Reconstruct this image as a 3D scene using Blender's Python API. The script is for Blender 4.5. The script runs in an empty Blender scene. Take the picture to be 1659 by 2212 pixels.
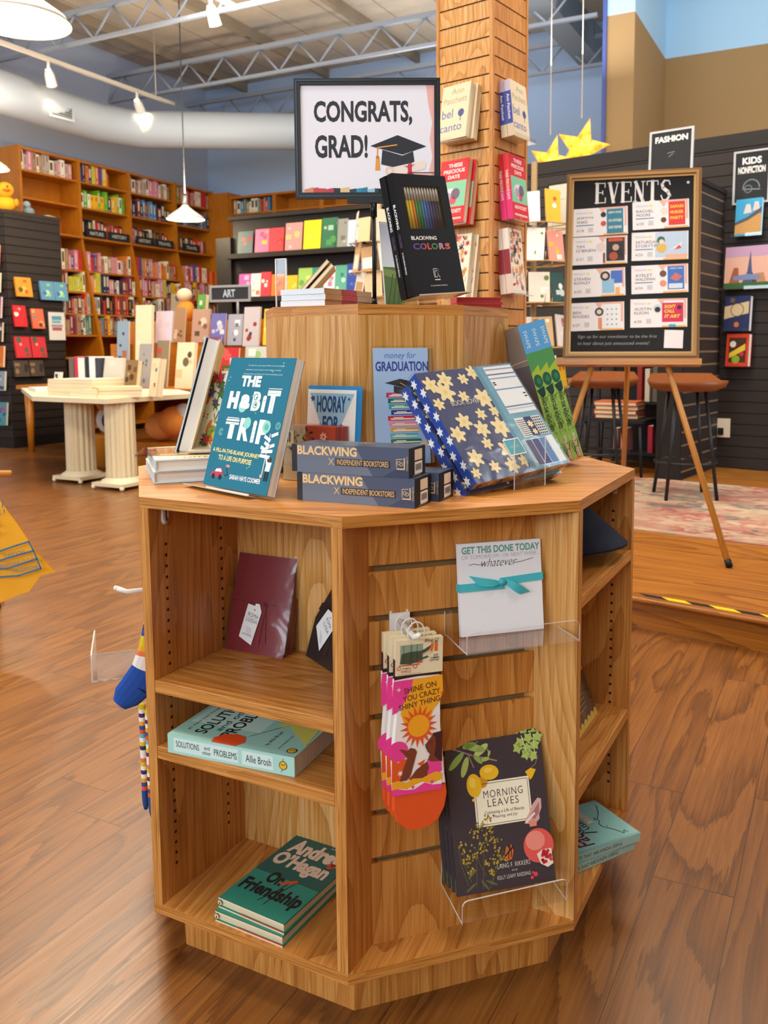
import bpy, math, random
from mathutils import Matrix, Vector
S = bpy.context.scene
COL = S.collection
R = math.radians
rng = random.Random(7)

# ------------------------------------------------------------------ camera, world, light, exposure
CAMP = Vector((-0.4514, -1.6009, 1.0220))
YAW, PITCH, ROLL = -0.3241, 0.0990, -0.0042
FPX, PPX, PPY = 1840.04, 84.94, -172.31           # focal length and principal point offset, image 1659 x 2212
fw = Vector((-math.sin(YAW) * math.cos(PITCH), math.cos(YAW) * math.cos(PITCH), -math.sin(PITCH)))
rt = Vector((math.cos(YAW), math.sin(YAW), 0))
up = rt.cross(fw)
r2 = rt * math.cos(ROLL) + up * math.sin(ROLL)
u2 = up * math.cos(ROLL) - rt * math.sin(ROLL)
cam = bpy.data.cameras.new('camera')
camo = bpy.data.objects.new('camera', cam)
COL.objects.link(camo)
camo.matrix_world = Matrix(((r2.x, u2.x, -fw.x, CAMP.x), (r2.y, u2.y, -fw.y, CAMP.y), (r2.z, u2.z, -fw.z, CAMP.z), (0, 0, 0, 1)))
cam.sensor_fit = 'VERTICAL'
cam.sensor_height = 24.0
cam.lens = FPX / 2212 * 24.0
cam.shift_x = -PPX / 2212
cam.shift_y = PPY / 2212
cam.clip_start = 0.05
cam.dof.use_dof = True
cam.dof.focus_distance = 1.62
cam.dof.aperture_fstop = 5.2
S.camera = camo

S.view_settings.view_transform = 'Standard'
S.view_settings.look = 'None'
S.view_settings.exposure = 0.05
S.view_settings.gamma = 1.0
S.view_settings.use_curve_mapping = False
S.cycles.use_denoising = True
S.cycles.max_bounces = 8
S.cycles.transparent_max_bounces = 24
S.cycles.caustics_reflective = False
S.cycles.caustics_refractive = False
S.cycles.sample_clamp_indirect = 6.0

MA = Matrix.Translation((CAMP.x, CAMP.y, 0)) @ Matrix.Rotation(R(-45), 4, 'Z')      # the room
MB_ = Matrix.Translation((CAMP.x, CAMP.y, 0)) @ Matrix.Rotation(R(-54.5), 4, 'Z')   # the pillar and the raised corner

W = bpy.data.worlds.new('daylight')
S.world = W
W.use_nodes = True
W.node_tree.nodes['Background'].inputs[0].default_value = (0.80, 0.90, 1.0, 1)
W.node_tree.nodes['Background'].inputs[1].default_value = 1.6

def lamp(kind, name, loc, energy, color=(1, .86, .68), size=.4, size_y=None, target=None, spot=None, parent=None, mw=None):
    d = bpy.data.lights.new(name, kind)
    d.energy = energy
    d.color = color
    o = bpy.data.objects.new(name, d)
    COL.objects.link(o)
    if kind == 'AREA':
        d.shape = 'RECTANGLE' if size_y else 'DISK'
        d.size = size
        if size_y: d.size_y = size_y
    elif kind == 'SPOT':
        d.spot_size = R(spot or 60)
        d.spot_blend = .6
        d.shadow_soft_size = size
    else:
        d.shadow_soft_size = size
    p = (mw @ Vector(loc)) if mw else Vector(loc)
    q = Vector((0, 0, -1))
    if target is not None:
        t = (mw @ Vector(target)) if mw else Vector(target)
        q = (t - p).normalized()
    o.matrix_world = Matrix.Translation(p) @ q.to_track_quat('-Z', 'Y').to_matrix().to_4x4()
    if parent is not None:
        o.parent = parent
        o.matrix_parent_inverse = parent.matrix_world.inverted()
    return o
# shop ceiling lights around and above the display, shop-front daylight behind the camera, and added fill lamps
lamp('AREA', 'ceiling_and_fill_light', (-2.5, 1.1, 3.9), 105, (1, .87, .70), 1.0, 1.0, mw=MA)
lamp('AREA', 'ceiling_and_fill_light', (0.2, 0.6, 3.9), 40, (1, .87, .70), 1.2, 1.2, mw=MA)
lamp('AREA', 'ceiling_and_fill_light', (-4.4, 4.0, 4.0), 150, (1, .88, .72), 1.8, 1.8, mw=MA)
lamp('AREA', 'ceiling_and_fill_light', (-0.8, 4.2, 4.2), 120, (1, .88, .72), 1.6, 1.6, mw=MA)
lamp('AREA', 'ceiling_and_fill_light', (-5.2, 6.0, 4.3), 80, (1, .88, .72), 1.6, 1.6, mw=MA)
lamp('AREA', 'window_and_fill_daylight', (-2.6, -5.6, 3.2), 420, (.80, .90, 1.0), 9.0, 2.6, target=(-3.4, 6, 4.0), mw=MA)
for x, y, e in ((-3.2, 4.2, 30), (-2.2, 7.2, 30), (-4.9, 6.2, 32), (-4.2, 8.6, 18)):
    lamp('AREA', 'ceiling_fill', (x, y, 3.5), e, (.95, .95, .98), 1.0, 1.0, target=(x, y, 9), mw=MA)  # added up-facing fill to brighten ceiling and joists, not real fittings
lamp('AREA', 'window_and_fill_daylight', (3.2, 5.0, 3.6), 230, (.82, .91, 1.0), 1.8, 4.5, target=(-6.0, 8.0, 4.2), mw=MA)  # added side fill for left wall and ceiling; this wall has no window
lamp('AREA', 'ceiling_and_fill_light', (0.4, 6.6, 4.5), 55, (1, .92, .80), 1.6, 1.6, target=(.2, 9.0, 3.4), mw=MA)  # added fill aimed at the brown walls, not a real fitting

# ------------------------------------------------------------------ materials
MATS = {}
def lin(h):
    h = h.lstrip('#')
    o = []
    for i in (0, 2, 4):
        c = int(h[i:i + 2], 16) / 255
        o.append(c / 12.92 if c <= .04045 else ((c + .055) / 1.055) ** 2.4)
    return (*o, 1)
def newmat(name):
    m = bpy.data.materials.new(name)
    m.use_nodes = True
    return m, m.node_tree, m.node_tree.nodes['Principled BSDF']
def C(h, rough=.55, metal=0, emit=0, spec=.4):
    k = (h, rough, metal, emit, spec)
    if k not in MATS:
        m, nt, b = newmat('c_' + h.lstrip('#'))
        b.inputs['Base Color'].default_value = lin(h)
        b.inputs['Roughness'].default_value = rough
        b.inputs['Metallic'].default_value = metal
        b.inputs['Specular IOR Level'].default_value = spec
        if emit:
            b.inputs['Emission Color'].default_value = lin(h)
            b.inputs['Emission Strength'].default_value = emit
        MATS[k] = m
    return MATS[k]
def N(nt, t, **kw):
    n = nt.nodes.new(t)
    for k, v in kw.items(): setattr(n, k, v)
    return n
def mapped(nt, src, scale, loc=(0, 0, 0)):
    mp = N(nt, 'ShaderNodeMapping')
    mp.inputs['Scale'].default_value = scale
    mp.inputs['Location'].default_value = loc
    nt.links.new(src, mp.inputs['Vector'])
    return mp.outputs[0]
def noise(nt, vec, scale=1, detail=2, rough=.5, dist=0):
    n = N(nt, 'ShaderNodeTexNoise')
    n.inputs['Scale'].default_value = scale
    n.inputs['Detail'].default_value = detail
    n.inputs['Roughness'].default_value = rough
    n.inputs['Distortion'].default_value = dist
    nt.links.new(vec, n.inputs['Vector'])
    return n.outputs['Fac']
def mth(nt, op, a, b=None, c=None):
    n = N(nt, 'ShaderNodeMath', operation=op)
    for i, v in enumerate((a, b, c)):
        if v is None: continue
        if isinstance(v, (int, float)): n.inputs[i].default_value = v
        else: nt.links.new(v, n.inputs[i])
    return n.outputs[0]
def mix(nt, f, a, b, mode='MIX'):
    n = N(nt, 'ShaderNodeMix', data_type='RGBA', blend_type=mode)
    for i, v in ((0, f), (6, a), (7, b)):
        if isinstance(v, (int, float, tuple)): n.inputs[i].default_value = v
        else: nt.links.new(v, n.inputs[i])
    return n.outputs[2]
def ramp(nt, f, stops):
    n = N(nt, 'ShaderNodeValToRGB')
    e = n.color_ramp.elements
    e[0].position, e[0].color = stops[0][0], stops[0][1]
    e[1].position, e[1].color = stops[-1][0], stops[-1][1]
    for p, c in stops[1:-1]:
        x = e.new(p); x.color = c
    nt.links.new(f, n.inputs[0])
    return n.outputs[0]
def wood(name, light, midc, dark, rough=.36, rings=9, along=1.1, across=6.5, pores=.5, cathedral=.75):
    """grain runs along U; cathedral figure is the contour lines of stretched noise"""
    m, nt, b = newmat(name)
    uv = N(nt, 'ShaderNodeUVMap').outputs[0]
    h = noise(nt, mapped(nt, uv, (along, across, 1)), 1, 1.5, .45, .25)
    fine = noise(nt, mapped(nt, uv, (9, 420, 1)), 1, 2, .6)
    med = noise(nt, mapped(nt, uv, (1.6, 45, 1)), 1, 2, .55)
    ph = mth(nt, 'FRACT', mth(nt, 'MULTIPLY_ADD', h, rings * 2.2, mth(nt, 'MULTIPLY', med, .35)))
    saw = mth(nt, 'POWER', ph, 1.8)
    strk = noise(nt, mapped(nt, uv, (2.6, 150, 1)), 1, 3, .6, .1)
    f = mth(nt, 'MULTIPLY_ADD', saw, cathedral * .62, mth(nt, 'MULTIPLY', med, .30))
    f = mth(nt, 'ADD', f, mth(nt, 'MULTIPLY', mth(nt, 'SUBTRACT', strk, .5), 1.15))
    f = mth(nt, 'ADD', f, .22 - cathedral * .12)
    col = ramp(nt, f, [(.12, lin(light)), (.5, lin(midc)), (.95, lin(dark))])
    pf = ramp(nt, fine, [(.50, (0, 0, 0, 1)), (.68, (1, 1, 1, 1))])
    pfac = mth(nt, 'MULTIPLY', pf, pores)
    col = mix(nt, pfac, col, lin(dark))
    nt.links.new(col, b.inputs['Base Color'])
    b.inputs['Roughness'].default_value = rough
    bp = N(nt, 'ShaderNodeBump')
    bp.inputs['Strength'].default_value = .05
    bp.inputs['Distance'].default_value = .0006
    nt.links.new(fine, bp.inputs['Height'])
    nt.links.new(bp.outputs[0], b.inputs['Normal'])
    return m
OAK = wood('oak_veneer', '#d7994f', '#c07d38', '#8c531a', rings=7, cathedral=.6)
OAKB = wood('oak_edge', '#d89c54', '#c07f38', '#844d19', rings=5, across=16, along=.8, cathedral=.35, pores=.8)
OAKP = wood('pale_oak_veneer', '#dcae72', '#c88f48', '#98601f', rings=9, across=5, cathedral=.6)
PINE = wood('orange_stained_wood', '#c4791b', '#b46a10', '#8f520a', rings=5, cathedral=.4, pores=.2)
STEPW = wood('step_wood', '#b5752b', '#9c5f1f', '#693a0c', rings=8, along=.5, across=3.2, pores=.3, cathedral=.7)
EASELW = wood('easel_wood', '#c58c42', '#b5792f', '#8f5819', rings=3, cathedral=.3, pores=.2)
DARKW = wood('dark_slat', '#2a201b', '#221915', '#18110d', rings=4, cathedral=.3, pores=.4, rough=.6)

def schlick(nt, f0, top, normal=None):
    lw = N(nt, 'ShaderNodeLayerWeight'); lw.inputs[0].default_value = .5
    if normal is not None: nt.links.new(normal, lw.inputs['Normal'])
    return mth(nt, 'MULTIPLY_ADD', mth(nt, 'POWER', lw.outputs['Facing'], 4.0), top, f0)
def acrylic(name='clear_acrylic', tint=(.985, .99, .99), refl=1.0):
    m, nt, b = newmat(name)
    out = nt.nodes['Material Output']
    tr = N(nt, 'ShaderNodeBsdfTransparent'); tr.inputs[0].default_value = (*tint, 1)
    gl = N(nt, 'ShaderNodeBsdfGlossy'); gl.inputs['Roughness'].default_value = .04
    gl.inputs[0].default_value = (refl, refl, refl, 1)
    mx = N(nt, 'ShaderNodeMixShader')
    nt.links.new(schlick(nt, .045, .75), mx.inputs[0])
    nt.links.new(tr.outputs[0], mx.inputs[1]); nt.links.new(gl.outputs[0], mx.inputs[2])
    nt.links.new(mx.outputs[0], out.inputs[0])
    return m
CLEAR = acrylic()
EDGE = C('#d9d6cf', .25)
def shrink():
    m, nt, b = newmat('clear_film')
    out = nt.nodes['Material Output']
    tr = N(nt, 'ShaderNodeBsdfTransparent')
    gl = N(nt, 'ShaderNodeBsdfGlossy'); gl.inputs['Roughness'].default_value = .12
    tc = N(nt, 'ShaderNodeTexCoord')
    nz = noise(nt, mapped(nt, tc.outputs['Object'], (14, 14, 30)), 1, 2, .5, .8)
    bp = N(nt, 'ShaderNodeBump'); bp.inputs['Strength'].default_value = .6; bp.inputs['Distance'].default_value = .004
    nt.links.new(nz, bp.inputs['Height'])
    nt.links.new(bp.outputs[0], gl.inputs['Normal'])
    mx = N(nt, 'ShaderNodeMixShader')
    nt.links.new(schlick(nt, .06, .6, bp.outputs[0]), mx.inputs[0])
    nt.links.new(tr.outputs[0], mx.inputs[1]); nt.links.new(gl.outputs[0], mx.inputs[2])
    nt.links.new(mx.outputs[0], out.inputs[0])
    return m
FILM = shrink()
def pagesmat(name, h):
    m, nt, b = newmat(name)
    tc = N(nt, 'ShaderNodeTexCoord')
    nz = noise(nt, mapped(nt, tc.outputs['Object'], (3, 3, 900)), 1, 2, .6)
    c = lin(h)
    nt.links.new(ramp(nt, nz, [(.3, tuple(v * .72 for v in c[:3]) + (1,)), (.62, c)]), b.inputs['Base Color'])
    b.inputs['Roughness'].default_value = .8
    return m
PG = pagesmat('book_pages', '#ece7dc')
PGC = pagesmat('cream_pages', '#ead9b4')
BLK, WHT, INK = C('#0d0d0e', .45, 0, 0, .25), C('#f3f2ef', .6), C('#1d1d20', .6)

# ------------------------------------------------------------------ mesh builder
FONT = {}
def glyphs(s, bold=0.0, shear=0.0, space=1.0):
    k = (s, bold, shear, space)
    if k not in FONT:
        cu = bpy.data.curves.new('lettering', 'FONT')
        cu.body = s; cu.size = 1; cu.offset = bold; cu.shear = shear; cu.space_character = space
        cu.resolution_u = 3
        ob = bpy.data.objects.new('lettering', cu)
        COL.objects.link(ob)
        dg = bpy.context.evaluated_depsgraph_get()
        me = ob.evaluated_get(dg).to_mesh()
        vs = [(v.co.x, v.co.y) for v in me.vertices]
        fs = [tuple(p.vertices) for p in me.polygons if p.normal.z > -2]
        ob.evaluated_get(dg).to_mesh_clear()
        bpy.data.objects.remove(ob); bpy.data.curves.remove(cu)
        xs = [v[0] for v in vs] or [0, 1]; ys = [v[1] for v in vs] or [0, 1]
        FONT[k] = (vs, fs, min(xs), max(xs), min(ys), max(ys))
    return FONT[k]

class M:
    """collects shapes of one part; .to() links them as ONE mesh object"""
    def __init__(s, w=1, h=1, z=0):
        s.v = []; s.f = []; s.fm = []; s.uv = []; s.mats = []; s.T = Matrix(); s.sm = []
        s.w, s.h, s.z = w, h, z
    def mi(s, m):
        if m not in s.mats: s.mats.append(m)
        return s.mats.index(m)
    def add(s, pts, faces, mat, g=(1, 0, 0), smooth=False):
        b = len(s.v)
        pts = [Vector(p) for p in pts]
        g = Vector(g)
        ou, ov = rng.random() * 9, rng.random() * 9
        mi = s.mi(mat)
        s.v += [s.T @ p for p in pts]
        for f in faces:
            a = pts[f[0]]
            n = Vector((0, 0, 0))
            for i in range(1, len(f) - 1): n += (pts[f[i]] - a).cross(pts[f[i + 1]] - a)
            n = n.normalized() if n.length > 1e-12 else Vector((0, 0, 1))
            if abs(n.dot(g)) > .9:
                ax = Vector((0, 0, 1)) if abs(n.z) < .8 else Vector((0, 1, 0))
                e1 = (ax - n * ax.dot(n)).normalized(); e2 = n.cross(e1)
                s.uv += [(pts[i].dot(e1) * .3 + ou, pts[i].dot(e2) + ov) for i in f]
            else:
                e2 = n.cross(g)
                s.uv += [(pts[i].dot(g) + ou, pts[i].dot(e2) + ov) for i in f]
            s.f.append(tuple(i + b for i in f)); s.fm.append(mi); s.sm.append(smooth)
        return s
    def box(s, x0, y0, z0, x1, y1, z1, mat, g=(1, 0, 0)):
        p = [(x0, y0, z0), (x1, y0, z0), (x1, y1, z0), (x0, y1, z0), (x0, y0, z1), (x1, y0, z1), (x1, y1, z1), (x0, y1, z1)]
        return s.add(p, [(3, 2, 1, 0), (4, 5, 6, 7), (0, 1, 5, 4), (1, 2, 6, 5), (2, 3, 7, 6), (3, 0, 4, 7)], mat, g)
    def prism(s, poly, z0, z1, mat, g=(1, 0, 0)):
        n = len(poly)
        p = [(x, y, z0) for x, y in poly] + [(x, y, z1) for x, y in poly]
        return s.add(p, [tuple(range(n))[::-1], tuple(range(n, 2 * n))] + [(i, (i + 1) % n, n + (i + 1) % n, n + i) for i in range(n)], mat, g)
    def tube(s, pts, r, mat, n=8, cap=True):
        pts = [Vector(p) for p in pts]
        P = []; F = []
        prev = None
        for i, p in enumerate(pts):
            d = (pts[min(i + 1, len(pts) - 1)] - pts[max(i - 1, 0)]).normalized()
            a = Vector((0, 0, 1)) if abs(d.z) < .9 else Vector((1, 0, 0))
            if prev is not None: a = prev
            e1 = (a - d * a.dot(d)).normalized(); e2 = d.cross(e1); prev = e1
            rr = r[i] if isinstance(r, (list, tuple)) else r
            P += [p + (e1 * math.cos(t) + e2 * math.sin(t)) * rr for t in (2 * math.pi * k / n for k in range(n))]
        for i in range(len(pts) - 1):
            F += [(i * n + k, i * n + (k + 1) % n, (i + 1) * n + (k + 1) % n, (i + 1) * n + k) for k in range(n)]
        if cap: F += [tuple(range(n))[::-1], tuple(range((len(pts) - 1) * n, len(pts) * n))]
        d = (pts[-1] - pts[0])
        return s.add(P, F, mat, d.normalized() if d.length > 1e-6 else (1, 0, 0), True)
    def lathe(s, prof, mat, n=24, c=(0, 0, 0)):
        P = []; F = []
        for r_, z in prof: P += [(c[0] + r_ * math.cos(2 * math.pi * k / n), c[1] + r_ * math.sin(2 * math.pi * k / n), c[2] + z) for k in range(n)]
        for i in range(len(prof) - 1):
            F += [(i * n + k, i * n + (k + 1) % n, (i + 1) * n + (k + 1) % n, (i + 1) * n + k) for k in range(n)]
        return s.add(P, F, mat, (0, 0, 1), True)
    def ball(s, c, r, mat, n=14, sq=(1, 1, 1)):
        P = []; F = []; k2 = n // 2
        for j in range(k2 + 1):
            a = math.pi * j / k2
            P += [(c[0] + r * sq[0] * math.sin(a) * math.cos(2 * math.pi * i / n), c[1] + r * sq[1] * math.sin(a) * math.sin(2 * math.pi * i / n), c[2] + r * sq[2] * math.cos(a)) for i in range(n)]
        for j in range(k2): F += [(j * n + i, (j + 1) * n + i, (j + 1) * n + (i + 1) % n, j * n + (i + 1) % n) for i in range(n)]
        return s.add(P, F, mat, (0, 0, 1), True)
    # flat printed shapes, in fractions of the face (w x h), layer L above the face
    def fz(s, L): return s.z + L * .00022
    def p(s, pts, mat, L=1):
        z = s.fz(L)
        q = [(u * s.w, v * s.h, z) for u, v in pts]
        a = sum(q[i][0] * q[(i + 1) % len(q)][1] - q[(i + 1) % len(q)][0] * q[i][1] for i in range(len(q)))
        return s.add(q, [tuple(range(len(q)))] if a > 0 else [tuple(range(len(q)))[::-1]], mat)
    def r(s, u0, v0, u1, v1, mat, L=1): return s.p([(u0, v0), (u1, v0), (u1, v1), (u0, v1)], mat, L)
    def c(s, u, v, rr, mat, L=1, n=18, ry=None, rot=0):
        """ellipse; radii in fractions of the WIDTH"""
        k = s.w / s.h
        ry = rr if ry is None else ry
        o = []
        for i in range(n):
            a = 2 * math.pi * i / n
            x, y = rr * math.cos(a), ry * math.sin(a)
            o.append((u + x * math.cos(rot) - y * math.sin(rot), v + (x * math.sin(rot) + y * math.cos(rot)) * k))
        return s.p(o, mat, L)
    def star(s, u, v, r0, r1, n, mat, L=1, rot=0.0, sqx=1):
        k = s.w / s.h
        return s.p([(u + sqx * (r0 if i % 2 == 0 else r1) * math.cos(rot + math.pi * i / n), v + (r0 if i % 2 == 0 else r1) * math.sin(rot + math.pi * i / n) * k) for i in range(2 * n)], mat, L)
    def l(s, pts, wd, mat, L=1):
        """line of width wd (fraction of width)"""
        k = s.w / s.h
        for (a, b), (c_, d) in zip(pts, pts[1:]):
            dx, dy = (c_ - a), (d - b) / k
            ln = math.hypot(dx, dy) or 1
            nx, ny = -dy / ln * wd / 2, dx / ln * wd / 2 * k
            ex, ey = dx / ln * wd * .3, dy / ln * wd * .3 * k
            s.p([(a + nx - ex, b + ny - ey), (a - nx - ex, b - ny - ey), (c_ - nx + ex, d - ny + ey), (c_ + nx + ex, d + ny + ey)], mat, L)
        return s
    def ell(s, u, v, rr, wd, mat, L=1, a0=0, a1=360, ry=None, n=16):
        k = s.w / s.h
        ry = rr if ry is None else ry
        return s.l([(u + rr * math.cos(R(a0 + (a1 - a0) * i / n)), v + ry * math.sin(R(a0 + (a1 - a0) * i / n)) * k) for i in range(n + 1)], wd, mat, L)
    def t(s, text, u0, v0, u1, v1, mat, L=2, bold=0.0, shear=0.0, rot=0.0, space=1.0):
        """lettering fitted into the rectangle (fractions)"""
        vs, fs, x0, x1, y0, y1 = glyphs(text, bold, shear, space)
        z = s.fz(L)
        W_, H_ = (u1 - u0) * s.w, (v1 - v0) * s.h
        cx, cy = (u0 + u1) / 2 * s.w, (v0 + v1) / 2 * s.h
        P = []
        for x, y in vs:
            a, b = ((x - x0) / (x1 - x0) - .5) * W_, ((y - y0) / (y1 - y0) - .5) * H_
            P.append((cx + a * math.cos(rot) - b * math.sin(rot), cy + a * math.sin(rot) + b * math.cos(rot), z))
        return s.add(P, fs, mat)
    def to(s, name, parent=None, mw=None, kind=None, label=None, bevel=0):
        me = bpy.data.meshes.new(name)
        me.from_pydata([tuple(v) for v in s.v], [], s.f)
        for m in s.mats: me.materials.append(m)
        me.polygons.foreach_set('material_index', s.fm)
        me.polygons.foreach_set('use_smooth', s.sm)
        ul = me.uv_layers.new(name='UVMap')
        ul.data.foreach_set('uv', [c for uv in s.uv for c in uv])
        me.update()
        o = bpy.data.objects.new(name, me)
        COL.objects.link(o)
        if parent is not None: o.parent = parent
        if mw is not None: o.matrix_world = mw
        if kind: o['kind'] = kind
        if label: o['label'] = label
        if bevel:
            bv = o.modifiers.new('bevel', 'BEVEL'); bv.width = bevel; bv.segments = 2; bv.limit_method = 'ANGLE'
        return o
def tag(o, label, cat, group=None):
    o['label'] = label; o['category'] = cat
    if group: o['group'] = group
    return o
def thing(name, label, cat, mw=None, group=None):
    o = bpy.data.objects.new(name, None)
    o.empty_display_size = .05
    COL.objects.link(o)
    if mw is not None: o.matrix_world = mw
    return tag(o, label, cat, group)
def copy_tree(o, parent=None):
    c = o.copy()
    COL.objects.link(c)
    if parent is not None:
        c.parent = parent
    for ch in o.children: copy_tree(ch, c)
    return c
def dup(o, mw, label=None, group=None):
    c = copy_tree(o)
    c.matrix_world = mw
    if label: c['label'] = label
    if group: c['group'] = group
    return c
def pose(x, y, z, yaw=0, tilt=0, roll=0, base=None):
    """X to the right of the face, Y up the face, Z out of the face"""
    r_ = Vector((math.cos(yaw), math.sin(yaw), 0)); b = Vector((-math.sin(yaw), math.cos(yaw), 0)); zz = Vector((0, 0, 1))
    u_ = zz * math.cos(tilt) + b * math.sin(tilt); k = b * math.cos(tilt) - zz * math.sin(tilt)
    X = r_ * math.cos(roll) + u_ * math.sin(roll); Y = u_ * math.cos(roll) - r_ * math.sin(roll); Z = -k
    m = Matrix(((X.x, Y.x, Z.x, x), (X.y, Y.y, Z.y, y), (X.z, Y.z, Z.z, z), (0, 0, 0, 1)))
    return (base @ m) if base else m
LIE = math.pi / 2
def book(name, label, cat, mw, w, h, t, cov, pages=None, hard=False, deco=None, group=None, back=None, spine=None, sdeco=None):
    pages = pages or PG
    root = thing(name, label, cat, mw, group)
    cv = M(w, h)
    th = .0025 if hard else .0006
    ins = .003 if hard else .0004
    spm = spine or cov
    cv.box(0, 0, -th, w, h, 0, cov)
    cv.box(0, 0, -t, w, h, -t + th, back or cov)
    cv.box(0, 0, -t + th, th, h, -th, spm)
    if deco: deco(cv)
    if sdeco:
        keep = cv.T
        cv.T = Matrix.Rotation(R(-90), 4, 'Y')     # spine face: X along thickness, Y up
        cv.w, cv.h, cv.z = t, h, 0
        cv.T = Matrix(((0, 0, -1, 0), (0, 1, 0, 0), (1, 0, 0, -t), (0, 0, 0, 1)))
        sdeco(cv)
        cv.T = keep
    cv.to('cover', root)
    M().box(th, ins, -t + th, w - ins, h - ins, -th, pages, (0, 1, 0)).to('pages', root)
    return root
def film(root, w, h, t, m=.004):
    a = M()
    a.box(-m, -m * .6, -t - m * .5, w + m, h + m, m * .5, FILM)
    return a.to('plastic_wrap', root, label='clear shiny plastic wrap')
def tv(s, text, u, v0, v1, tu, mat, L=2, bold=0.0, up_=False):
    """lettering running down (or up) between v1 and v0, centred on u, letter height tu (fraction of width)"""
    ln = (v1 - v0) * s.h / s.w
    hh = tu * s.w / s.h
    vc = (v0 + v1) / 2
    return s.t(text, u - ln / 2, vc - hh / 2, u + ln / 2, vc + hh / 2, mat, L, bold, 0, R(90 if up_ else -90))
M.tv = tv
# ------------------------------------------------------------------ the room shell
def floor_mat():
    m, nt, b = newmat('plank_floor')
    tc = N(nt, 'ShaderNodeTexCoord')
    v = tc.outputs['Object']
    sp = N(nt, 'ShaderNodeSeparateXYZ'); nt.links.new(v, sp.inputs[0])
    pw, pl = .15, 1.1
    row = mth(nt, 'FLOOR', mth(nt, 'DIVIDE', sp.outputs[0], pw))
    wn = N(nt, 'ShaderNodeTexWhiteNoise', noise_dimensions='1D'); nt.links.new(row, wn.inputs['W'])
    yy = mth(nt, 'ADD', mth(nt, 'DIVIDE', sp.outputs[1], pl), mth(nt, 'MULTIPLY', wn.outputs['Value'], 7.3))
    col = mth(nt, 'FLOOR', yy)
    cb = N(nt, 'ShaderNodeCombineXYZ'); nt.links.new(row, cb.inputs[0]); nt.links.new(col, cb.inputs[1])
    wn2 = N(nt, 'ShaderNodeTexWhiteNoise', noise_dimensions='3D'); nt.links.new(cb.outputs[0], wn2.inputs['Vector'])
    off = N(nt, 'ShaderNodeVectorMath', operation='SCALE'); nt.links.new(wn2.outputs['Color'], off.inputs[0]); off.inputs[3].default_value = 20
    av = N(nt, 'ShaderNodeVectorMath', operation='ADD'); nt.links.new(v, av.inputs[0]); nt.links.new(off.outputs[0], av.inputs[1])
    h = noise(nt, mapped(nt, av.outputs[0], (5.5, .8, 1)), 1, 2, .5, .5)
    fine = noise(nt, mapped(nt, av.outputs[0], (150, 4, 1)), 1, 3, .65)
    ph = mth(nt, 'FRACT', mth(nt, 'MULTIPLY_ADD', h, 9, mth(nt, 'MULTIPLY', fine, .7)))
    f = mth(nt, 'MULTIPLY_ADD', mth(nt, 'POWER', ph, 2.0), .36, mth(nt, 'MULTIPLY', fine, .60))
    c = ramp(nt, f, [(.16, lin('#94602b')), (.42, lin('#7b4b1e')), (.80, lin('#48290b'))])
    c = mix(nt, mth(nt, 'MULTIPLY', wn2.outputs['Value'], .38), c, lin('#6d4423'))
    gx = mth(nt, 'LESS_THAN', mth(nt, 'FRACT', mth(nt, 'DIVIDE', sp.outputs[0], pw)), .014)
    gy = mth(nt, 'LESS_THAN', mth(nt, 'FRACT', yy), .0025)
    c = mix(nt, mth(nt, 'MULTIPLY', mth(nt, 'MAXIMUM', gx, gy), .65), c, lin('#2f1b0b'))
    nt.links.new(c, b.inputs['Base Color'])
    nt.links.new(ramp(nt, fine, [(.2, (.26, .26, .26, 1)), (.8, (.40, .40, .40, 1))]), b.inputs['Roughness'])
    bp = N(nt, 'ShaderNodeBump'); bp.inputs['Strength'].default_value = .12; bp.inputs['Distance'].default_value = .001
    nt.links.new(fine, bp.inputs['Height']); nt.links.new(bp.outputs[0], b.inputs['Normal'])
    return m
FLOORM = floor_mat()
def st(name, mesh, mw=MA): return mesh.to(name, mw=mw, kind='structure')
XL, YB_, XR, YF, ZC = -8.75, 10.35, 3.4, -6.0, 4.85
st('floor', M().box(XL, YF, -.05, XR, YB_ + 1.4, 0, FLOORM))
def ceil_mat():
    m, nt, b = newmat('ceiling_deck')
    tc = N(nt, 'ShaderNodeTexCoord')
    v = tc.outputs['Object']
    n1 = noise(nt, mapped(nt, v, (1.2, 1.2, 1)), 1, 4, .6)
    n2 = noise(nt, mapped(nt, v, (12, 12, 1)), 1, 3, .6)
    c = ramp(nt, n1, [(.3, lin('#b3aca2')), (.5, lin('#d3c2a8')), (.7, lin('#dfcdb0'))])
    c = mix(nt, mth(nt, 'MULTIPLY', n2, .35), c, lin('#a9a7a4'))
    sp = N(nt, 'ShaderNodeSeparateXYZ'); nt.links.new(v, sp.inputs[0])
    g = mth(nt, 'LESS_THAN', mth(nt, 'FRACT', mth(nt, 'DIVIDE', sp.outputs[0], .61)), .03)
    c = mix(nt, mth(nt, 'MULTIPLY', g, .5), c, lin('#4d4a46'))
    nt.links.new(c, b.inputs['Base Color']); b.inputs['Roughness'].default_value = .9
    return m
st('ceiling', M().box(XL, YF, ZC, XR, YB_ + 1.4, ZC + .08, ceil_mat()))
BLUEW, BLUEL, BROWNW = C('#b4cef0', .8), C('#b0daf8', .8), C('#a5865b', .85)
st('wall_left', M().box(XL - .1, YF, 0, XL, YB_ + .1, ZC, C('#b9c3d6', .8)))
st('wall_back', M().box(XL - .1, YB_, 0, -2.2, YB_ + .1, ZC, BLUEW))
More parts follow.
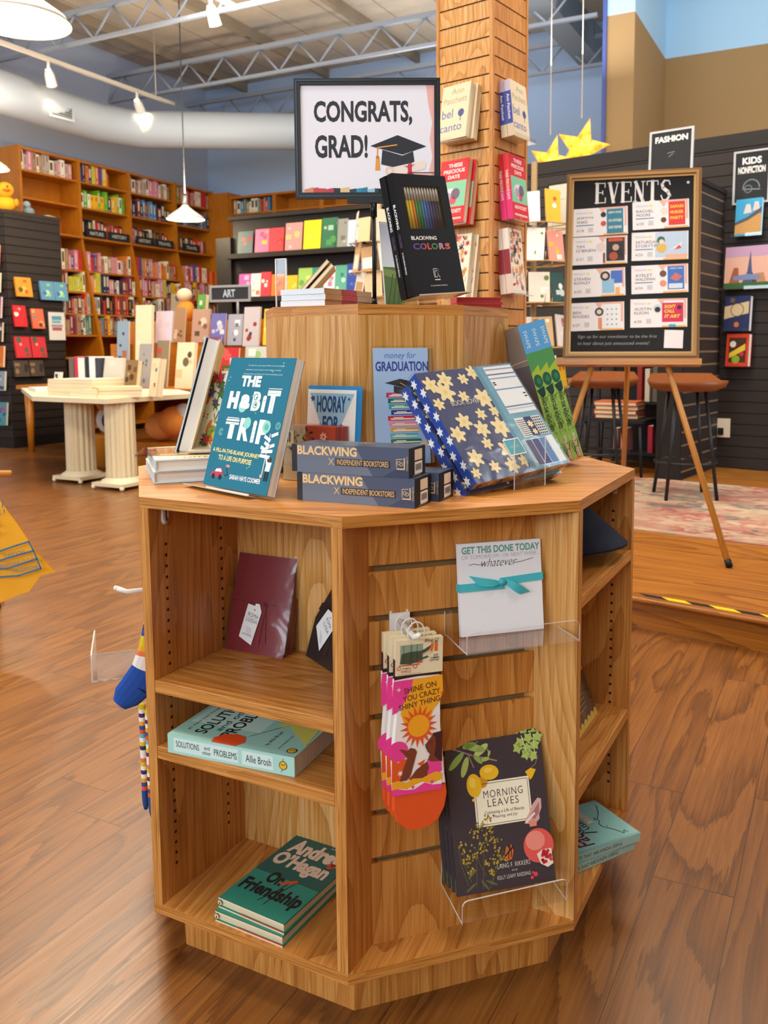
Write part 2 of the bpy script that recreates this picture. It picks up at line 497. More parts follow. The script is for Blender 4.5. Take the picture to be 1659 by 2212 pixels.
# right-hand side: stepped brown wall with a blue band above
def twotone(x0, y0, x1, y1):
    m = M(); m.box(x0, y0, 0, x1, y1, 4.075, BROWNW); m.box(x0, y0, 4.075, x1, y1, ZC, BLUEL); return m
st('wall_right', twotone(-2.13, 8.15, -1.87, 9.72))
st('wall_right.001', twotone(-1.87, 9.60, XR, 9.72))
st('wall_right.002', twotone(XR, YF, XR + .1, 9.72))
st('trim_1', M().box(-2.16, 8.12, 0, -2.125, 8.15, ZC, C('#4a5a9a', .6)))
# unseen shop front, solid below so daylight only enters through the high band
wf = M(); wf.box(XL, YF - .1, 0, XR, YF, 1.7, C('#b5b0a6', .8)); wf.box(XL, YF - .1, 4.6, XR, YF, ZC, C('#b5b0a6', .8))
for x in (XL, -5.8, -2.8, .2, XR - .1): wf.box(x, YF - .1, 1.7, x + .1, YF, 4.6, C('#3a3a3c', .5))
st('wall_front', wf)
# a deeper part of the shop behind the gap beside the brown wall
st('wall_back.001', M().box(-2.35, YB_ + 1.3, 0, XR, YB_ + 1.4, ZC, C('#b9bfca', .8)))

# raised corner with a wooden step
PLAT = M()
PLAT.box(-3.1, 2.93, 0, 3.2, 9.2, .098, STEPW)
PLAT.box(-3.1, 2.90, .098, 3.2, 9.2, .12, STEPW)
st('platform', PLAT, MB_)
NZ = M(); NZ.tube([(-3.1, 2.897, .109), (3.2, 2.897, .109)], .0115, STEPW, 10)
NZ.box(-3.1, 2.915, 0, 3.2, 2.929, .098, STEPW); st('trim_2', NZ, MB_)
tp = M()
x = -1.12
k = 0
while x < 1.2:
    mt = C('#1a1a1a', .5) if k % 2 == 0 else C('#f5c414', .5)
    w_ = .085
    tp.add([(x, 2.915, .1205), (x + w_, 2.915, .1205), (x + w_ - .035, 2.942, .1205), (x - .035, 2.942, .1205)], [(0, 1, 2, 3)], mt)
    x += w_; k += 1
tag(tp.to('caution_tape', mw=MB_), 'black and yellow striped caution tape stuck along the wooden step edge', 'tape')

# ------------------------------------------------------------------ ceiling joists, duct, track lights, pendants
STEEL = C('#9aa2ad', .6)
def truss(y, x0, x1, zb=4.2, dz=.30):
    m = M()
    m.box(x0, y - .02, zb, x1, y + .02, zb + .035, STEEL); m.box(x0, y - .03, zb + dz, x1, y + .03, zb + dz + .05, STEEL)
    x, s_ = x0, 0
    while x < x1 - .3:
        a, b = (zb + .02, zb + dz) if s_ % 2 == 0 else (zb + dz, zb + .02)
        m.tube([(x, y, a), (x + .27, y, b)], .013, STEEL, 6)
        x += .27; s_ += 1
    return m
for i, y in enumerate((4.7, 6.72, 8.45, 9.9)):
    st('ceiling_joist' + ('.%03d' % i if i else ''), truss(y, XL, -2.3 if y > 8 else XR))
for i, x in enumerate((-8.0, -6.6, -5.2, -3.8, -2.4, -1.0)):
    m = M(); m.box(x - .03, YF, ZC - .12, x + .03, YB_, ZC, C('#9c8d76', .8)); st('ceiling_beam' + ('.%03d' % i if i else ''), m)
bm_ = M(); bm_.box(-3.0, 6.0, 4.35, -2.72, 11.6, 4.7, C('#8d959b', .6)); st('ceiling_beam.010', bm_)

duct = thing('air_duct', 'large white round air duct bending along the blue walls under the ceiling', 'air duct', MA)
DW = C('#b4bcc4', .45)
m = M(); m.tube([(-7.92, 3.5, 3.66), (-7.92, 6.2, 3.66), (-7.98, 7.0, 3.66), (-7.97, 7.5, 3.66), (-7.78, 7.99, 3.66), (-7.31, 8.26, 3.66), (-6.84, 8.55, 3.66), (-6.37, 8.84, 3.66), (-5.2, 9.5, 3.66), (-4.2, 10.1, 3.66)], .215, DW, 28)
m.to('pipe', duct)
def grille(at, nrm):
    n = Vector(nrm).normalized(); e = n.cross(Vector((0, 0, 1))).normalized()
    g = M(); g.T = Matrix(((e.x, 0, n.x, at[0]), (e.y, 0, n.y, at[1]), (e.z, 1, n.z, at[2]), (0, 0, 0, 1)))
    g.box(-.16, -.085, -.03, .16, .085, .0, DW)
    g.box(-.125, -.058, 0, .125, .058, .003, C('#55585c', .6))
    for i in range(4): g.box(-.125, -.05 + i * .028, .003, .125, -.04 + i * .028, .008, C('#8b8e92', .5))
    g.to('vent_grille', duct)
def on_duct(x, y): return (x, y, 3.64)
grille((-7.77, 6.83, 3.60), (1, -.05, -.12)); grille((-6.36, 8.66, 3.62), (.52, -.85, -.1))

def track(y0, y1, x, z, lab):
    t = thing('light_track', lab, 'light track', MA @ Matrix.Translation((x, y0, z)))
    M().box(-.02, 0, -.02, .02, y1 - y0, .02, C('#cfc3b2', .5), (0, 1, 0)).to('rail', t)
    for yy in (.4, y1 - y0 - .3): M().tube([(0, yy, 0), (0, yy, 4.4 - z + .4)], .006, C('#cfc3b2', .5), 6).to('hanger', t)
    return t
track(3.2, 8.30, -7.52, 4.0, 'cream light track running along the left wall near the white duct')
track(3.0, 6.6, -5.2, 4.16, 'cream light track at the top edge of the photo over the middle of the shop')
def spot_lamp(x, y, z, lab, aim, e=14, glow=(1, .82, .52)):
    t = thing('track_spotlight', lab, 'spotlight', MA @ Matrix.Translation((x, y, z)), 'white track spotlights under the ceiling')
    M().tube([(0, 0, .02), (0, 0, -.09)], .016, C('#d9d5cd', .4), 8).to('stem', t)
    d = Vector(aim).normalized()
    a = Vector((0, 0, -.10)); b = a + d * .15
    m = M(); m.tube([a - d * .02, a + d * .03, b], [.03, .048, .055], C('#ece8e0', .4), 16, False); m.to('head', t)
    q = M(); q.tube([b - d * .02, b - d * .019], .05, C('#fff1d2', .4, 0, 14), 16); q.to('bulb', t)
    lamp('SPOT', 'spotlight_beam', tuple(Vector((x, y, z)) + b), e, glow, .04, target=tuple(Vector((x, y, z)) + b + d), spot=75, parent=None, mw=MA)
    return t
spot_lamp(-7.52, 6.46, 3.98, 'white track spotlight over the left end of the duct, left one of the pair', (-.3, .5, -.8))
spot_lamp(-7.51, 7.68, 3.98, 'white track spotlight throwing a yellow glow on the duct bend', (-.30, .62, -.42), 95, (1, .74, .22))
spot_lamp(-5.2, 6.25, 4.14, 'white track spotlight cut off by the top edge of the photo', (.1, .3, -1))

def pendant(x, y, z, rad, lab, e):
    t = thing('pendant_lamp', lab, 'pendant lamp', MA @ Matrix.Translation((x, y, z)), None)
    SH = C('#e9e6da', .3)
    h = rad * .75
    m = M(); m.lathe([(.03, h), (.045, h * .86), (rad * .45, h * .62), (rad * .9, h * .2), (rad, 0), (rad * .985, .002), (rad * .88, h * .18), (rad * .42, h * .58), (.03, h * .8)], SH, 36); m.to('lamp_shade', t)
    q = M(); q.lathe([(rad * .86, .012), (rad * .5, .008), (0.001, .006)], C('#ffedbd', .5, 0, 7), 36); q.to('diffuser', t)
    M().tube([(0, 0, h * .8), (0, 0, h + .10)], [.035, .02], C('#b9b7ae', .35, .6), 12).to('cap', t)
    M().tube([(0, 0, h + .1), (0, 0, ZC - z)], .006, C('#3a3a3a', .5), 6).to('cord', t)
    lamp('AREA', 'pendant_top_fill', (x, y, z + h + .12), e * .9, (1, .88, .70), .3, target=(x, y, z + 9), mw=MA)  # added fill above the shade, only to brighten the ceiling
    lamp('POINT', 'pendant_glow', (x, y, z - .06), e, (1, .85, .58), .12, mw=MA)
    return t
pendant(-3.16, 2.57, 2.38, .212, 'large white dome pendant lamp at the top left corner of the photo', 22)
pendant(-6.33, 7.11, 2.38, .20, 'white dome pendant lamp hanging in front of the orange bookcases', 26)
pendant(-7.35, 5.55, 2.72, .20, 'white dome pendant lamp at the left edge above the yellow plush duck', 22)
# ------------------------------------------------------------------ the octagonal oak display
ZT, TH, ZD, PLH = .7876, .0171, .1015, .0845
VV = [(-.4544, .1866), (-.4544, -.1866), (-.1866, -.4544), (.1866, -.4544), (.4544, -.1866), (.4544, .1866), (.1866, .4544), (-.1866, .4544)]
fx = thing('display_fixture', 'large octagonal oak shop display with shelf bays and slatted panels', 'display stand', Matrix())
def inset(poly, d):
    o = []
    n = len(poly)
    for i in range(n):
        a, b, c = Vector(poly[i - 1]), Vector(poly[i]), Vector(poly[(i + 1) % n])
        e1, e2 = (b - a).normalized(), (c - b).normalized()
        n1, n2 = Vector((-e1.y, e1.x)), Vector((-e2.y, e2.x))
        o.append(tuple(b + (n1 + n2) / (1 + n1.dot(n2)) * d))
    return o
def board(poly, z0, z1, name, g):
    m = M(); n = len(poly)
    P = [(x, y, z0) for x, y in poly] + [(x, y, z1) for x, y in poly]
    m.add(P, [tuple(range(n))[::-1], tuple(range(n, 2 * n))], OAK, g)
    for i in range(n):
        a, b = Vector(P[i]), Vector(P[(i + 1) % n])
        m.add([P[i], P[(i + 1) % n], P[n + (i + 1) % n], P[n + i]], [(0, 1, 2, 3)], OAKB, (b - a).normalized())
    return m.to(name, fx, bevel=.0012)
board(VV, ZT - TH, ZT, 'top_board', (.94, -.34, 0))
board(VV, ZD - .017, ZD, 'bottom_board', (.6, .8, 0))
K = inset(VV, .05); K2 = inset(VV, .068)
m = M()
for i in range(8):
    j = (i + 1) % 8
    P = [(*K[i], 0), (*K[j], 0), (*K2[j], 0), (*K2[i], 0)]
    m.add(P + [(x, y, PLH) for x, y, _ in P], [(0, 1, 5, 4), (1, 2, 6, 5), (2, 3, 7, 6), (3, 0, 4, 7), (3, 2, 1, 0), (4, 5, 6, 7)], OAK, (0, 0, 1))
m.to('plinth', fx)
def efr(i):
    a, b = Vector((*VV[i], 0)), Vector((*VV[(i + 1) % 8], 0))
    e = (b - a).normalized(); n = Vector((-e.y, e.x, 0))
    return Matrix(((e.x, n.x, 0, a.x), (e.y, n.y, 0, a.y), (0, 0, 1, 0), (0, 0, 0, 1))), (b - a).length
BAYW, BD, WT = .3787, .218, .0185
Z0, Z1 = ZD, ZT - TH
HOLE = C('#2a1206', .7)
def bay(i, shelves):
    T, w = efr(i)
    for sd in (0, 1):
        m = M(); m.T = T
        x0, x1 = (0, WT) if sd == 0 else (w - WT, w)
        m.add([(x0, .0, Z0), (x1, .0, Z0), (x1, .0, Z1), (x0, .0, Z1)], [(0, 1, 2, 3)], OAKB, (0, 0, 1))
        m.box(x0, .0006, Z0, x1, BD, Z1, OAKP if (i == 3 and sd == 0) else OAK, (0, 0, 1))  # paler oak paints in the lighter shading of this one panel
        xi, dx = (x1 + .0003, 1) if sd == 0 else (x0 - .0003, -1)
        for yy in (.036, .172):
            zz = Z0 + .055
            while zz < Z1 - .06:
                n = 10
                P = [(xi, yy + .0028 * math.cos(2 * math.pi * k / n), zz + .0028 * math.sin(2 * math.pi * k / n)) for k in range(n)]
                m.add(P, [tuple(range(n))], HOLE)
                zz += .0183
        m.to('side_panel', fx)
        c = M(); c.T = T
        xa, xb = (x1, x1 + .004) if sd == 0 else (x0 - .004, x0)
        c.box(xa, .028, Z1 - .026, xb, .041, Z1, C('#d8d2c8', .4)); c.tube([(xa, .0345, Z1 - .026), (xb, .0345, Z1 - .026)], .0065, C('#d8d2c8', .4), 12)
        c.box(xb if sd == 0 else xa - .0008, .033, Z1 - .026, (xb + .0008) if sd == 0 else xa, .036, Z1, C('#5b4a3c', .5))
        c.to('shelf_clip', fx, label='white plastic clip')
    m = M(); m.T = T; m.box(WT, BD, Z0, w - WT, BD + .008, Z1, OAKP if i == 1 else OAK, (0, 0, 1)); m.to('back_panel', fx)
    for z in shelves:
        m = M(); m.T = T
        m.box(WT + .0006, .012, z - .02, w - WT - .0006, BD - .001, z, OAK, (1, 0, 0))
        m.box(WT + .0006, .0, z - .02, w - WT - .0006, .012, z, OAKB, (1, 0, 0))
        m.to('shelf', fx, bevel=.0008)
bay(1, (.488, .377)); bay(3, (.632, .314)); bay(5, (.5, .3)); bay(7, (.5, .3))
G0, GP, GH, REC = .7006, .0762, .0095, .05
SLATBACK = C('#8a6a44', .7)
def slats(i):
    T, w = efr(i)
    m = M(); m.T = T
    x0, x1 = REC + .0005, w - REC - .0005
    z = Z1
    for k in range(7):
        gz = G0 - k * GP
        m.box(x0, REC, gz, x1, REC + .006, z, OAK, (0, 0, 1)); z = gz - GH
    m.box(x0, REC, Z0, x1, REC + .006, z, OAK, (0, 0, 1))
    m.box(x0, REC + .012, Z0, x1, REC + .016, Z1, SLATBACK, (0, 0, 1))
    m.to('slat_panel', fx)
for i in (0, 2, 4, 6): slats(i)

# riser on top, turned a few degrees
ZR, TR = 1.098, .0187
rz = R(-4.1)
ap = .1918 / 2 / math.tan(R(22.5)); cr = .1918 / 2 / math.sin(R(22.5))
UU = [(.0309 + cr * math.cos(R(-112.5 + 45 * k) + rz), .0795 + cr * math.sin(R(-112.5 + 45 * k) + rz)) for k in range(8)]
riser = thing('display_riser', 'small octagonal oak riser standing on the display top', 'display riser', Matrix.Translation((0, 0, ZT)))
m = M(); n = 8; zb = .012
for i in range(8):
    a, b = Vector((*UU[i], 0)), Vector((*UU[(i + 1) % 8], 0))
    e = (b - a).normalized()
    zt_ = ZR - ZT - TR
    m.add([(*a[:2], zb), (*b[:2], zb), (*b[:2], zt_), (*a[:2], zt_)], [(0, 1, 2, 3)], OAKP, (0, 0, 1))
m.to('body', riser)
m = M(); P = [(x, y, ZR - ZT - TR) for x, y in UU] + [(x, y, ZR - ZT) for x, y in UU]
m.add(P, [tuple(range(8))[::-1], tuple(range(8, 16))], OAK)
for i in range(8):
    j = (i + 1) % 8
    m.add([P[i], P[j], P[8 + j], P[8 + i]], [(0, 1, 2, 3)], OAKB, (Vector(P[j]) - Vector(P[i])).normalized())
m.to('top_board', riser, bevel=.001)
m = M(); m.prism(inset(UU, .012), 0, zb, BLK); m.to('base', riser, label='black recessed base')  # black colour paints the shadow gap under the riser
# ------------------------------------------------------------------ things on the display top
TEAL, AQ = C('#156d86', .5), C('#8fd0c6', .5)
def habit(m):
    m.r(0, 0, 1, 1, TEAL, 1)
    for i, (a, b) in enumerate(((.30, .86), (.28, .83), (.26, .86))):
        y = .945 - i * .033
        m.t(('“The Habit Trip is a joy. Imagine if wildfires and stars got together', 'with behavior science to give us lessons on how to change.”', 'Gretchen Rubin, #1 New York Times bestselling author')[i], a, y - .013, b, y, C('#c9e3e8', .6), 2)
    m.t('THE', .25, .775, .56, .86, WHT, 2, .05)
    m.t('H', .11, .60, .27, .735, WHT, 2, .08); m.t('a', .31, .605, .46, .715, WHT, 2, .05); m.c(.36, .628, .065, AQ, 1.6); m.c(.36, .628, .035, C('#5fb1a9'), 1.8)
    m.t('B', .49, .595, .62, .74, WHT, 2, .06); m.t('i', .645, .59, .70, .715, WHT, 2, .07); m.r(.70, .715, .89, .755, WHT, 2); m.r(.70, .765, .90, .77, WHT, 2); m.l([(.71, .735), (.88, .735)], .006, AQ, 3)
    m.r(.755, .585, .825, .715, WHT, 2); m.l([(.79, .60), (.79, .70)], .006, AQ, 3)
    for u, v in ((.535, .70), (.545, .64)): m.ell(u, v, .028, .012, AQ, 3)
    m.r(.15, .505, .36, .52, WHT, 2); m.r(.16, .527, .35, .533, WHT, 2); m.r(.15, .48, .36, .497, WHT, 2); m.r(.225, .37, .30, .49, WHT, 2)
    m.t('R', .38, .365, .55, .535, WHT, 2, .05); m.t('i', .585, .36, .64, .525, WHT, 2, .06); m.t('P', .67, .355, .83, .535, WHT, 2, .05)
    m.c(.49, .50, .055, AQ, 3); m.c(.79, .485, .06, AQ, 3); m.c(.79, .485, .03, C('#5fb1a9'), 4)
    for v in (.38, .41, .44): m.l([(.60, v), (.63, v + .012)], .008, AQ, 3)
    m.ell(.95, .50, .03, .008, AQ, 2); m.ell(.95, .50, .014, .008, AQ, 2); m.ell(.105, .415, .03, .008, AQ, 2, 30, 330); m.ell(.105, .415, .014, .008, AQ, 2)
    m.t('A FILL-IN-THE-BLANK JOURNEY', .04, .247, .78, .287, C('#f0e08c'), 2, .02, 0, -.02); m.t('TO A LIFE ON PURPOSE', .16, .20, .68, .238, C('#f0e08c'), 2, .02, 0, -.02)
    m.t('SARAH HAYS COOMER', .40, .072, .87, .108, WHT, 2, .015)
    m.r(.862, .13, .872, .44, C('#e8e4da'), 2)
    for (a, b, c, d) in ((.90, .425, .97, .445), (.80, .415, .88, .39), (.82, .37, .90, .345), (.85, .335, .95, .36), (.78, .335, .84, .32), (.80, .305, .94, .315), (.79, .275, .92, .27)): m.l([(a, b), (c, d)], .030, WHT, 3)
    m.c(.935, .255, .026, C('#4a3328'), 3); m.p([(.90, .17), (.965, .17), (.975, .235), (.905, .235)], WHT, 3); m.r(.905, .10, .93, .17, INK, 3); m.r(.94, .10, .962, .17, INK, 3); m.l([(.905, .225), (.885, .27)], .018, WHT, 3)
    m.c(.86, .13, .018, C('#e0aaa0'), 3)
    m.p([(.09, .075), (.10, .105), (.15, .115), (.17, .14), (.25, .145), (.28, .115), (.285, .085), (.24, .07)], C('#b13c55'), 2); m.p([(.15, .112), (.17, .134), (.24, .138), (.262, .115)], WHT, 3); m.c(.14, .075, .025, INK, 3); m.c(.25, .075, .025, INK, 3)
    m.l([(.30, .09), (.36, .10), (.33, .14), (.36, .17)], .008, INK, 2); m.p([(.30, .165), (.35, .15), (.38, .165), (.34, .178)], C('#d98a83'), 3)
    r_ = random.Random(3)
    for _ in range(26):
        u, v = r_.uniform(.03, .97), r_.uniform(.03, .97)
        if .06 < u < .92 and .2 < v < .88 and r_.random() < .75: continue
        m.star(u, v, .012, .004, 4, AQ, 1.5)
B1 = pose(-.3519, -.1415, .7956, -1.0764, .2932)
book('trade_paperback', 'teal softcover with white title lettering, propped up on the front left of the display', 'book', B1, .1764, .2203, .0172, TEAL, PG, False, habit)
def easel_stand(mw, w, d, hb, lip, label, name='book_stand', tilt=0, label_part=None):
    """bent clear acrylic: back plate, ledge, lip; local frame = the face it carries"""
    t = thing(name, label, 'display stand', mw)
    th = .002
    m = M(); m.box(0, 0, -d - th, w, hb, -d, CLEAR); m.to('back_plate', t)
    m = M(); m.box(0, -.0045, -d, w, -.0025, .006, CLEAR); m.box(0, -.0046, .006, w, -.0024, .0063, EDGE); m.to('ledge', t)
    if lip:
        m = M(); m.box(0, -.0045, .006, w, lip, .008, CLEAR); m.box(0, lip, .006, w, lip + .0007, .008, EDGE); m.box(w - .0006, -.004, .006, w, lip, .008, EDGE); m.box(0, -.004, .006, .0006, lip, .008, EDGE); m.to('front_lip', t)
    return t
def leg(t, pts, r=.0016):
    m = M(); m.tube(pts, r, CLEAR, 6); m.to('foot', t)
s = easel_stand(B1 @ Matrix.Translation((.02, 0, 0)), .12, .0185, .15, 0, 'clear acrylic easel holding up the teal softcover')
m = M(); m.box(0, -.0062, -.09, .12, -.0042, -.018, CLEAR); m.box(-.06, -.0062, -.02, .125, -.0045, .012, C('#b9b3a6', .3)); m.to('foot', s)

# books lying flat at the left edge and the tall hardcover on its stand
LBLUE, CREAM = C('#bcd0dc', .5), C('#f0dcb8', .5)
def flatcream(m):
    m.r(0, 0, 1, 1, CREAM); m.r(.08, .3, .9, .92, C('#eccfa6'), 2); m.ell(.5, .6, .3, .012, C('#c8674a'), 3, 0, 360, .2); m.t('COFFEE TALK', .2, .06, .9, .13, C('#8a5a3a'), 3, .0, .2)
bA = book('hardcover_book', 'cream topped hardcover lying flat, upper of the pair at the display\'s left edge', 'book', pose(-.4260, -.0688, ZT + .0425, .052, LIE), .175, .205, .0205, C('#cfe0e6', .4), PG, True, flatcream, 'pair of flat hardcovers', spine=LBLUE)
dup(bA, pose(-.4291, -.0640, ZT + .0212, .052, LIE), 'pale hardcover lying flat, lower of the pair at the display\'s left edge')
E3 = pose(-.3892, .0243, ZT + .0465, -.1463, .1, -.2718)
rt_ = thing('hardcover_book', 'tall white hardcover standing tilted on the flat pair, page edges towards us', 'book', E3)
wv, hv, tv_ = .0281, .2211, .165
m = M(); m.box(0, 0, -tv_, .0028, hv, 0, LBLUE, (0, 1, 0)); m.box(wv - .0028, 0, -tv_, wv, hv, 0, C('#e9dcc0', .5)); m.box(.0028, 0, -tv_, wv - .0028, hv, -tv_ + .003, LBLUE)
m.T = Matrix(((0, 0, -1, 0), (0, 1, 0, 0), (1, 0, 0, -tv_), (0, 0, 0, 1))); m.w, m.h = tv_, hv
m.r(.0, 0, 1, .62, C('#d8b8a8')); m.r(.1, .3, .9, .8, C('#6d7f8c'), 2); m.star(.5, .5, .2, .1, 9, C('#a8543f'), 3)
m.to('cover', rt_)
M().box(.0065, .003, -tv_ + .003, wv - .0028, hv - .003, -.003, PG, (0, 1, 0)).to('pages', rt_)
M().box(.0028, .003, -tv_ + .003, .0065, hv - .003, -.004, BLK).to('gap_shade', rt_, label='dark gap between the cover and the pages')  # solid black strip stands in for shade between cover and pages
t = thing('acrylic_easel', 'brownish clear acrylic base under the tall tilted hardcover', 'display stand', pose(-.45, .055, ZT + .0428, -.15, 0))
SMOKE = acrylic('smoky_acrylic', (.80, .72, .64))
m = M(); m.box(0, 0, -.05, .15, .0035, .06, SMOKE); m.to('base', t); m = M(); m.box(.09, .003, -.12, .15, .006, .05, C('#cfc3ab', .4)); m.to('ledge', t)

LEAF = [C(h, .5) for h in ('#4f7a3a', '#8fb055', '#d9c44a', '#4468b0', '#c2384a', '#e0803a', '#6a5a8c', '#efe7b6', '#2f5a3c')]
def floral(seed, bg, cols, n, r0=.05, r1=.13):
    def d(m):
        r_ = random.Random(seed)
        m.r(0, 0, 1, 1, bg)
        for i in range(n):
            u, v, c_ = r_.uniform(.08, .92), r_.uniform(.05, .95), r_.choice(cols)
            q = r_.uniform(r0, r1); L = 2 + (i % 5)
            k = r_.random()
            q = min(q, u * .9, (1 - u) * .9)
            if k < .45: m.star(u, v, q, q * .4, r_.choice((5, 6, 7)), c_, L, r_.random() * 3)
            elif k < .8: m.c(u, v, q, c_, L, 10, q * .35, r_.random() * 3)
            else: m.l([(u, v), (u + r_.uniform(-.07, .07), min(.97, v + .08))], .02, c_, L)
    return d
FG = book('floral_notebook', 'white wildflower notebook between the tall hardcover and the teal softcover', 'notebook', pose(-.352, .075, ZT + .006, -1.02, .2), .14, .19, .012, C('#eef0e2', .5), PGC, True, floral(5, C('#eef0e2'), LEAF, 130))
t = thing('greeting_card', 'green edged card peeking over the top of the teal softcover', 'card', pose(-.315, .115, ZT + .004, -.95, .16)); m = M(.12, .20); m.box(0, 0, -.004, .12, .20, 0, C('#8fb64a', .5)); m.r(.06, .05, .94, .97, C('#e9ecd6'), 2); m.star(.5, .8, .3, .14, 7, C('#c8d98a'), 3); m.to('front', t)

# pencil boxes
def grad(a, b):
    return a
NAVY, SLATE, SLATE2, GOLD = C('#37425c', .35), C('#6a7484', .35), C('#4a546b', .35), C('#e8c48a', .4)
def pencilbox(mw, label, w=.2, h=.0437, d=.0585):
    t = thing('pencil_box', label, 'pencil box', mw, 'slate blue pencil boxes')
    m = M(w, h); m.box(.010, 0, -d, w - .0012, h, 0, SLATE2)
    m.p([(.05, 0), (.70, 0), (.55, 1), (.05, 1)], SLATE, 1); m.p([(.70, 0), (.994, 0), (.994, 1), (.55, 1)], SLATE2, 1); m.p([(.78, 0), (.994, 0), (.994, .55)], NAVY, 1.5)
    m.t('BLACKWING', .055, .63, .57, .95, GOLD, 3, .035); m.t('X', .325, .31, .375, .55, GOLD, 3, -.01)
    m.r(.385, .30, .845, .55, C('#3c2f2f', .4), 2); m.t('INDEPENDENT BOOKSTORES', .40, .335, .83, .52, GOLD, 3, .0)
    for (u0, v0, u1, v1) in ((.895, .28, .965, .32), (.955, .28, .963, .68)): m.r(u0, v0, u1, v1, GOLD, 3)
    m.ell(.915, .5, .012, .004, GOLD, 3); m.ell(.935, .46, .012, .004, GOLD, 3); m.l([(.895, .36), (.895, .62), (.945, .64)], .004, GOLD, 3)
    m.tv('12 PENCILS', .982, .25, .72, .012, GOLD, 3)
    m.T = Matrix(((1, 0, 0, 0), (0, 0, 1, h), (0, -1, 0, 0), (0, 0, 0, 1))); m.h = d; m.z = 0
    m.T = Matrix(((1, 0, 0, 0), (0, 0, 1, h), (0, -1, 0, 0), (0, 0, 0, 1)))
    m.p([(.05, .02), (.52, .02), (.60, .98), (.05, .98)], C('#4d5668', .3), 1); m.p([(.52, .02), (.99, .02), (.99, .98), (.60, .98)], C('#434c5f', .3), 1)
    m.t('BLACKWING', .2, .55, .62, .8, C('#9b8c74'), 2)
    m.to('sleeve', t)
    M().box(0, .0006, -d + .0006, .010, h - .0006, -.0006, C('#26262b', .4)).to('tray_end', t, label='black end of the inner tray')
    e = M(d, h); e.box(w - .0012, 0, -d, w, h, 0, BLK)
    e.T = Matrix(((0, 0, 1, w), (0, 1, 0, 0), (-1, 0, 0, 0), (0, 0, 0, 1)))
    e.r(.3, .55, .78, .92, C('#e9dcc3'), 2); e.r(.3, .08, .78, .5, WHT, 2)
    for i in range(13): e.r(.36 + i * .028, .2, .36 + i * .028 + (.010 if i % 3 else .018), .42, INK, 3)
    e.r(.2, .04, .7, .06, C('#a8a8a8'), 2)
    e.to('tray', t, label='black tray end with two barcode stickers')
    return t
P1 = pencilbox(pose(-.2215, -.3004, ZT + .0002, -.7224), 'slate blue pencil box at the bottom of the stack, front one with gold lettering')
P2 = dup(P1, pose(-.2279, -.2943, ZT + .0442, -.7264), 'slate blue pencil box lying on top of the other pencil boxes')
P3 = dup(P1, pose(-.1775 + .008, -.2530 - .007, ZT + .0002, -.7224), 'pencil box behind the lower one, only its black barcoded end showing')

# cards leaning on the riser
t = thing('greeting_card', 'white hooray for card with a blue pennant, in front of its bright blue envelope', 'card', pose(-.1646, -.0811, ZT + .055, -.857, .09))
CB = C('#2b86c4', .5)
m = M(.118, .116)
m.box(0, 0, -.0014, .118, .168 - .055, -.0004, CB); m.to('envelope', t)
m = M(.106, .106)
m.box(.0, 0, -.0004, .106, .106, .0004, WHT); m.z = .0004; m.p([(.04, .94), (.96, .94), (.52, .0), (.48, 0)], C('#9cc4df'), 1)
DB = C('#1f4f86', .5)
m.t('HOORAY', .2, .62, .8, .9, DB, 2, .03); m.t('FOR', .33, .30, .67, .56, DB, 2, .03); m.star(.11, .85, .06, .028, 5, DB, 2, .5); m.star(.86, .85, .03, .014, 5, DB, 2, .3); m.star(.72, .40, .05, .022, 5, DB, 2, .4); m.c(.28, .42, .012, DB, 2); m.c(.28, .33, .012, DB, 2)
m.to('card', t)
t = thing('greeting_card', 'pale blue money for graduation card in a clear sleeve against the riser', 'card', pose(-.0592, -.1725, ZT + .03, -.068, .1))
w_, h_ = .0995, .205
m = M(w_, h_); m.box(0, 0, -.001, w_, h_, 0, C('#a9c8ee', .5)); m.r(.0, 0, 1, 1, C('#a9c8ee'), 1)
BL, NV = C('#4a7fc8'), C('#30439a')
m.t('money for', .2, .895, .78, .965, BL, 2, .0, .25); m.t('GRADUATION', .04, .80, 1.0, .885, NV, 2, .03)
m.p([(.2, .70), (.48, .735), (.78, .70), (.56, .655)], INK, 3); m.p([(.36, .675), (.36, .62), (.48, .60), (.66, .625), (.66, .69), (.56, .655)], C('#2a2a2e'), 2.5); m.l([(.48, .70), (.62, .66), (.64, .60)], .012, C('#e0a838'), 4); m.p([(.62, .60), (.66, .60), (.68, .55), (.61, .55)], C('#e0a838'), 4)
for i, (c_, a, b) in enumerate((('#c8325a', .22, .80), ('#1f6f6a', .25, .72), ('#3aa8a0', .26, .80), ('#30439a', .30, .72), ('#d4304f', .24, .84), ('#ef8fa8', .26, .76), ('#e8a04a', .28, .80), ('#58b8c8', .27, .78), ('#2f7a5a', .28, .84), ('#30439a', .25, .78))):
    v = .575 - i * .05
    m.r(a, v, b, v + .042, C(c_), 2); m.r(a + .05, v + .008, b - .01, v + .02, WHT if i % 3 == 0 else C('#f4e8cf'), 3); m.r(a + .1, v + .022, a + .28, v + .03, C('#f4e8cf'), 3)
m.c(.82, .1, .03, C('#c22f35'), 3); m.p([(.80, .12), (.98, .16), (.97, .22), (.82, .18)], C('#e8cfa4'), 3)
m.to('front', t)
m = M(); m.box(-.003, 0, -.006, w_ + .010, h_ + .004, .0008, FILM); m.box(w_ + .0005, 0, -.005, w_ + .008, h_, -.004, C('#a8845a', .6)); m.to('clear_sleeve', t)
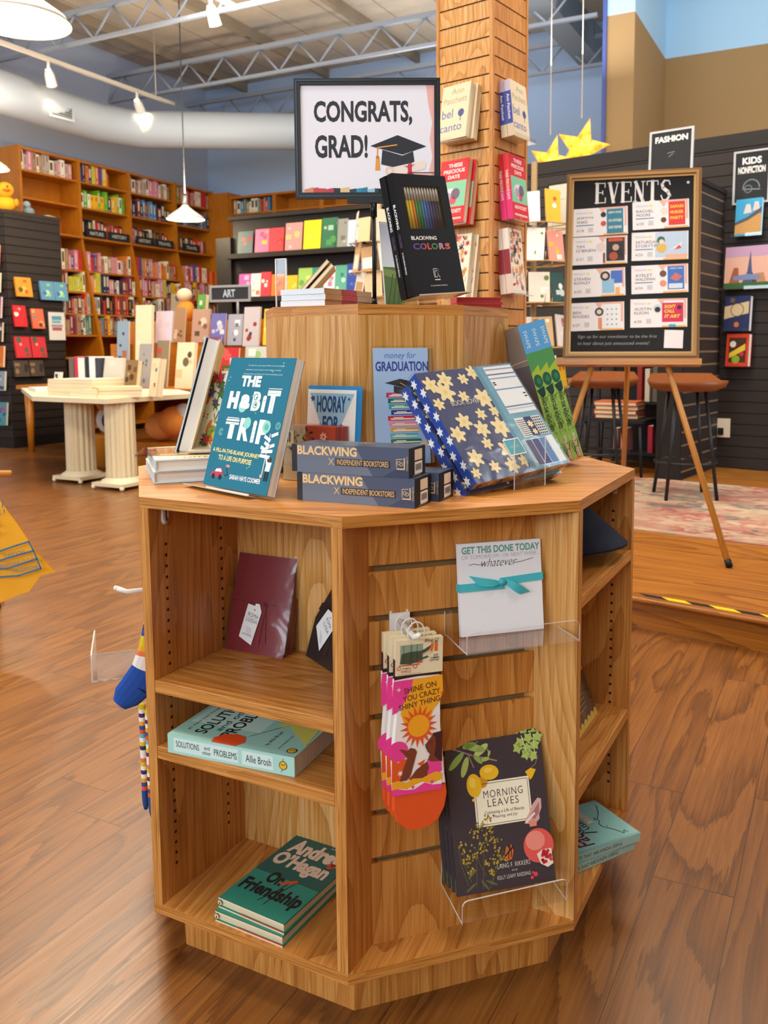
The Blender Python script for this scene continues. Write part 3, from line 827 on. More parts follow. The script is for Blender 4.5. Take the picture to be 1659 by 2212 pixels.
# boxed sets standing between the pencil boxes and the riser
RW = [C(h, .5) for h in ('#d4492f', '#e8dcc0', '#7a7f3a', '#efc9b8', '#2a2a2a', '#f0b090', '#b84a2a')]
def redset(m):
    m.r(0, 0, 1, 1, C('#e4d6b4')); m.r(.42, .4, 1, 1, C('#d4502f'), 1.5)
    floral(9, C('#d4502f'), RW, 70, .04, .1)(m) if False else None
    r_ = random.Random(9)
    for i in range(46): 
        u, v = r_.uniform(.1, .95), r_.uniform(.08, .95); m.c(u, v, .045, r_.choice(RW), 2 + i % 4, 8, .014, r_.random() * 3)
    m.star(.78, .82, .08, .045, 7, C('#eeb0a0'), 7); m.c(.78, .82, .02, C('#c9502f'), 8)
    m.r(.03, .62, .2, .9, C('#e9dcb4'), 7)
    m.l([(.08, .7), (.08, .86)], .02, INK, 8); m.l([(.12, .7), (.12, .86)], .02, INK, 8)
    m.r(0, 0, .9, .28, C('#c9ba94'), 7); m.t('TINY BOX', .42, .12, .58, .17, C('#8a7a5a'), 8)
t = thing('boxed_notecards', 'red and cream floral boxed notecards wedged behind the pencil boxes', 'boxed notecards', pose(-.2080, -.0905, ZT + .001, -.857, .06))
m = M(.112, .098); m.box(0, 0, -.016, .112, .098, 0, C('#a8442f', .5)); redset(m); m.to('box', t); film(t, .112, .098, .016, .002)
q = dup(t, pose(-.193, -.0832, ZT + .001, -.857, .06), 'second floral boxed notecards pressed behind the front floral box')

# gift set in shrink wrap, two deep, in an acrylic holder
NB, CRM = C('#2b3566', .4), C('#ecd9a0', .5)
def petal(m, u, v, r_, L, rot, col=None):
    m.star(u, v, r_, r_ * .55, 6, col or CRM, L, rot)
    for i in range(6):
        a = rot + math.pi * i / 3
        m.c(u + r_ * .5 * math.cos(a), v + r_ * .5 * math.sin(a) * m.w / m.h, r_ * .48, col or CRM, L + .2 + i * .05, 8, r_ * .24, a)
    m.c(u, v, r_ * .2, C('#e2c878'), L + 1.5, 8)
def lover(m):
    m.r(0, 0, 1, 1, NB)
    r_ = random.Random(4)
    for i, (u, v) in enumerate(((.08, .88), (.24, .91), (.42, .90), (.55, .95), (.06, .70), (.33, .74), (.18, .80), (.20, .52), (.40, .56), (.52, .42), (.08, .42), (.30, .30), (.47, .22), (.12, .2), (.25, .1), (.52, .70), (.42, .08), (.05, .08), (.56, .1), (.33, .43), (.55, .57))):
        petal(m, u, v, min((.098, .078, .056)[i % 3], u * .95, (.585 - u) * .98 + .035, v * .9), 2 + (i % 4) * .2, r_.random() * 2)
    m.t('BOOK LOVER', .17, .665, .46, .71, C('#d9d3c4'), 6)
    m.r(.58, 0, 1, 1, C('#5f9ab4'), 5); m.r(.585, .0, .62, 1, C('#4a86a4'), 5.5)
    m.r(.68, .52, .99, .985, C('#e9ecef'), 6)
    for v, c_ in ((.95, '#8a94a4'), (.90, '#5b6886'), (.86, '#7f9dc4'), (.75, '#6f8fc0'), (.58, '#6a7a9c'), (.555, '#b4c4d8')): m.r(.68, v, .99, v + .012, C(c_), 7)
    for v in (.82, .80, .69, .66): m.r(.69 if v > .7 else .95, v, .72 if v > .7 else .98, v + .012, INK, 7)
    m.r(.69, .29, .975, .47, C('#e4e2da'), 6)
    for i in range(9): m.r(.70, .30 + i * .018, .79, .306 + i * .018, C('#4a4f5c'), 7)
    m.r(.79, .29, .875, .47, NB, 7); petal(m, .83, .40, .035, 8, .4); petal(m, .835, .325, .03, 8, 1)
    for i in range(4):
        for j in range(7): m.r(.882 + i * .023, .295 + j * .025, .898 + i * .023, .310 + j * .025, C('#3a4254'), 7)
    m.r(.64, .02, .99, .27, C('#9fc0d6'), 6); m.r(.68, .03, .74, .26, C('#5a5a78'), 7); m.r(.75, .03, .82, .26, C('#4a4f86'), 7); m.r(.83, .03, .90, .26, C('#5f86b8'), 7); m.r(.91, .02, .985, .27, C('#dfe6e8'), 7)
    m.r(.45, .155, .62, .30, C('#4f9fb0'), 7); m.t('MIDORI', .49, .215, .58, .24, C('#a8d4dc'), 8)
    for a in ((.45, .155, .62, .163), (.45, .292, .62, .30), (.45, .155, .456, .30), (.614, .155, .62, .30)): m.r(*a, WHT, 8)
def loverspine(m):
    m.r(0, 0, 1, 1, C('#2246a0'))
    for i in range(9): m.star(.25 + .5 * (i % 2), .06 + i * .11, .5, .25, 6, WHT, 2, i, .8)
B2 = pose(.0481, -.3734, ZT + .0215, .3642, .6618, .0687)
gs = book('gift_set', 'navy and cream floral gift set in clear wrap, front one in the acrylic holder', 'gift set', B2, .2307, .2165, .0203, NB, C('#2b3566'), True, lover, 'navy floral gift sets', sdeco=loverspine)
m = M(.2307, .0203); m.T = Matrix(((1, 0, 0, 0), (0, 0, -1, -.0003), (0, 1, 0, -.0203), (0, 0, 0, 1)))
m.r(0, 0, 1, 1, C('#b8a184'), 1)
for i in range(9): m.star(.06 + i * .11, .4 + .25 * (i % 2), .045, .02, 5, C('#e8d9b8') if i % 2 else C('#3a4468'), 2, i)
m.to('box_edge', gs); film(gs, .2307, .2165, .0203, .003)
dup(gs, pose(.0481 - .002, -.3734 - .0, ZT + .0215, .3642, .6618, .0687) @ Matrix.Translation((-.004, -.006, -.0235)), 'navy and cream floral stationery gift set pressed behind the front one')
st_ = thing('acrylic_holder', 'clear acrylic holder with an upright front lip around the navy floral gift sets', 'display stand', pose(.0481, -.3734, ZT + .0005, .3642, 0))
m = M(); m.box(.09, 0, -.16, .205, .002, -.004, CLEAR); m.to('base', st_)
m = M(); m.box(.09, 0, -.008, .165, .085, -.006 + .0, CLEAR); m.box(.09, .0, -.006, .0908, .085, -.0045, EDGE); m.box(.1642, .0, -.006, .165, .085, -.0045, EDGE); m.T = Matrix.Translation((0, 0, .016)); m.to('front_lip', st_)

# three tall green spined picture books leaning to the left
def greenspine(m):
    m.r(0, .80, 1, 1, C('#5aa9e6'), 1); m.r(0, .64, 1, .80, C('#4f9a58'), 1); m.p([(0, .66), (1, .71), (1, .60), (0, .56)], C('#a8c23f'), 1.5); m.r(0, .0, 1, .58, C('#8fbf5a'), 1)
    m.c(.5, .60, .48, C('#1f5f4a'), 2, 14, .62); m.c(.55, .60, .25, C('#2f7f5a'), 3, 10, .3); m.p([(.05, .54), (.95, .56), (.9, .50), (.6, .485), (.3, .50)], C('#1c4038'), 2)
    r_ = random.Random(12)
    for i in range(90):
        v = r_.uniform(.05, .5); u = r_.uniform(.05, .95)
        m.l([(u, v), (min(.98, max(.02, u + r_.uniform(-.2, .2))), v + r_.uniform(.01, .03))], .05, C(r_.choice(('#5f8f2f', '#b4cf6a', '#d2dc78', '#3f6f2c', '#7fae8a'))), 1.5 + (i % 4) * .2)
    m.p([(.2, .0), (.9, .0), (.7, .14), (.5, .18)], C('#c8864a'), 2.5); 
    for i in range(9): m.l([(.5, .01), (.05 + i * .11, .10 + .02 * (i % 3))], .05, C('#3f5f2a') if i % 2 else C('#2f4a22'), 3)
    m.tv('SWAPE', .55, .83, .955, .42, C('#d6ecf8'), 3, .01); m.tv('WHAT THE ROAD SAID', .45, .24, .50, .42, INK, 4, .01); m.tv('FEIWEL AND FRIENDS', .55, .02, .185, .30, WHT, 4, .01)
gb = None
GW = .0216
GROOT = pose(.3252, -.1185, ZT + .0015, .1452, .1642, .2393)
for i in range(3):
    mw = GROOT @ Matrix.Translation((GW * i, 0, 0))
    if gb is None:
        gb = thing('picture_book', '', 'book', mw, 'green picture books')
        hh, dd = .2855, .2
        m = M(GW, hh); m.box(0.0002, 0, -dd, .003, hh, -.002, C('#8d8478', .3)); m.box(GW - .003, 0, -dd, GW - .0002, hh, -.002, C('#6fa05a', .4)); m.box(0.0002, 0, -.003, GW - .0002, hh, 0, C('#6fa05a', .4))
        greenspine(m)
        m.T = Matrix(((0, 0, -1, .0002), (0, 1, 0, 0), (1, 0, 0, -dd), (0, 0, 0, 1))); m.w = dd
        m.r(0, 0, 1, 1, C('#9b9184', .3)); m.r(.0, .0, 1, .72, C('#6c6a70', .3), 2); m.l([(0, .72), (1, .76)], .01, C('#d9d2b8'), 3)
        for k in range(4): m.r(.3, .58 - k * .025, .8, .59 - k * .025, C('#8a8890'), 3)
        m.to('cover', gb)
        M().box(.003, .003, -dd + .003, GW - .003, hh - .003, -.003, PG, (0, 1, 0)).to('pages', gb)
        b_ = gb
        gb['label'] = 'tall blue and green spined picture book, left of the leaning three, grey back showing'
    else:
        dup(gb, mw, 'tall picture book with blue and green spine, %s one of the leaning three' % ('middle', 'right')[i - 1])
t = thing('acrylic_easel', 'clear acrylic easel propping the tall green spined books behind the navy gift sets', 'display stand', pose(.315, -.06, ZT + .001, .14, .30, .0))
m = M(); m.box(-.02, 0, -.003, .10, .17, 0, CLEAR); m.to('back_plate', t); m = M(); m.box(-.02, 0, 0, .10, .002, .04, CLEAR); m.to('ledge', t)
# ------------------------------------------------------------------ things on the riser
def congrats(m):
    PK, DG = C('#eeb3a9'), C('#2b2b33', .6)
    m.r(0, 0, 1, 1, C('#eceaf0'), 1)
    m.p([(.94, 1), (1, 1), (1, .13), (.96, .2), (.985, .33), (.965, .5), (.985, .65), (.955, .82)], PK, 2); m.r(.80, .13, 1, .18, PK, 2); m.l([(.82, .185), (1, .185)], .006, DG, 3)
    m.t('CONGRATS,', .10, .625, .835, .855, DG, 3, .03); m.t('GRAD!', .105, .325, .50, .54, DG, 3, .03)
    m.p([(.52, .435), (.725, .535), (.94, .43), (.76, .355)], C('#1e1f26'), 4); m.p([(.61, .40), (.60, .265), (.70, .235), (.82, .27), (.85, .29), (.84, .385), (.76, .345)], C('#26272f'), 3.5)
    OG = C('#e59a3a')
    m.l([(.72, .445), (.575, .42), (.57, .33)], .009, OG, 5); m.c(.573, .33, .012, C('#c9742a'), 6); m.p([(.562, .32), (.588, .32), (.592, .21), (.555, .21)], OG, 5)
    PC, RD = C('#f1dfd2'), C('#c93244')
    m.p([(.64, .17), (.66, .23), (.92, .30), (.94, .27), (.93, .22), (.70, .15)], PC, 4); m.c(.665, .20, .035, C('#e6cbb9'), 5); m.c(.665, .20, .016, PC, 6)
    m.p([(.80, .185), (.83, .19), (.83, .275), (.80, .265)], RD, 6); m.p([(.77, .25), (.815, .225), (.855, .27), (.82, .245)], RD, 7); m.p([(.79, .16), (.81, .22), (.845, .165), (.825, .21)], RD, 7)
    m.p([(.60, .13), (.68, .10), (.8, .16), (.97, .14), (1, .12), (1, 0), (.6, 0)], C('#e4e4ea'), 1.5)
    x = .02
    r_ = random.Random(2)
    for c_ in ('#d9906a', '#c9464f', '#c9464f', '#c23f4f', '#2d2d38', '#e4c48a', '#3a3f4a', '#2d8fb8', '#2d7f9c', '#9cc4d8', '#343a46'):
        w_ = r_.uniform(.035, .07); m.p([(x, 0), (x + w_, 0), (x + w_, .035 + r_.random() * .02), (x, .03 + r_.random() * .02)], C(c_), 3); x += w_
    m.r(.58, 0, .78, .035, C('#4a3f3c'), 3); m.r(.8, 0, 1, .028, C('#c9464f'), 3)
sw, sh = .2810, .2255
SG = pose(-.1448, .0840, 1.3110, -.325, 0)
sign = thing('sign_holder', 'black framed sign on a slim pole with a white CONGRATS, GRAD! poster', 'sign', pose(-.029, .105, ZR, -.325, 0))
iv = sign.matrix_world.inverted() @ SG
FRB = C('#0c0d0e', .4, 0, 0, .3)
m = M(sw, sh); m.T = iv
bw = .0115
for a in ((0, 0, sw, bw), (0, sh - bw, sw, sh), (0, bw, bw, sh - bw), (sw - bw, bw, sw, sh - bw)):
    m.box(a[0], a[1], -.006, a[2], a[3], .004, FRB)
for a in ((.0035, .0035, sw - .0035, .0055), (.0035, sh - .0055, sw - .0035, sh - .0035), (.0035, .0035, .0055, sh - .0035), (sw - .0055, .0035, sw - .0035, sh - .0035)): m.box(a[0], a[1], .004, a[2], a[3], .0056, C('#1a1c1f', .3))
m.box(.004, .004, -.007, sw - .004, sh - .004, -.005, FRB); m.to('frame', sign)
m = M(sw - 2 * bw, sh - 2 * bw); m.T = iv @ Matrix.Translation((bw, bw, -.001)); congrats(m); m.to('poster', sign)
m = M(); m.T = iv; m.box(.10, -.009, -.005, .215, .0005, .005, FRB); m.to('clip_bar', sign)
px_ = .151
m = M(); m.T = iv; m.tube([(px_, -.035, 0), (px_, -.008, 0)], .0065, FRB, 12); m.to('collar', sign)
m = M(); m.T = iv; m.tube([(px_, -(1.3110 - ZR) + .008, 0), (px_, -.03, 0)], .004, FRB, 12); m.tube([(px_, -(1.3110 - ZR) + .004, 0), (px_, -(1.3110 - ZR) + .02, 0)], [.0065, .005], FRB, 12); m.to('pole', sign)
m = M(); m.T = iv; m.box(.09, -(1.3110 - ZR), -.04, .21, -(1.3110 - ZR) + .004, .04, FRB); m.to('foot_plate', sign)

# black colouring pencil boxes
RB = ['#d8b021', '#d9bd2c', '#df7a26', '#3f8a3a', '#2f7f4f', '#2f7a8a', '#2f6fb0', '#2c58a0', '#34406e', '#2f3358', '#2b2d44', '#30323c']
BX = C('#0e0e10', .5, 0, 0, .22)
def colorsbox(mw, label):
    w, h, d = .131, .2195, .0165
    t = thing('coloring_pencil_box', label, 'pencil box', mw, 'black colouring pencil boxes')
    m = M(w, h)
    wu0, wu1, wv0, wv1 = .155, .845, .548, .905
    a, b, c_, e = wu0 * w, wu1 * w, wv0 * h, wv1 * h
    m.box(0, 0, -d, w, h, -.006, BX)
    m.box(0, 0, -.006, w, c_, 0, BX); m.box(0, e, -.006, w, h, 0, BX); m.box(0, c_, -.006, a, e, 0, BX); m.box(b, c_, -.006, w, e, 0, BX)
    m.t('BLACKWING', .145, .455, .62, .487, WHT, 1, .03)
    for ch, c2, u0, u1 in (('C', '#5b4a8c', .15, .275), ('O', '#7a4a9c', .28, .405), ('L', '#e0523f', .42, .49), ('O', '#4f8a4a', .495, .62), ('R', '#e58aa8', .64, .745), ('S', '#e0603f', .755, .855)): m.t(ch, u0, .375, u1, .428, C(c2), 1, .04)
    m.p([(.375, .378), (.405, .40), (.38, .425), (.36, .42), (.375, .40), (.355, .382)], C('#d8543f'), 2); m.p([(.67, .378), (.685, .40), (.67, .425), (.65, .412)], C('#5aa8d0'), 2); m.r(.775, .405, .83, .413, C('#5ab0c8'), 2)
    for rr in (.0,): 
        m.l([(.45, .145), (.45, .213), (.52, .213)], .008, WHT, 1); m.l([(.472, .145), (.472, .196), (.52, .196)], .008, WHT, 1); m.l([(.45, .145), (.51, .145)], .008, WHT, 1); m.ell(.52, .197, .028, .008, WHT, 1, -90, 90); m.ell(.515, .168, .022, .008, WHT, 1, -90, 90); m.l([(.52, .17), (.555, .14)], .008, WHT, 1)
    m.r(.45, .118, .555, .126, WHT, 1); m.t('12 COLORING PENCILS', .35, .068, .67, .079, WHT, 1, .0)
    m.T = Matrix(((0, 0, -1, 0), (0, 1, 0, 0), (1, 0, 0, -d), (0, 0, 0, 1))); m.w = d
    m.tv('BLACKWING', .5, .55, .75, .38, WHT, 1, .02); m.tv('COLORS', .5, .40, .51, .34, C('#6a4a6c'), 1, .02); m.tv('12 COLORING PENCILS', .5, .18, .36, .22, WHT, 1, .01)
    m.to('sleeve', t)
    for i, c2 in enumerate(RB):
        q = M(); x = a + .0035 + (b - a - .007) * (i + .5) / 12
        q.tube([(x, c_ + .0005, -.0032), (x, c_ + (e - c_) * .66, -.0032)], .0027, C(c2, .35), 8)
        q.tube([(x, c_ + (e - c_) * .66, -.0032), (x, e - .006, -.0032), (x, e - .001, -.0032)], [.0027, .0023, .0006], C('#c9c2b4', .3, .3), 8)
        q.to('pencil', t)
    q = M(); q.box(a, c_, -.0004, b, e, -.0002, FILM); q.to('window_film', t)
    return t
B4 = pose(.0195, -.1480, 1.1135, .40, .1662, .0855)
c1 = colorsbox(B4, 'black coloring pencil box with a window of pencils, front one on the riser')
dup(c1, B4 @ Matrix.Translation((-.0015, 0, -.0172)), 'black coloring pencil box right behind the front one, only its spine showing')
t = thing('acrylic_easel', 'clear acrylic easel with a bent ledge under the black coloring pencil boxes', 'display stand', B4)
m = M(); m.box(.02, .0, -.0375, .115, .12, -.0355, CLEAR); m.to('back_plate', t)
SMK = acrylic('dark_acrylic', (.35, .34, .33))
m = M(); m.box(.0, -.003, -.036, .131, -.001, .016, SMK); m.box(0, -.0031, .016, .131, -.0009, .0168, C('#cfc8b4', .3)); m.to('ledge', t)
m = M(); m.box(.02, -.0055, -.06, .11, -.003, -.03, CLEAR); m.to('foot', t)

# postcard, small books and the leaning notebooks on the left of the riser
t = thing('postcard', 'postcard of green grass and pale sky leaning behind the black pencil boxes', 'postcard', pose(.020, .035, ZR + .001, .15, .16))
m = M(.075, .175); m.box(0, 0, -.001, .075, .175, 0, WHT); m.r(.03, .48, .97, .97, C('#d8e2ee'), 1); m.r(.03, .03, .97, .48, C('#5f7a4a'), 1); m.p([(.03, .46), (.97, .40), (.97, .3), (.03, .38)], C('#7f9a5a'), 2)
for i in range(5): m.l([(.1 + .15 * i, .05), (.3 + .1 * i, .4)], .02, C('#46603a'), 2)
m.to('print', t)
TAN, DRED, PALE = C('#b79a78', .6), C('#a63a41', .55), C('#dfe6ec', .5)
sb = None
SLAB = ('top', 'middle', 'bottom')
for i in range(3):
    z = ZR + .0005 + (2 - i) * .0105
    mw = pose((-.1925, -.1915, -.1930)[i], (-.0025, -.004, -.003)[i], z, -.862 + .01 * i, 0)
    lab = 'thin pale book with a red banded tan end, %s of three stacked on the riser' % SLAB[i]
    if sb is None:
        sb = thing('thin_book', lab, 'book', mw, 'thin pale books on the riser')
        w, h, d = .1010, .0100, .150
        m = M(); m.box(0, 0, -d, w, .0012, 0, PALE); m.box(0, h - .0012, -d, w, h, 0, PALE); m.box(0, .0012, -.0012, w, h - .0012, 0, PALE)
        m.box(w, 0, -d, w + .0004, h, 0, TAN); m.box(w + .0004, 0, -.100, w + .0008, h, -.052, DRED); m.to('cover', sb)
        M().box(.001, .0012, -d + .001, w - .001, h - .0012, -.0012, PG).to('pages', sb)
    else: dup(sb, mw, lab)
HB = [None]
for i in range(2):
    mw = pose(-.171 + .0085 * i, .065, ZR + .0085 - .0075 * i, -.25, 0, -.74)
    lab = ('tan edged notebook leaning far over at the left end of the riser, outer one', 'tan edged notebook leaning far over at the left end of the riser, inner one')[i]
    if i == 0:
        nb = thing('thin_notebook', lab, 'notebook', mw, 'leaning notebooks on the riser')
        h, d = .118, .12
        m = M(); m.box(0, 0, -d, .0012, h, 0, TAN); m.box(.0062, 0, -d, .0074, h, 0, TAN); m.box(.0012, 0, -d, .0062, h, -d + .001, TAN); m.to('cover', nb)
        M().box(.0012, .001, -d + .001, .0062, h - .001, -.001, PGC, (0, 1, 0)).to('pages', nb)
    else: dup(nb, mw, lab)
t = thing('card_holder', 'clear acrylic holder with an upright lip at the left corner of the riser', 'display stand', pose(-.1830, .062, ZR + .0005, -.80, 0))
WE = C('#e6e8ea', .25)
m = M(); m.box(-.006, 0, -.09, .055, .002, .004, CLEAR); m.to('base', t)
m = M(); m.box(-.006, .0, .004, .020, .094, .006, CLEAR)
for a in ((-.006, 0, -.0046, .094), (.0186, 0, .020, .094), (-.006, .0926, .020, .094), (-.006, 0, .020, .0014)): m.box(a[0], a[1], .0036, a[2], a[3], .0066, WE)
m.to('front_lip', t)
rb = None
for i in range(2):
    mw = pose(.165, .02 - .004 * i, ZR + .0123 * (2 - i) + .0003, -.15, LIE)
    lab = 'small dark red book lying flat at the riser\'s right end, %s of two' % ('upper', 'lower')[i]
    if rb is None: rb = book('pocket_book', lab, 'book', mw, .095, .06, .012, C('#a8323c', .45), C('#a03a40', .6), True, None, 'small red books on the riser')
    else: dup(rb, mw, lab)
# ------------------------------------------------------------------ things in the bays
def journal(m, c_):
    k = C(c_, .35)
    m.r(0, .50, 1, .58, k, 6); m.r(0, .503, 1, .508, C('#3a0c10' if c_ == '#761820' else '#111011'), 7)
    m.ell(.60, .50, .028, .018, k, 8); m.l([(.60, .49), (.57, .1)], .012, k, 7); m.l([(.60, .49), (.68, .12)], .012, k, 7)
    m.p([(.22, .15), (.45, .08), (.55, .42), (.50, .50), (.43, .50), (.425, .475), (.30, .49)], WHT, 9) if c_ == '#761820' else m.p([(.11, .33), (.36, .12), (.60, .40), (.46, .53), (.32, .545)], WHT, 9)
    if c_ == '#761820':
        m.t('ROMA', .325, .355, .51, .395, INK, 10, -.01, 0, -.20); m.t('LUSSA', .305, .305, .50, .345, INK, 10, -.01, 0, -.20); m.c(.43, .435, .012, C('#b5404a'), 10)
        for i in range(4): m.l([(.32 + .006 * i, .255 - i * .02), (.42, .235 - i * .02)], .005, C('#8a8a8a'), 10)
        m.t('ROMA LUSSA & CO', .27, .17, .44, .185, C('#777777'), 10, 0, 0, -.20)
    else:
        m.t('ROMA', .34, .40, .53, .44, INK, 10, -.01, 0, -.55); m.t('LUSSA', .28, .345, .50, .385, INK, 10, -.01, 0, -.55); m.c(.44, .475, .012, C('#b5404a'), 10)
        for i in range(4): m.l([(.26 + .01 * i, .31 - i * .025), (.34 + .01 * i, .26 - i * .025)], .005, C('#8a8a8a'), 10)
WINE, DKB = C('#761820', .38), C('#2c2422', .45)
j = book('leather_journal', 'dark red wrapped journal with a white tag on the left bay\'s upper shelf', 'journal', pose(-.3186, -.0876, .4884, -.7756, .2887), .1235, .172, .0247, WINE, WINE, True, lambda m: journal(m, '#761820'))
film(j, .1235, .172, .0247, .004)
j = book('leather_journal', 'dark brown wrapped journal with a white tag, half hidden behind the front corner post', 'journal', pose(-.1885, -.1690, .4884, -1.30, .30), .12, .168, .022, DKB, DKB, True, lambda m: journal(m, '#2c2422'))
film(j, .12, .168, .022, .004)
MINT, PALEM = C('#a9d8cc', .45), C('#cfe9e2', .5)
def solutions(m):
    m.r(0, 0, 1, 1, C('#9fcdbd'), 1); m.r(.0, .0, 1, .07, MINT, 1.5)
    m.r(.03, .32, .60, .97, C('#c4e0cf'), 1.6)
    m.c(.5, .28, 0.001, MINT, 1)
    # lettering runs up the cover as seen from the front edge
    m.tv('SOLUTIONS', .20, .12, .98, .095, INK, 3, .015, True); m.tv('and other', .30, .22, .86, .05, INK, 3, .0, True); m.tv('PROBLEMS', .40, .14, .96, .095, INK, 3, .015, True)
    m.tv('#1 New York Times Bestseller', .095, .15, .95, .022, INK, 3, .0, True)
    m.tv('by Allie Brosh', .74, .12, .42, .035, INK, 3, .0, True); m.tv('author of Hyperbole and a Half', .84, .1, .38, .02, INK, 3, .0, True)
    m.p([(.36, .0), (.34, .08), (.38, .18), (.46, .22), (.54, .20), (.58, .10), (.55, .0)], C('#e8501f'), 4)
    m.l([(.56, .22), (.70, .50)], .004, INK, 4)
    m.p([(.66, .52), (.70, .50), (.74, .56), (.82, .44), (.99, .24), (.97, .55), (.9, .82), (.74, .86), (.70, .7)], C('#d8d05f'), 3); m.p([(.52, .60), (.58, .74), (.64, .80), (.60, .68)], C('#d8d05f'), 3)
    m.c(.94, .10, .032, C('#e8b52a'), 4); m.ell(.94, .10, .032, .006, INK, 5); m.c(.93, .11, .006, INK, 5); m.c(.95, .115, .006, INK, 5)
SB = thing('thick_paperback', 'thick mint green paperback lying spine out on the left bay\'s middle shelf', 'book', pose(-.4246, -.2273, .3774, -.6902))
w, h, d = .2311, .0308, .165
m = M(w, h); m.box(0, 0, -d, w, .0008, 0, MINT); m.box(0, h - .0008, -d, w, h, 0, MINT); m.box(0, .0008, -.0008, w, h - .0008, 0, MINT)
m.r(.05, .14, .57, .86, PALEM, 1); m.r(.60, .14, .84, .86, PALEM, 1)
m.t('SOLUTIONS', .07, .40, .26, .72, INK, 2, .0); m.t('and', .30, .52, .345, .72, INK, 2); m.t('other', .285, .26, .355, .46, INK, 2); m.t('PROBLEMS', .38, .32, .56, .66, INK, 2, .0); m.t('Allie Brosh', .63, .32, .825, .70, INK, 2)
m.c(.915, .5, .028, C('#e8b52a'), 2); m.ell(.915, .5, .028, .004, INK, 3); m.l([(.90, .58), (.91, .50), (.93, .56)], .004, INK, 3); m.l([(.915, .72), (.915, .84)], .003, INK, 2); m.l([(.91, .28), (.90, .15)], .003, INK, 2)
m.T = Matrix(((1, 0, 0, 0), (0, 0, 1, h), (0, -1, 0, 0), (0, 0, 0, 1))); m.h = d; solutions(m)
m.to('cover', SB)
M().box(.0008, .0008, -d + .0005, w - .0008, h - .0008, -.0008, PG).to('pages', SB)
GT, DT = C('#2f8a76', .45), C('#1f5c55', .45)
def friend(m):
    CR, OR = C('#e3c6ac'), C('#d4562a')
    m.r(0, 0, 1, 1, DT, 1); m.r(0, 0, 1, .44, GT, 2)
    m.t('Andrew', .10, .76, .98, .96, CR, 3, .05, .0); m.t('O’Hagan', .06, .52, .90, .75, CR, 3, .05, .0)
    m.t('On', .26, .335, .50, .485, INK, 3, .04); m.t('Friendship', .05, .13, .96, .33, INK, 3, .04)
    m.p([(.46, .38), (.52, .41), (.64, .47), (.68, .45), (.60, .39), (.50, .36)], OR, 4); m.c(.83, .76, .06, C('#b8522a'), 4); m.p([(.80, .79), (.88, .80), (.85, .74)], C('#7f2a1c'), 5)
    m.l([(.58, .40), (.54, .27), (.45, .12)], .012, C('#3a2f22'), 5); m.l([(.66, .44), (.58, .25), (.56, .1)], .01, C('#3a2f22'), 5); m.l([(.5, .2), (.6, .3)], .01, C('#3a2f22'), 5); m.t('Author of Caledonian Road', .6, .965, .97, .985, CR, 3)
fr = book('hardcover_novel', 'green hardcover novel with big cream lettering, upper of two in the left bay\'s bottom', 'book', pose(-.3548, -.2618, .1370, -.845, LIE), .1345, .203, .0172, GT, PGC, True, friend, 'pair of green novels')
m = M(.1345, .0172); m.T = Matrix(((1, 0, 0, 0), (0, 0, -1, -.0005), (0, 1, 0, -.0172), (0, 0, 0, 1)))
m.r(.0, .0, 1, .14, CREAM, 1); m.r(0, .86, 1, 1, CREAM, 1); m.c(.018, .5, .03, CREAM, 1); m.t('faber', .006, .3, .03, .7, INK, 2, .02); m.r(.32, .16, 1, .26, C('#d23c2a'), 2); m.to('jacket_edge', fr)
dup(fr, pose(-.3609, -.2681, .1190, -.815, LIE), 'green hardcover novel lying flat underneath, lower of two in the left bay\'s bottom')

# right bay
NAVYC = C('#1c2236', .85)
cap = thing('baseball_cap', 'dark navy baseball cap lying on the upper shelf of the right bay', 'cap', Matrix.Translation((.2580, -.2180, .6325)) @ Matrix.Rotation(R(-45), 4, 'Z') @ Matrix.Scale(1.28, 4))
m = M(); P = []; F = []; n = 20; k2 = 7
for j_ in range(k2):
    a = (math.pi / 2) * j_ / (k2 - 1)
    for i in range(n): P.append((-.055 + .085 * math.cos(a) * math.cos(2 * math.pi * i / n), .03 + .075 * math.cos(a) * math.sin(2 * math.pi * i / n), .012 + .085 * math.sin(a)))
for j_ in range(k2 - 1): F += [(j_ * n + i, j_ * n + (i + 1) % n, (j_ + 1) * n + (i + 1) % n, (j_ + 1) * n + i) for i in range(n)]
m.add(P, F, NAVYC, smooth=True); m.to('crown', cap)
m = M(); P = []; F = []
na, nr = 14, 5
for s_ in (0, 1):
    for i in range(na + 1):
        a = R(-78 + 156 * i / na)
        for k in range(nr + 1):
            q = k / nr
            rx = .07 + .062 * q * (math.cos(a) ** .5)
            x, y = -.055 + rx * math.cos(a) * 1.08, .03 + (.074 + .012 * q) * math.sin(a)
            P.append((x + .015 * q, y * (1 + .12 * q), .010 + .082 * (1 - .80 * q) - .012 * (math.sin(a) ** 2) * q - .003 * s_))
st2 = (na + 1) * (nr + 1)
for s_ in (0, 1):
    for i in range(na):
        for k in range(nr):
            q = [s_ * st2 + i * (nr + 1) + k, s_ * st2 + (i + 1) * (nr + 1) + k, s_ * st2 + (i + 1) * (nr + 1) + k + 1, s_ * st2 + i * (nr + 1) + k + 1]
            F.append(tuple(q if s_ else q[::-1]))
for i in range(na): F.append((i * (nr + 1) + nr, (i + 1) * (nr + 1) + nr, st2 + (i + 1) * (nr + 1) + nr, st2 + i * (nr + 1) + nr))
m.add(P, F, NAVYC, smooth=True); m.to('brim', cap); m = M(); m.ball((-.055, .03, .098), .006, NAVYC, 8); m.to('button', cap)
YL = C('#dcbb4a', .5)
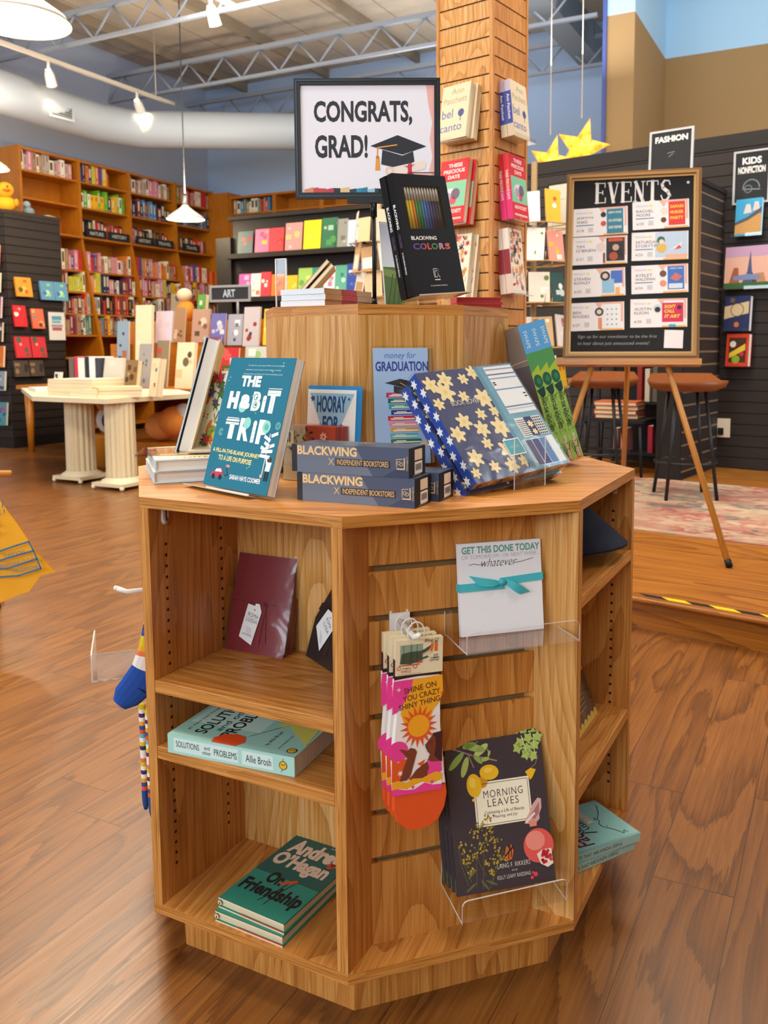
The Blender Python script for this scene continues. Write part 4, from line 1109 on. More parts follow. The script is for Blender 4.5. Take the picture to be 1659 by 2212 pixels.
def scal(m):
    m.r(0, 0, 1, 1, C('#4a3a2c', .4), 1); m.p([(0, .62), (.55, .66), (1, .62), (1, 1), (0, 1)], YL, 2); m.c(.6, .63, .16, YL, 2)
    for i in range(7): m.c(.07 + i * .145, .02, .075, YL, 3, 12)
    for i in range(5): m.r(.3, .2 + i * .06, .72, .215 + i * .06, C('#8f8264'), 3)
yk = book('notebook_set', 'brown notebook set with yellow scalloped edge on the right bay\'s lower shelf', 'notebook', pose(.2926 - .02, -.2776 - .02, .3150, .785, .36), .145, .14, .010, C('#4a3a2c', .4), PGC, False, scal); film(yk, .145, .14, .010, .003)
AQB = C('#8ac4c4', .4)
def facts(m):
    m.r(0, 0, 1, 1, C('#8cc8c6', .4), 1); m.r(0, 0, .045, 1, C('#7ab6b6', .4), 2); m.l([(.05, 0), (.05, 1)], .006, C('#b4dcd8'), 3)
    mr = C('#6e1730')
    m.t('Facts', .08, .50, .56, .68, mr, 3, .01, .2); m.t('USELESS', .10, .70, .60, .78, INK, 3); m.t('THAT', .60, .56, .84, .62, INK, 3, .01); m.t('ARE KINDA', .34, .455, .92, .515, INK, 3, .01); m.t('USEFUL.', .42, .375, .86, .435, INK, 3, .01)
    m.l([(.30, .36), (.36, .46)], .02, INK, 4)
    d = [(.86, .06), (.70, .12), (.62, .17), (.56, .21), (.50, .215), (.46, .25), (.40, .255), (.34, .24), (.28, .2), (.2, .17), (.10, .14), (.16, .11), (.1, .09)]
    m.l(d, .010, INK, 4); m.ell(.58, .23, .03, .008, INK, 4, 0, 360, .012); m.c(.36, .205, .01, INK, 5)
    m.r(.52, .285, .95, .35, C('#efe3c8'), 4); m.p([(.52, .29), (.47, .26), (.56, .29)], C('#efe3c8'), 4); m.t('FASCINATING STUFF', .56, .322, .92, .342, INK, 5); m.t('YOU NEVER KNEW', .56, .294, .88, .312, INK, 5)
def factspine(m):
    m.r(0, 0, 1, 1, C('#9fcfcb', .4)); m.tv('USELESS FACTS THAT ARE KINDA USEFUL', .5, .22, .98, .42, INK, 2, .0, False)
fb = None
for i in range(2):
    yaw = (.165, .225)[i]
    z = ZD + .0005 + (.0152 * (2 - i))
    # spine faces us: face axes turned so the spine edge is the near long side
    cx, cy = ((.397, -.3185), (.388, -.3160))[i]
    mw = Matrix.Translation((cx, cy, z)) @ Matrix.Rotation(yaw + R(90), 4, 'Z')
    lab = 'aqua hardcover sticking out of the right bay\'s bottom, %s one of two' % ('upper', 'lower')[i]
    if fb is None:
        fb = book('gift_hardcover', lab, 'book', mw, .13, .19, .015, AQB, PG, True, facts, 'aqua hardcovers in the right bay', spine=C('#9fcfcb', .4), sdeco=factspine); film(fb, .13, .19, .015, .003)
    else: dup(fb, mw, lab)

# ------------------------------------------------------------------ things on the slatted front panel
PY = -.4544 + REC
def wallshelf(x0, x1, z, d, lip, back, label, tilt=0):
    t = thing('acrylic_shelf', label, 'acrylic shelf', Matrix.Translation((x0, PY, z)) @ Matrix.Rotation(tilt, 4, 'X'))
    w = x1 - x0
    m = M(); m.box(0, -.0024, 0, w, -.0004, back, CLEAR); m.box(0, -.0024, 0, .0007, -.0004, back, EDGE); m.to('back_plate', t)
    m = M(); m.box(0, -d, -.002, w, -.0004, 0, CLEAR); m.box(0, -d, -.0021, .0006, -.0004, .0001, EDGE); m.box(w - .0006, -d, -.0021, w, -.0004, .0001, EDGE); m.to('ledge', t)
    m = M(); c_ = .008
    pr = [(0, 0), (w, 0), (w, lip - c_), (w - c_ * .3, lip - c_ * .3), (w - c_, lip), (c_, lip), (c_ * .3, lip - c_ * .3), (0, lip - c_)]
    m.add([(x, -d, z_) for x, z_ in pr] + [(x, -d + .002, z_) for x, z_ in pr], [tuple(range(8)), tuple(range(8, 16))[::-1]], CLEAR)
    for i in range(8):
        a, b = pr[i], pr[(i + 1) % 8]
        m.add([(a[0], -d - .0002, a[1]), (b[0], -d - .0002, b[1]), (b[0], -d + .0022, b[1]), (a[0], -d + .0022, a[1])], [(0, 1, 2, 3)], EDGE if i != 0 else CLEAR)
    m.to('front_lip', t)
    m = M(); m.box(.03, 0, back - .012, w - .03, .0135, back - .0105, CLEAR); m.to('hook', t)
    return t
wallshelf(-.017, .164, .5850, .096, .031, .035, 'clear acrylic shelf under the white notepad on the slatted panel')
np_ = thing('notepad', 'white notepad tied with a turquoise ribbon bow on the acrylic shelf', 'notepad', pose(0, -.434, .5860, 0, .1374, -.0104))
m = M(.138, .1401); m.box(0, 0, -.009, .138, .1401, 0, C('#eceef2', .6))
GR = C('#5fa394', .5)
m.t('GET THIS DONE TODAY', .04, .885, .985, .965, GR, 1, .03); m.t('OR TOMORROW, OR NEXT WEEK...', .035, .825, .985, .87, C('#9aa0a8'), 1, -.015); m.t('whatever', .27, .735, .70, .825, C('#33343a'), 1, -.012, .45)
m.l([(.12, .765), (.18, .775), (.24, .762), (.30, .765)], .006, C('#33343a'), 1); m.l([(.66, .757), (.75, .765), (.90, .795)], .006, C('#33343a'), 1); m.to('pad', np_)
TQ, TQ2 = C('#48bcc6', .5), C('#3aa9b4', .5)
m = M(.138, .1401)
m.box(-.0015, .0672, -.0105, .0, .0795, .0012, TQ); m.box(-.0015, .0672, 0, .0735, .0795, .0014, TQ)
m.add([(.066, .0735, .0014), (.1395, .0765, .0014), (.1395, .0885, .0014), (.066, .0845, .0014)], [(0, 1, 2, 3)], TQ); m.add([(.1395, .0765, .0014), (.1395, .0765, -.0105), (.1395, .0885, -.0105), (.1395, .0885, .0014)], [(0, 1, 2, 3)], TQ); m.to('ribbon', np_)
def loop(pts, name, col):
    b = M(); n_ = len(pts) // 2
    b.add([p_ for p_ in pts], [(i, i + 1, n_ + i + 1, n_ + i) for i in range(n_ - 1)] , col, smooth=True); b.to(name, np_)
loop([(.014, .092, .004), (.034, .0875, .007), (.050, .0845, .008), (.063, .081, .005), (.030, .0755, .004), (.042, .0735, .007), (.053, .073, .008), (.063, .075, .005)], 'bow_tail', TQ)
loop([(.074, .0835, .005), (.086, .079, .009), (.100, .071, .008), (.115, .060, .004), (.074, .0745, .005), (.083, .066, .009), (.090, .061, .008), (.098, .057, .004)], 'bow_tail', TQ)
m = M(); m.ball((.069, .0785, .005), .0062, TQ2, 12, (1.15, .9, .7)); m.to('bow_knot', np_)

# four copies of the dark botanical book
PLUM = C('#3e3439', .45)
def morning(m):
    LG, YE, CRE = C('#a9bf63'), C('#eab81f'), C('#f1ead0')
    m.r(0, 0, 1, 1, PLUM, 1)
    BR = C('#9c7f72')
    m.l([(.0, .985), (.12, .95), (.28, .90), (.52, .845)], .014, BR, 2); m.l([(.24, .905), (.28, .82)], .01, BR, 2); m.l([(.26, .94), (.34, .99)], .01, BR, 2); m.l([(.42, .865), (.45, .89), (.44, .93)], .008, LG, 2)
    for u, v, a, b, rt2, c_ in ((.11, .875, .11, .032, .75, '#8fae55'), (.19, .83, .10, .032, 1.2, '#a9bf63'), (.31, .95, .11, .035, -.3, '#9db75c'), (.37, .93, .09, .035, .6, '#b5c873'), (.25, .97, .07, .03, .2, '#7f9c4a'), (.33, .87, .06, .022, -.8, '#8fae55'), (.45, .90, .03, .012, 1.2, '#a9bf63'), (.40, .865, .05, .02, .1, '#9db75c')): m.c(u, v, a, C(c_), 3, 14, b, rt2)
    for u, v in ((.78, .945), (.87, .97), (.93, .92), (.85, .90), (.90, .845), (.83, .86), (.97, .97), (.75, .91)): m.star(u, v, .06, .035, 5, LG, 3, u * 30)
    for a in ((.80, .99, .84, .87), (.93, .99, .92, .86)): m.l([(a[0], a[1]), (a[2], a[3])], .01, C('#c3d488'), 4)
    m.r(.255, .42, .83, .715, CRE, 3)
    for a in ((.27, .43, .815, .434), (.27, .70, .815, .704), (.27, .43, .275, .704), (.81, .43, .815, .704)): m.r(*a, C('#6a5f5a'), 4)
    m.t('MORNING', .35, .605, .755, .655, C('#4a3a36'), 4, -.005, 0, 0, 1.15); m.t('LEAVES', .385, .545, .705, .595, C('#4a3a36'), 4, -.005, 0, 0, 1.15); m.t('Cultivating a Life of Beauty,', .345, .492, .755, .52, C('#4a3a36'), 4, 0, .25); m.t('Meaning, and Joy', .43, .462, .68, .487, C('#4a3a36'), 4, 0, .25)
    m.c(.35, .715, .055, C('#c99116'), 4); m.c(.265, .70, .075, YE, 5, 20, .11, .05); m.c(.43, .775, .098, YE, 5.5, 20, .072, -.1); m.c(.245, .605, .014, YE, 5); m.c(.25, .72, .035, C('#f2cd4a'), 6, 12, .05); m.c(.42, .79, .045, C('#f2cd4a'), 6.5, 12, .025)
    m.l([(.86, .76), (.92, .79), (.945, .845)], .007, BR, 4); m.p([(.80, .745), (.86, .765), (.915, .75), (.87, .70), (.845, .685)], YE, 5)
    MO = C('#d3a6a0')
    m.p([(.74, .40), (.76, .43), (.80, .47), (.84, .52), (.90, .56), (.935, .55), (.93, .49), (.90, .45), (.90, .42), (.86, .395), (.82, .415), (.79, .395)], MO, 5); m.p([(.80, .44), (.86, .49), (.91, .53), (.90, .46), (.85, .42)], C('#a86f6e'), 6); m.l([(.76, .41), (.85, .46)], .02, C('#efdcd4'), 7)
    PO = C('#d9574f')
    m.c(.86, .245, .155, PO, 5, 26, .158); m.c(.83, .28, .10, C('#e58a7a'), 6, 20, .09); m.p([(.79, .375), (.785, .42), (.81, .405), (.825, .43), (.845, .405), (.87, .42), (.86, .375)], C('#e08a72'), 6)
    m.p([(.83, .19), (.89, .215), (.985, .215), (.99, .115), (.93, .095), (.86, .125)], C('#f0d5c4'), 7)
    r_ = random.Random(8)
    for i in range(26): m.c(.88 + r_.random() * .095, .125 + r_.random() * .08, .016, C('#b5202e' if i % 3 else '#d8515a'), 8 + (i % 3) * .3, 8)
    m.c(.80, .062, .022, C('#d8434f'), 5, 10); m.c(.76, .045, .017, C('#d8434f'), 5, 10); m.c(.775, .075, .013, C('#d8434f'), 5, 10)
    OC, OC2 = C('#a88a2f'), C('#5f5f38')
    for x0, y0, x1, y1 in ((.26, .02, .38, .50), (.20, .05, .28, .36), (.15, .08, .10, .28), (.33, .02, .50, .25), (.30, .1, .22, .3), (.12, .06, .05, .33), (.36, .06, .46, .16)): m.l([(x0, y0), ((x0 + x1) / 2 - .02, (y0 + y1) / 2), (x1, y1)], .006, OC2, 3)
    for cx, cy, s_ in ((.38, .47, 1), (.30, .42, 1.3), (.22, .40, 1), (.40, .40, 1), (.34, .35, 1.2), (.26, .33, 1.1), (.09, .31, 1), (.14, .26, 1.1), (.10, .22, .8), (.44, .24, 1.1), (.48, .20, .9), (.40, .18, 1), (.30, .27, 1), (.21, .24, 1), (.33, .19, .8), (.15, .15, .7), (.43, .32, .8), (.36, .12, .7)):
        for k in range(11): m.c(cx + r_.gauss(0, .026 * s_), cy + r_.gauss(0, .017 * s_), .0105, C(('#a88a2f', '#b89a3c', '#8f7a2a', '#76692c')[k % 4]), 4 + (k % 3) * .2, 7)
    for a in ((.20, .07, .09, .02), (.24, .09, .33, .0), (.28, .08, .42, .03), (.22, .16, .12, .10)): m.c((a[0] + a[2]) / 2, (a[1] + a[3]) / 2, .065, OC2, 3.5, 10, .012, math.atan2((a[3] - a[1]) * 1.4, a[2] - a[0]))
    m.p([(.50, .205), (.53, .275), (.565, .25), (.58, .285), (.60, .235), (.575, .185), (.53, .18)], C('#c9652a'), 5); m.l([(.51, .21), (.59, .26)], .014, INK, 6); m.l([(.54, .19), (.56, .26)], .008, INK, 6); m.l([(.57, .2), (.58, .26)], .008, INK, 6)
    m.t('LAING F. RIKKERS', .42, .135, .755, .165, C('#d8d2c8'), 5, -.005, 0, 0, 1.1); m.t('Art by', .56, .105, .62, .12, C('#d8d2c8'), 5, 0, .2); m.t('KELLY LEAHY RADDING', .41, .065, .75, .09, C('#d8d2c8'), 5, -.005, 0, 0, 1.1)
B5 = pose(-.0179, -.464, .1925, -.1072, .2931, .0245)
mb = None
OFF = ('front', 'second', 'third', 'rearmost')
def mspine(m): m.r(0, 0, 1, 1, PLUM); m.p([(.1, .02), (.9, .02), (.9, .10), (.5, .12), (.1, .08)], C('#5f7a4a'), 2); m.tv('MORNING LEAVES', .5, .4, .7, .4, C('#b8aa9a'), 2)
for i in range(4):
    mw = B5 @ Matrix.Translation((-.0042 * i, .0045 * i, -.0083 * i))
    lab = 'dark plum hardcover with lemon and pomegranate art, %s of four on the acrylic shelf' % OFF[i]
    if mb is None: mb = book('botanical_hardcover', lab, 'book', mw, .1587, .2213, .0078, PLUM, PGC, True, morning, 'dark botanical hardcovers', sdeco=mspine)
    else: dup(mb, mw, lab)
wallshelf(-.0235, .149, .1800, .094, .036, .055, 'clear acrylic shelf holding the dark plum hardcovers low on the slatted panel', R(4))

# peg and socks
def peg(mw, label):
    t = thing('display_hook', label, 'display hook', mw)
    PW = C('#eceae4', .4)
    m = M(); m.box(-.016, -.0026, -.044, .016, -.0006, 0, PW); m.to('base_plate', t)
    m = M(); m.tube([(-.013, 0, .0), (-.013, .004, .006), (-.013, .010, .006)], .0022, PW, 8); m.to('clip', t); m = M(); m.tube([(.013, 0, .0), (.013, .004, .006), (.013, .010, .006)], .0022, PW, 8); m.to('clip', t)
    m = M(); m.tube([(0, -.002, -.012), (0, -.075, -.014), (0, -.092, -.006)], .0042, PW, 10); m.ball((0, -.092, -.006), .0044, PW, 10); m.to('prong', t)
    return t
peg(Matrix.Translation((-.089, PY, .6255)), 'white plastic hook on the slatted panel that carries the orange sun socks')
HK, ORG, YEL, MAR, BRN = C('#ee3f93', .8), C('#e5561a', .85), C('#f0a81c', .8), C('#3f1a1a', .85), C('#6a2e18', .8)
WSK = C('#efe9e2', .85)
def sockart(m):
    m.p([(.02, .985), (.62, .99), (.42, .90), (.24, .80), (.1, .72), (0, .70), (0, .9)], HK, 2)
    m.p([(.40, .985), (.98, 1), (1, .85), (.92, .76), (.80, .70), (.72, .60), (.60, .56), (.42, .52), (.25, .60), (.16, .70), (.22, .79), (.36, .90)], YEL, 2.5)
    m.t('SHINE ON', .22, .885, .86, .935, BRN, 4, .01, 0, .13); m.t('YOU CRAZY', .20, .82, .94, .868, BRN, 4, .01, 0, .13); m.t('SHINY THING', .12, .752, .94, .80, BRN, 4, .01, 0, .13)
    m.star(.52, .575, .42, .24, 18, ORG, 4, .1, .9); m.c(.52, .58, .215, C('#f2a51a', .8), 5)
    m.star(.12, .91, .05, .014, 4, WSK, 5); m.star(.98, .84, .05, .014, 4, ORG, 4)
    m.c(.12, .38, .2, HK, 3); m.p([(.0, .33), (.12, .28), (.22, .31), (.36, .30), (.40, .2), (.36, .13), (0, .12)], ORG, 3.5); m.star(.17, .19, .07, .025, 7, WSK, 5); m.p([(.5, .25), (.66, .28), (.6, .22)], ORG, 3.5)
    HR, SK = C('#4a1c1a', .85), C('#7a3a20', .85)
    m.p([(.80, .50), (1.0, .51), (1.0, .24), (.90, .24), (.83, .27), (.80, .36)], HR, 4.5)
    m.p([(.74, .455), (.80, .485), (.86, .46), (.87, .38), (.84, .30), (.95, .25), (.93, .20), (.78, .23), (.70, .26), (.75, .32), (.70, .345), (.67, .385), (.645, .405), (.70, .43)], SK, 5); m.l([(.72, .425), (.79, .43)], .014, HR, 6); m.p([(.655, .39), (.70, .385), (.685, .365)], HR, 6)
    m.p([(.14, .40), (.24, .39), (.30, .375), (.36, .40), (.45, .385), (.49, .355), (.44, .27), (.38, .17), (.30, .12), (.16, .12), (.22, .22), (.30, .31), (.24, .35)], SK, 5); m.p([(.34, .12), (.48, .20), (.70, .26), (.78, .24), (.70, .12)], SK, 5)
    m.p([(.69, .28), (.75, .26), (.80, .25), (.98, .245), (1.0, .16), (.75, .12), (.70, .15), (.74, .2)], HK, 5.5)
    m.p([(.0, .12), (.12, .13), (.28, .10), (.42, .13), (.6, .12), (.75, .145), (.88, .16), (1, .14), (1, .07), (0, .04)], YEL, 6.5); m.p([(0, .045), (.14, .06), (.3, .045), (.45, .07), (.6, .09), (.8, .06), (1, .085), (1, .0), (0, .0)], WSK, 7); m.p([(0, .055), (.12, .06), (.28, .04), (.45, .035), (.65, .08), (.82, .05), (1, .045), (1, 0), (0, 0)], HK, 7.5); m.c(.42, .055, .03, HK, 8); m.c(.80, .075, .035, HK, 8)
def sockmesh(m, out, zt, th, mat, toe, ty):
    """soft pillow over an outline (fractions), domed; toe part below ty in another colour"""
    w, h = m.w, m.h
    n = len(out)
    cx = sum(p[0] for p in out) / n
    for part, lo, hi, mt in ((0, ty, 9, mat), (1, -9, ty, toe)):
        pl = [p for p in out]
        cl = []
        for i in range(n):
            a, b = pl[i], pl[(i + 1) % n]
            if lo <= a[1] <= hi: cl.append(a)
            if (a[1] - ty) * (b[1] - ty) < 0:
                k = (ty - a[1]) / (b[1] - a[1]); cl.append((a[0] + (b[0] - a[0]) * k, ty))
        q = [(x * w, y * h) for x, y in cl]
        mx, my = sum(p[0] for p in q) / len(q), sum(p[1] for p in q) / len(q)
        k = len(q)
        P = [(x, y, zt - th / 2) for x, y in q] + [(mx + (x - mx) * .93, my + (y - my) * .97, zt) for x, y in q] + [(mx + (x - mx) * .93, my + (y - my) * .97, zt - th) for x, y in q]
        F = [tuple(range(k, 2 * k)), tuple(range(2 * k, 3 * k))[::-1]] + [(i, (i + 1) % k, k + (i + 1) % k, k + i) for i in range(k)] + [(2 * k + i, 2 * k + (i + 1) % k, (i + 1) % k, i) for i in range(k)]
        m.add(P, F, mt)
SO = [(.02, 1.0), (.5, 1.015), (.95, 1.01), (1.0, .90), (.97, .75), (.98, .55), (1.03, .35), (1.08, .12), (1.14, -.06), (1.10, -.17), (.98, -.27), (.75, -.325), (.5, -.34), (.28, -.31), (.12, -.24), (.03, -.13), (.03, 0), (.0, .3), (.02, .5), (.06, .7), (.02, .85)]
def sockpair(mw, label, art=True):
    t = thing('sock_pair', label, 'socks', mw, 'orange sun socks on the hook')
    w, h = .078, .175
    m = M(w, h, -.001); sockmesh(m, [(x, y) for x, y in SO], -.001, .010, WSK, ORG, .03)
    m.z = -.001; sockart(m); m.box(.04 * w, h * .985, -.0095, .96 * w, h * 1.16, -.002, MAR); m.to('sock', t)
    k = M(.072, .052); k.T = Matrix.Translation((.004, h * 1.03, 0))
    CC = C('#e9dab4', .6)
    k.box(0, 0, -.010, .072, .052, .0006, CC); k.z = .0006
    k.r(.09, .32, .57, .86, C('#8fa28a'), 1); k.p([(.08, .34), (.12, .62), (.3, .66), (.56, .66), (.56, .40), (.3, .3)], C('#49523f'), 2); k.p([(.4, .60), (.60, .70), (.74, .80), (.70, .66), (.45, .5)], C('#49523f'), 3); k.p([(.4, .42), (.66, .50), (.70, .46), (.42, .36)], C('#49523f'), 3)
    for u in (.16, .32, .44): k.l([(u, .32), (u, .86)], .008, C('#3a3f34'), 4)
    RDD = C('#cf4030')
    k.r(.06, .27, .50, .30, RDD, 3); k.ell(.06, .21, .035, .012, RDD, 3); k.ell(.40, .24, .04, .014, RDD, 3); k.r(.45, .32, .55, .37, RDD, 3)
    k.p([(.72, .62), (.77, .62), (.80, .84), (.74, .84)], C('#e0661f'), 3); k.p([(.81, .62), (.88, .60), (.88, .86), (.82, .86)], C('#e0661f'), 3); k.l([(.55, .52), (.74, .64)], .012, C('#c8b894'), 2); k.l([(.55, .44), (.78, .60)], .012, C('#c8b894'), 2)
    k.t('Blue Q', .60, .88, .90, .985, INK, 3, 0, .3); k.t('SOCKS', .74, .86, .88, .90, INK, 4, .01); k.t('SOFT', .80, .47, .90, .52, INK, 3, .02); k.t('COMBED', .73, .40, .92, .45, INK, 3, .02); k.t('COTTON', .71, .33, .91, .38, INK, 3, .02); k.t('WOMEN’S', .13, .18, .32, .215, INK, 3, .01); k.t('ANKLE', .10, .08, .32, .16, RDD, 3); k.r(.05, .03, .55, .045, C('#a8a08a'), 3)
    k.to('card', t)
    q = M(); q.tube([(.036 + .013 * math.cos(R(a)), h * 1.03 + .060 + .016 * math.sin(R(a)), -.004) for a in range(0, 361, 24)], .0012, C('#d8d6d0', .3), 6, False); q.to('hang_loop', t)
    return t
s1 = sockpair(pose(-.1215, PY - .062, .3720, .02, 0, -.02), 'orange sun sock pair printed shine on you crazy shiny thing, front pair')
dup(s1, pose(-.1215 - .0035, PY - .062 + .0135, .3735, .02, 0, -.012), 'orange sun sock pair on the hook, middle pair just behind the front one')
dup(s1, pose(-.1215 - .007, PY - .062 + .027, .3750, .02, 0, -.004), 'orange sun sock pair on the hook, rear pair nearest the panel')

# things on the left face, seen edge-on
LT, lw = efr(0)
LF = LT @ Matrix.Translation((0, REC, 0))
peg(LF @ Matrix.Translation((.30, 0, .629)) @ Matrix.Rotation(0, 4, 'Z'), 'white hook sticking out of the left side of the display with nothing on it')
t = wallshelf(0, .145, .4, .142, .05, .03, 'clear acrylic shelf sticking out of the left side of the display, empty')
t.matrix_world = LF @ Matrix.Translation((.062, 0, .432))
STR = [C(h, .85) for h in ('#efe9df', '#3c2a5a', '#d8c21f', '#efe9df', '#5fb8c4', '#e0563a', '#2a4f9c', '#e6a81f', '#efe9df', '#4a2a5a', '#efe9df', '#d8c21f', '#e07a4a', '#efe9df')]
def striped(mw, label, L, w, toe, foot, group):
    t = thing('striped_sock', label, 'socks', mw, group)
    m = M(w, L)
    n = 26
    def prof(v):
        if foot: return (0 - .0 * v, w * (.55 + .1 * math.sin(v * 5)))
        return (0, w)
    for i in range(n):
        v0, v1 = i / n, (i + 1) / n
        c_ = STR[i % len(STR)] if v0 > .16 else toe
        f = lambda v: (.5 + .5 * min(1, v / .12) ** .5) if v < .12 else 1
        a, b = f(v0), f(v1)
        e = .5 * w
        P = []
        for vv, k in ((v0, a), (v1, b)):
            for s_ in range(8):
                an = 2 * math.pi * s_ / 8
                P.append((e + e * k * math.cos(an), vv * L, -.006 + .006 * k * math.sin(an)))
        m.add(P, [(s_, (s_ + 1) % 8, 8 + (s_ + 1) % 8, 8 + s_) for s_ in range(8)] + ([tuple(range(8))[::-1]] if i == 0 else []) + ([tuple(range(8, 16))] if i == n - 1 else []), c_, smooth=True)
    m.to('sock', t); return t
BLT = C('#1f4fa8', .85)
ks = thing('ankle_sock', 'striped ankle sock with a bright blue toe on the display\'s left side', 'socks', LF @ Matrix.Translation((.300, -.02, .415)))
m = M()
pts = [((0, -.006, .25), .010), ((0, -.008, .20), .013), ((0, -.012, .15), .017), ((0, -.018, .10), .022), ((0, -.028, .06), .027), ((0, -.045, .035), .028), ((0, -.062, .018), .025), ((0, -.074, .006), .014)]
m2 = M()
def seg(mm, a, b, ra, rb, col):
    n_ = 14; a, b = Vector(a), Vector(b); d = (b - a).normalized(); e1 = Vector((1, 0, 0)); e2 = d.cross(e1).normalized()
    P = [a + (e1 * math.cos(t_) * .008 + e2 * math.sin(t_) * ra) for t_ in (2 * math.pi * k / n_ for k in range(n_))] + [b + (e1 * math.cos(t_) * .008 + e2 * math.sin(t_) * rb) for t_ in (2 * math.pi * k / n_ for k in range(n_))]
    mm.add(P, [(k, (k + 1) % n_, n_ + (k + 1) % n_, n_ + k) for k in range(n_)] + [tuple(range(n_))[::-1], tuple(range(n_, 2 * n_))], col, smooth=False)
ci = 0
for i in range(4):
    (a, ra), (b, rb_) = pts[i], pts[i + 1]
    for s_ in range(5):
        k0, k1 = s_ / 5, (s_ + 1) / 5
        seg(m, Vector(a).lerp(Vector(b), k0), Vector(a).lerp(Vector(b), k1), ra + (rb_ - ra) * k0, ra + (rb_ - ra) * k1, STR[(ci * 5 + 2) % 14]); ci += 1
for i in range(4, 7): seg(m2, pts[i][0], pts[i + 1][0], pts[i][1], pts[i + 1][1], BLT)
m.to('leg', ks); m2.to('toe', ks)
s2 = striped(LF @ Matrix.Translation((.296, -.052, .222)) @ Matrix(((0, 0, 1, 0), (-1, 0, 0, 0), (0, 1, 0, 0), (0, 0, 0, 1))), 'dark blue toed striped sock hanging low on the display\'s left side, outer one', .19, .012, C('#1f4a86', .85), False, 'striped socks on the left side')
dup(s2, LF @ Matrix.Translation((.312, -.042, .216)) @ Matrix(((0, 0, 1, 0), (-1, 0, 0, 0), (0, 1, 0, 0), (0, 0, 0, 1))), 'dark blue toed striped sock hanging low on the display\'s left side, inner one')
t = thing('acrylic_shelf', 'small corner of an empty acrylic shelf sticking out past the right rear post', 'acrylic shelf', efr(4)[0] @ Matrix.Translation((.06, REC, .335)))
m = M(); m.box(0, -.085, 0, .17, 0, .002, CLEAR); m.box(0, -.085, 0, .0008, 0, .0022, EDGE); m.to('ledge', t); m = M(); m.box(0, -.087, 0, .17, -.085, .03, CLEAR); m.box(0, -.0872, .029, .17, -.0848, .03, EDGE); m.box(0, -.0872, 0, .0008, -.0848, .03, EDGE); m.to('front_lip', t)
# ------------------------------------------------------------------ oak slatted pillar with books (frame turned with the raised corner)
def blobs(seed, bg, cols, n=7):
    def d(m):
        r_ = random.Random(seed)
        m.r(0, 0, 1, 1, bg, 1)
        for i in range(n):
            c_ = C(r_.choice(cols), .6); u, v, q = r_.uniform(.15, .85), r_.uniform(.12, .88), r_.uniform(.06, .2)
            q = min(q, u - .01, .99 - u, (v - .01) * m.h / m.w, (.99 - v) * m.h / m.w)
            if i % 3 == 0: m.r(max(.03, u - q), max(.03, v - q * .5), min(.97, u + q), min(.97, v + q * .5), c_, 2 + i)
            else: m.c(u, v, max(.02, q), c_, 2 + i, 12)
    return d
PX0, PX1, PYF = -2.141, -1.870, 3.068
pil = thing('slatted_pillar', 'square oak slatted pillar rising to the ceiling behind the display', 'pillar', MB_)
PD = .285
GRV = C('#4a3322', .8)
m = M()
zs = [2.348 + .0726 * k for k in range(-31, 35)]
m.box(PX0 + .006, PYF + .006, 0, PX1 - .006, PYF + PD, ZC, GRV)
for a, b in zip(zs, zs[1:]):
    m.box(PX0 + .006, PYF, a + .003, PX1 - .012, PYF + .006, b - .003, OAKP, (0, 0, 1))
    m.box(PX1 - .006, PYF + .012, a + .003, PX1, PYF + PD - .006, b - .003, OAK, (0, 0, 1))
m.to('slats', pil)
for (x, y) in ((PX0 - .004, PYF - .003), (PX1 - .013, PYF - .003), (PX1 - .013, PYF + PD - .010)):
    m = M(); m.box(x, y, 0, x + .016, y + .016, ZC, OAKB, (0, 0, 1)); m.to('corner_trim', pil)
# local frames of the two faces
PF = MB_ @ Matrix.Translation((PX0, PYF, 0))                                            # X along the left face
PR = MB_ @ Matrix.Translation((PX1, PYF, 0)) @ Matrix.Rotation(R(90), 4, 'Z')           # X along the right face
def belc(m):
    BG = C('#d9c8a8'); G1 = C('#a0946a'); BV = C('#6a74a0')
    m.r(0, 0, 1, 1, BG, 1); m.t('Ann', .34, .83, .78, .93, G1, 2); m.t('Patchett', .08, .66, .92, .77, G1, 2); m.t('bel', .06, .40, .46, .56, BV, 2, .01); m.t('canto', .03, .15, .82, .27, BV, 2, .01); m.c(.75, .46, .11, C('#3f4a7f'), 2, 12); m.l([(.75, .40), (.74, .32)], .03, C('#3f4a7f'), 2)
def precious(m):
    m.r(0, 0, 1, 1, C('#cf1f2c'), 1); m.r(.02, .26, .98, .66, C('#7fbf9c'), 2); m.t('THESE', .28, .88, .78, .94, C('#f1d9d4'), 2, .03); m.t('PRECIOUS', .12, .79, .88, .85, C('#f1d9d4'), 2, .03); m.t('DAYS', .3, .70, .72, .76, C('#f1d9d4'), 2, .03)
    m.c(.45, .44, .28, C('#d9cfd4'), 3, 16, .2); m.c(.62, .46, .16, C('#6a5a6e'), 4, 12); m.c(.35, .42, .13, C('#a898a8'), 4, 12); m.c(.55, .36, .12, C('#c4506a'), 4, 12); m.t('ANN PATCHETT', .12, .16, .88, .22, C('#f1d9d4'), 2, .03); m.r(.1, .06, .9, .09, C('#e8b4ac'), 2)
FL = [C(h, .6) for h in ('#a4342c', '#d98a4a', '#6a7a9c', '#e8c9b4', '#7a8a5a', '#2a2630', '#c9606a')]
def pspine(cols, tx):
    def d(m):
        v = 0
        for a, c_ in cols: m.r(0, v, 1, v + a, C(c_), 1); v += a
        if tx: m.tv(tx, .5, .3, .75, .42, C('#eee6da'), 2, .01)
    return d
PBK = {}
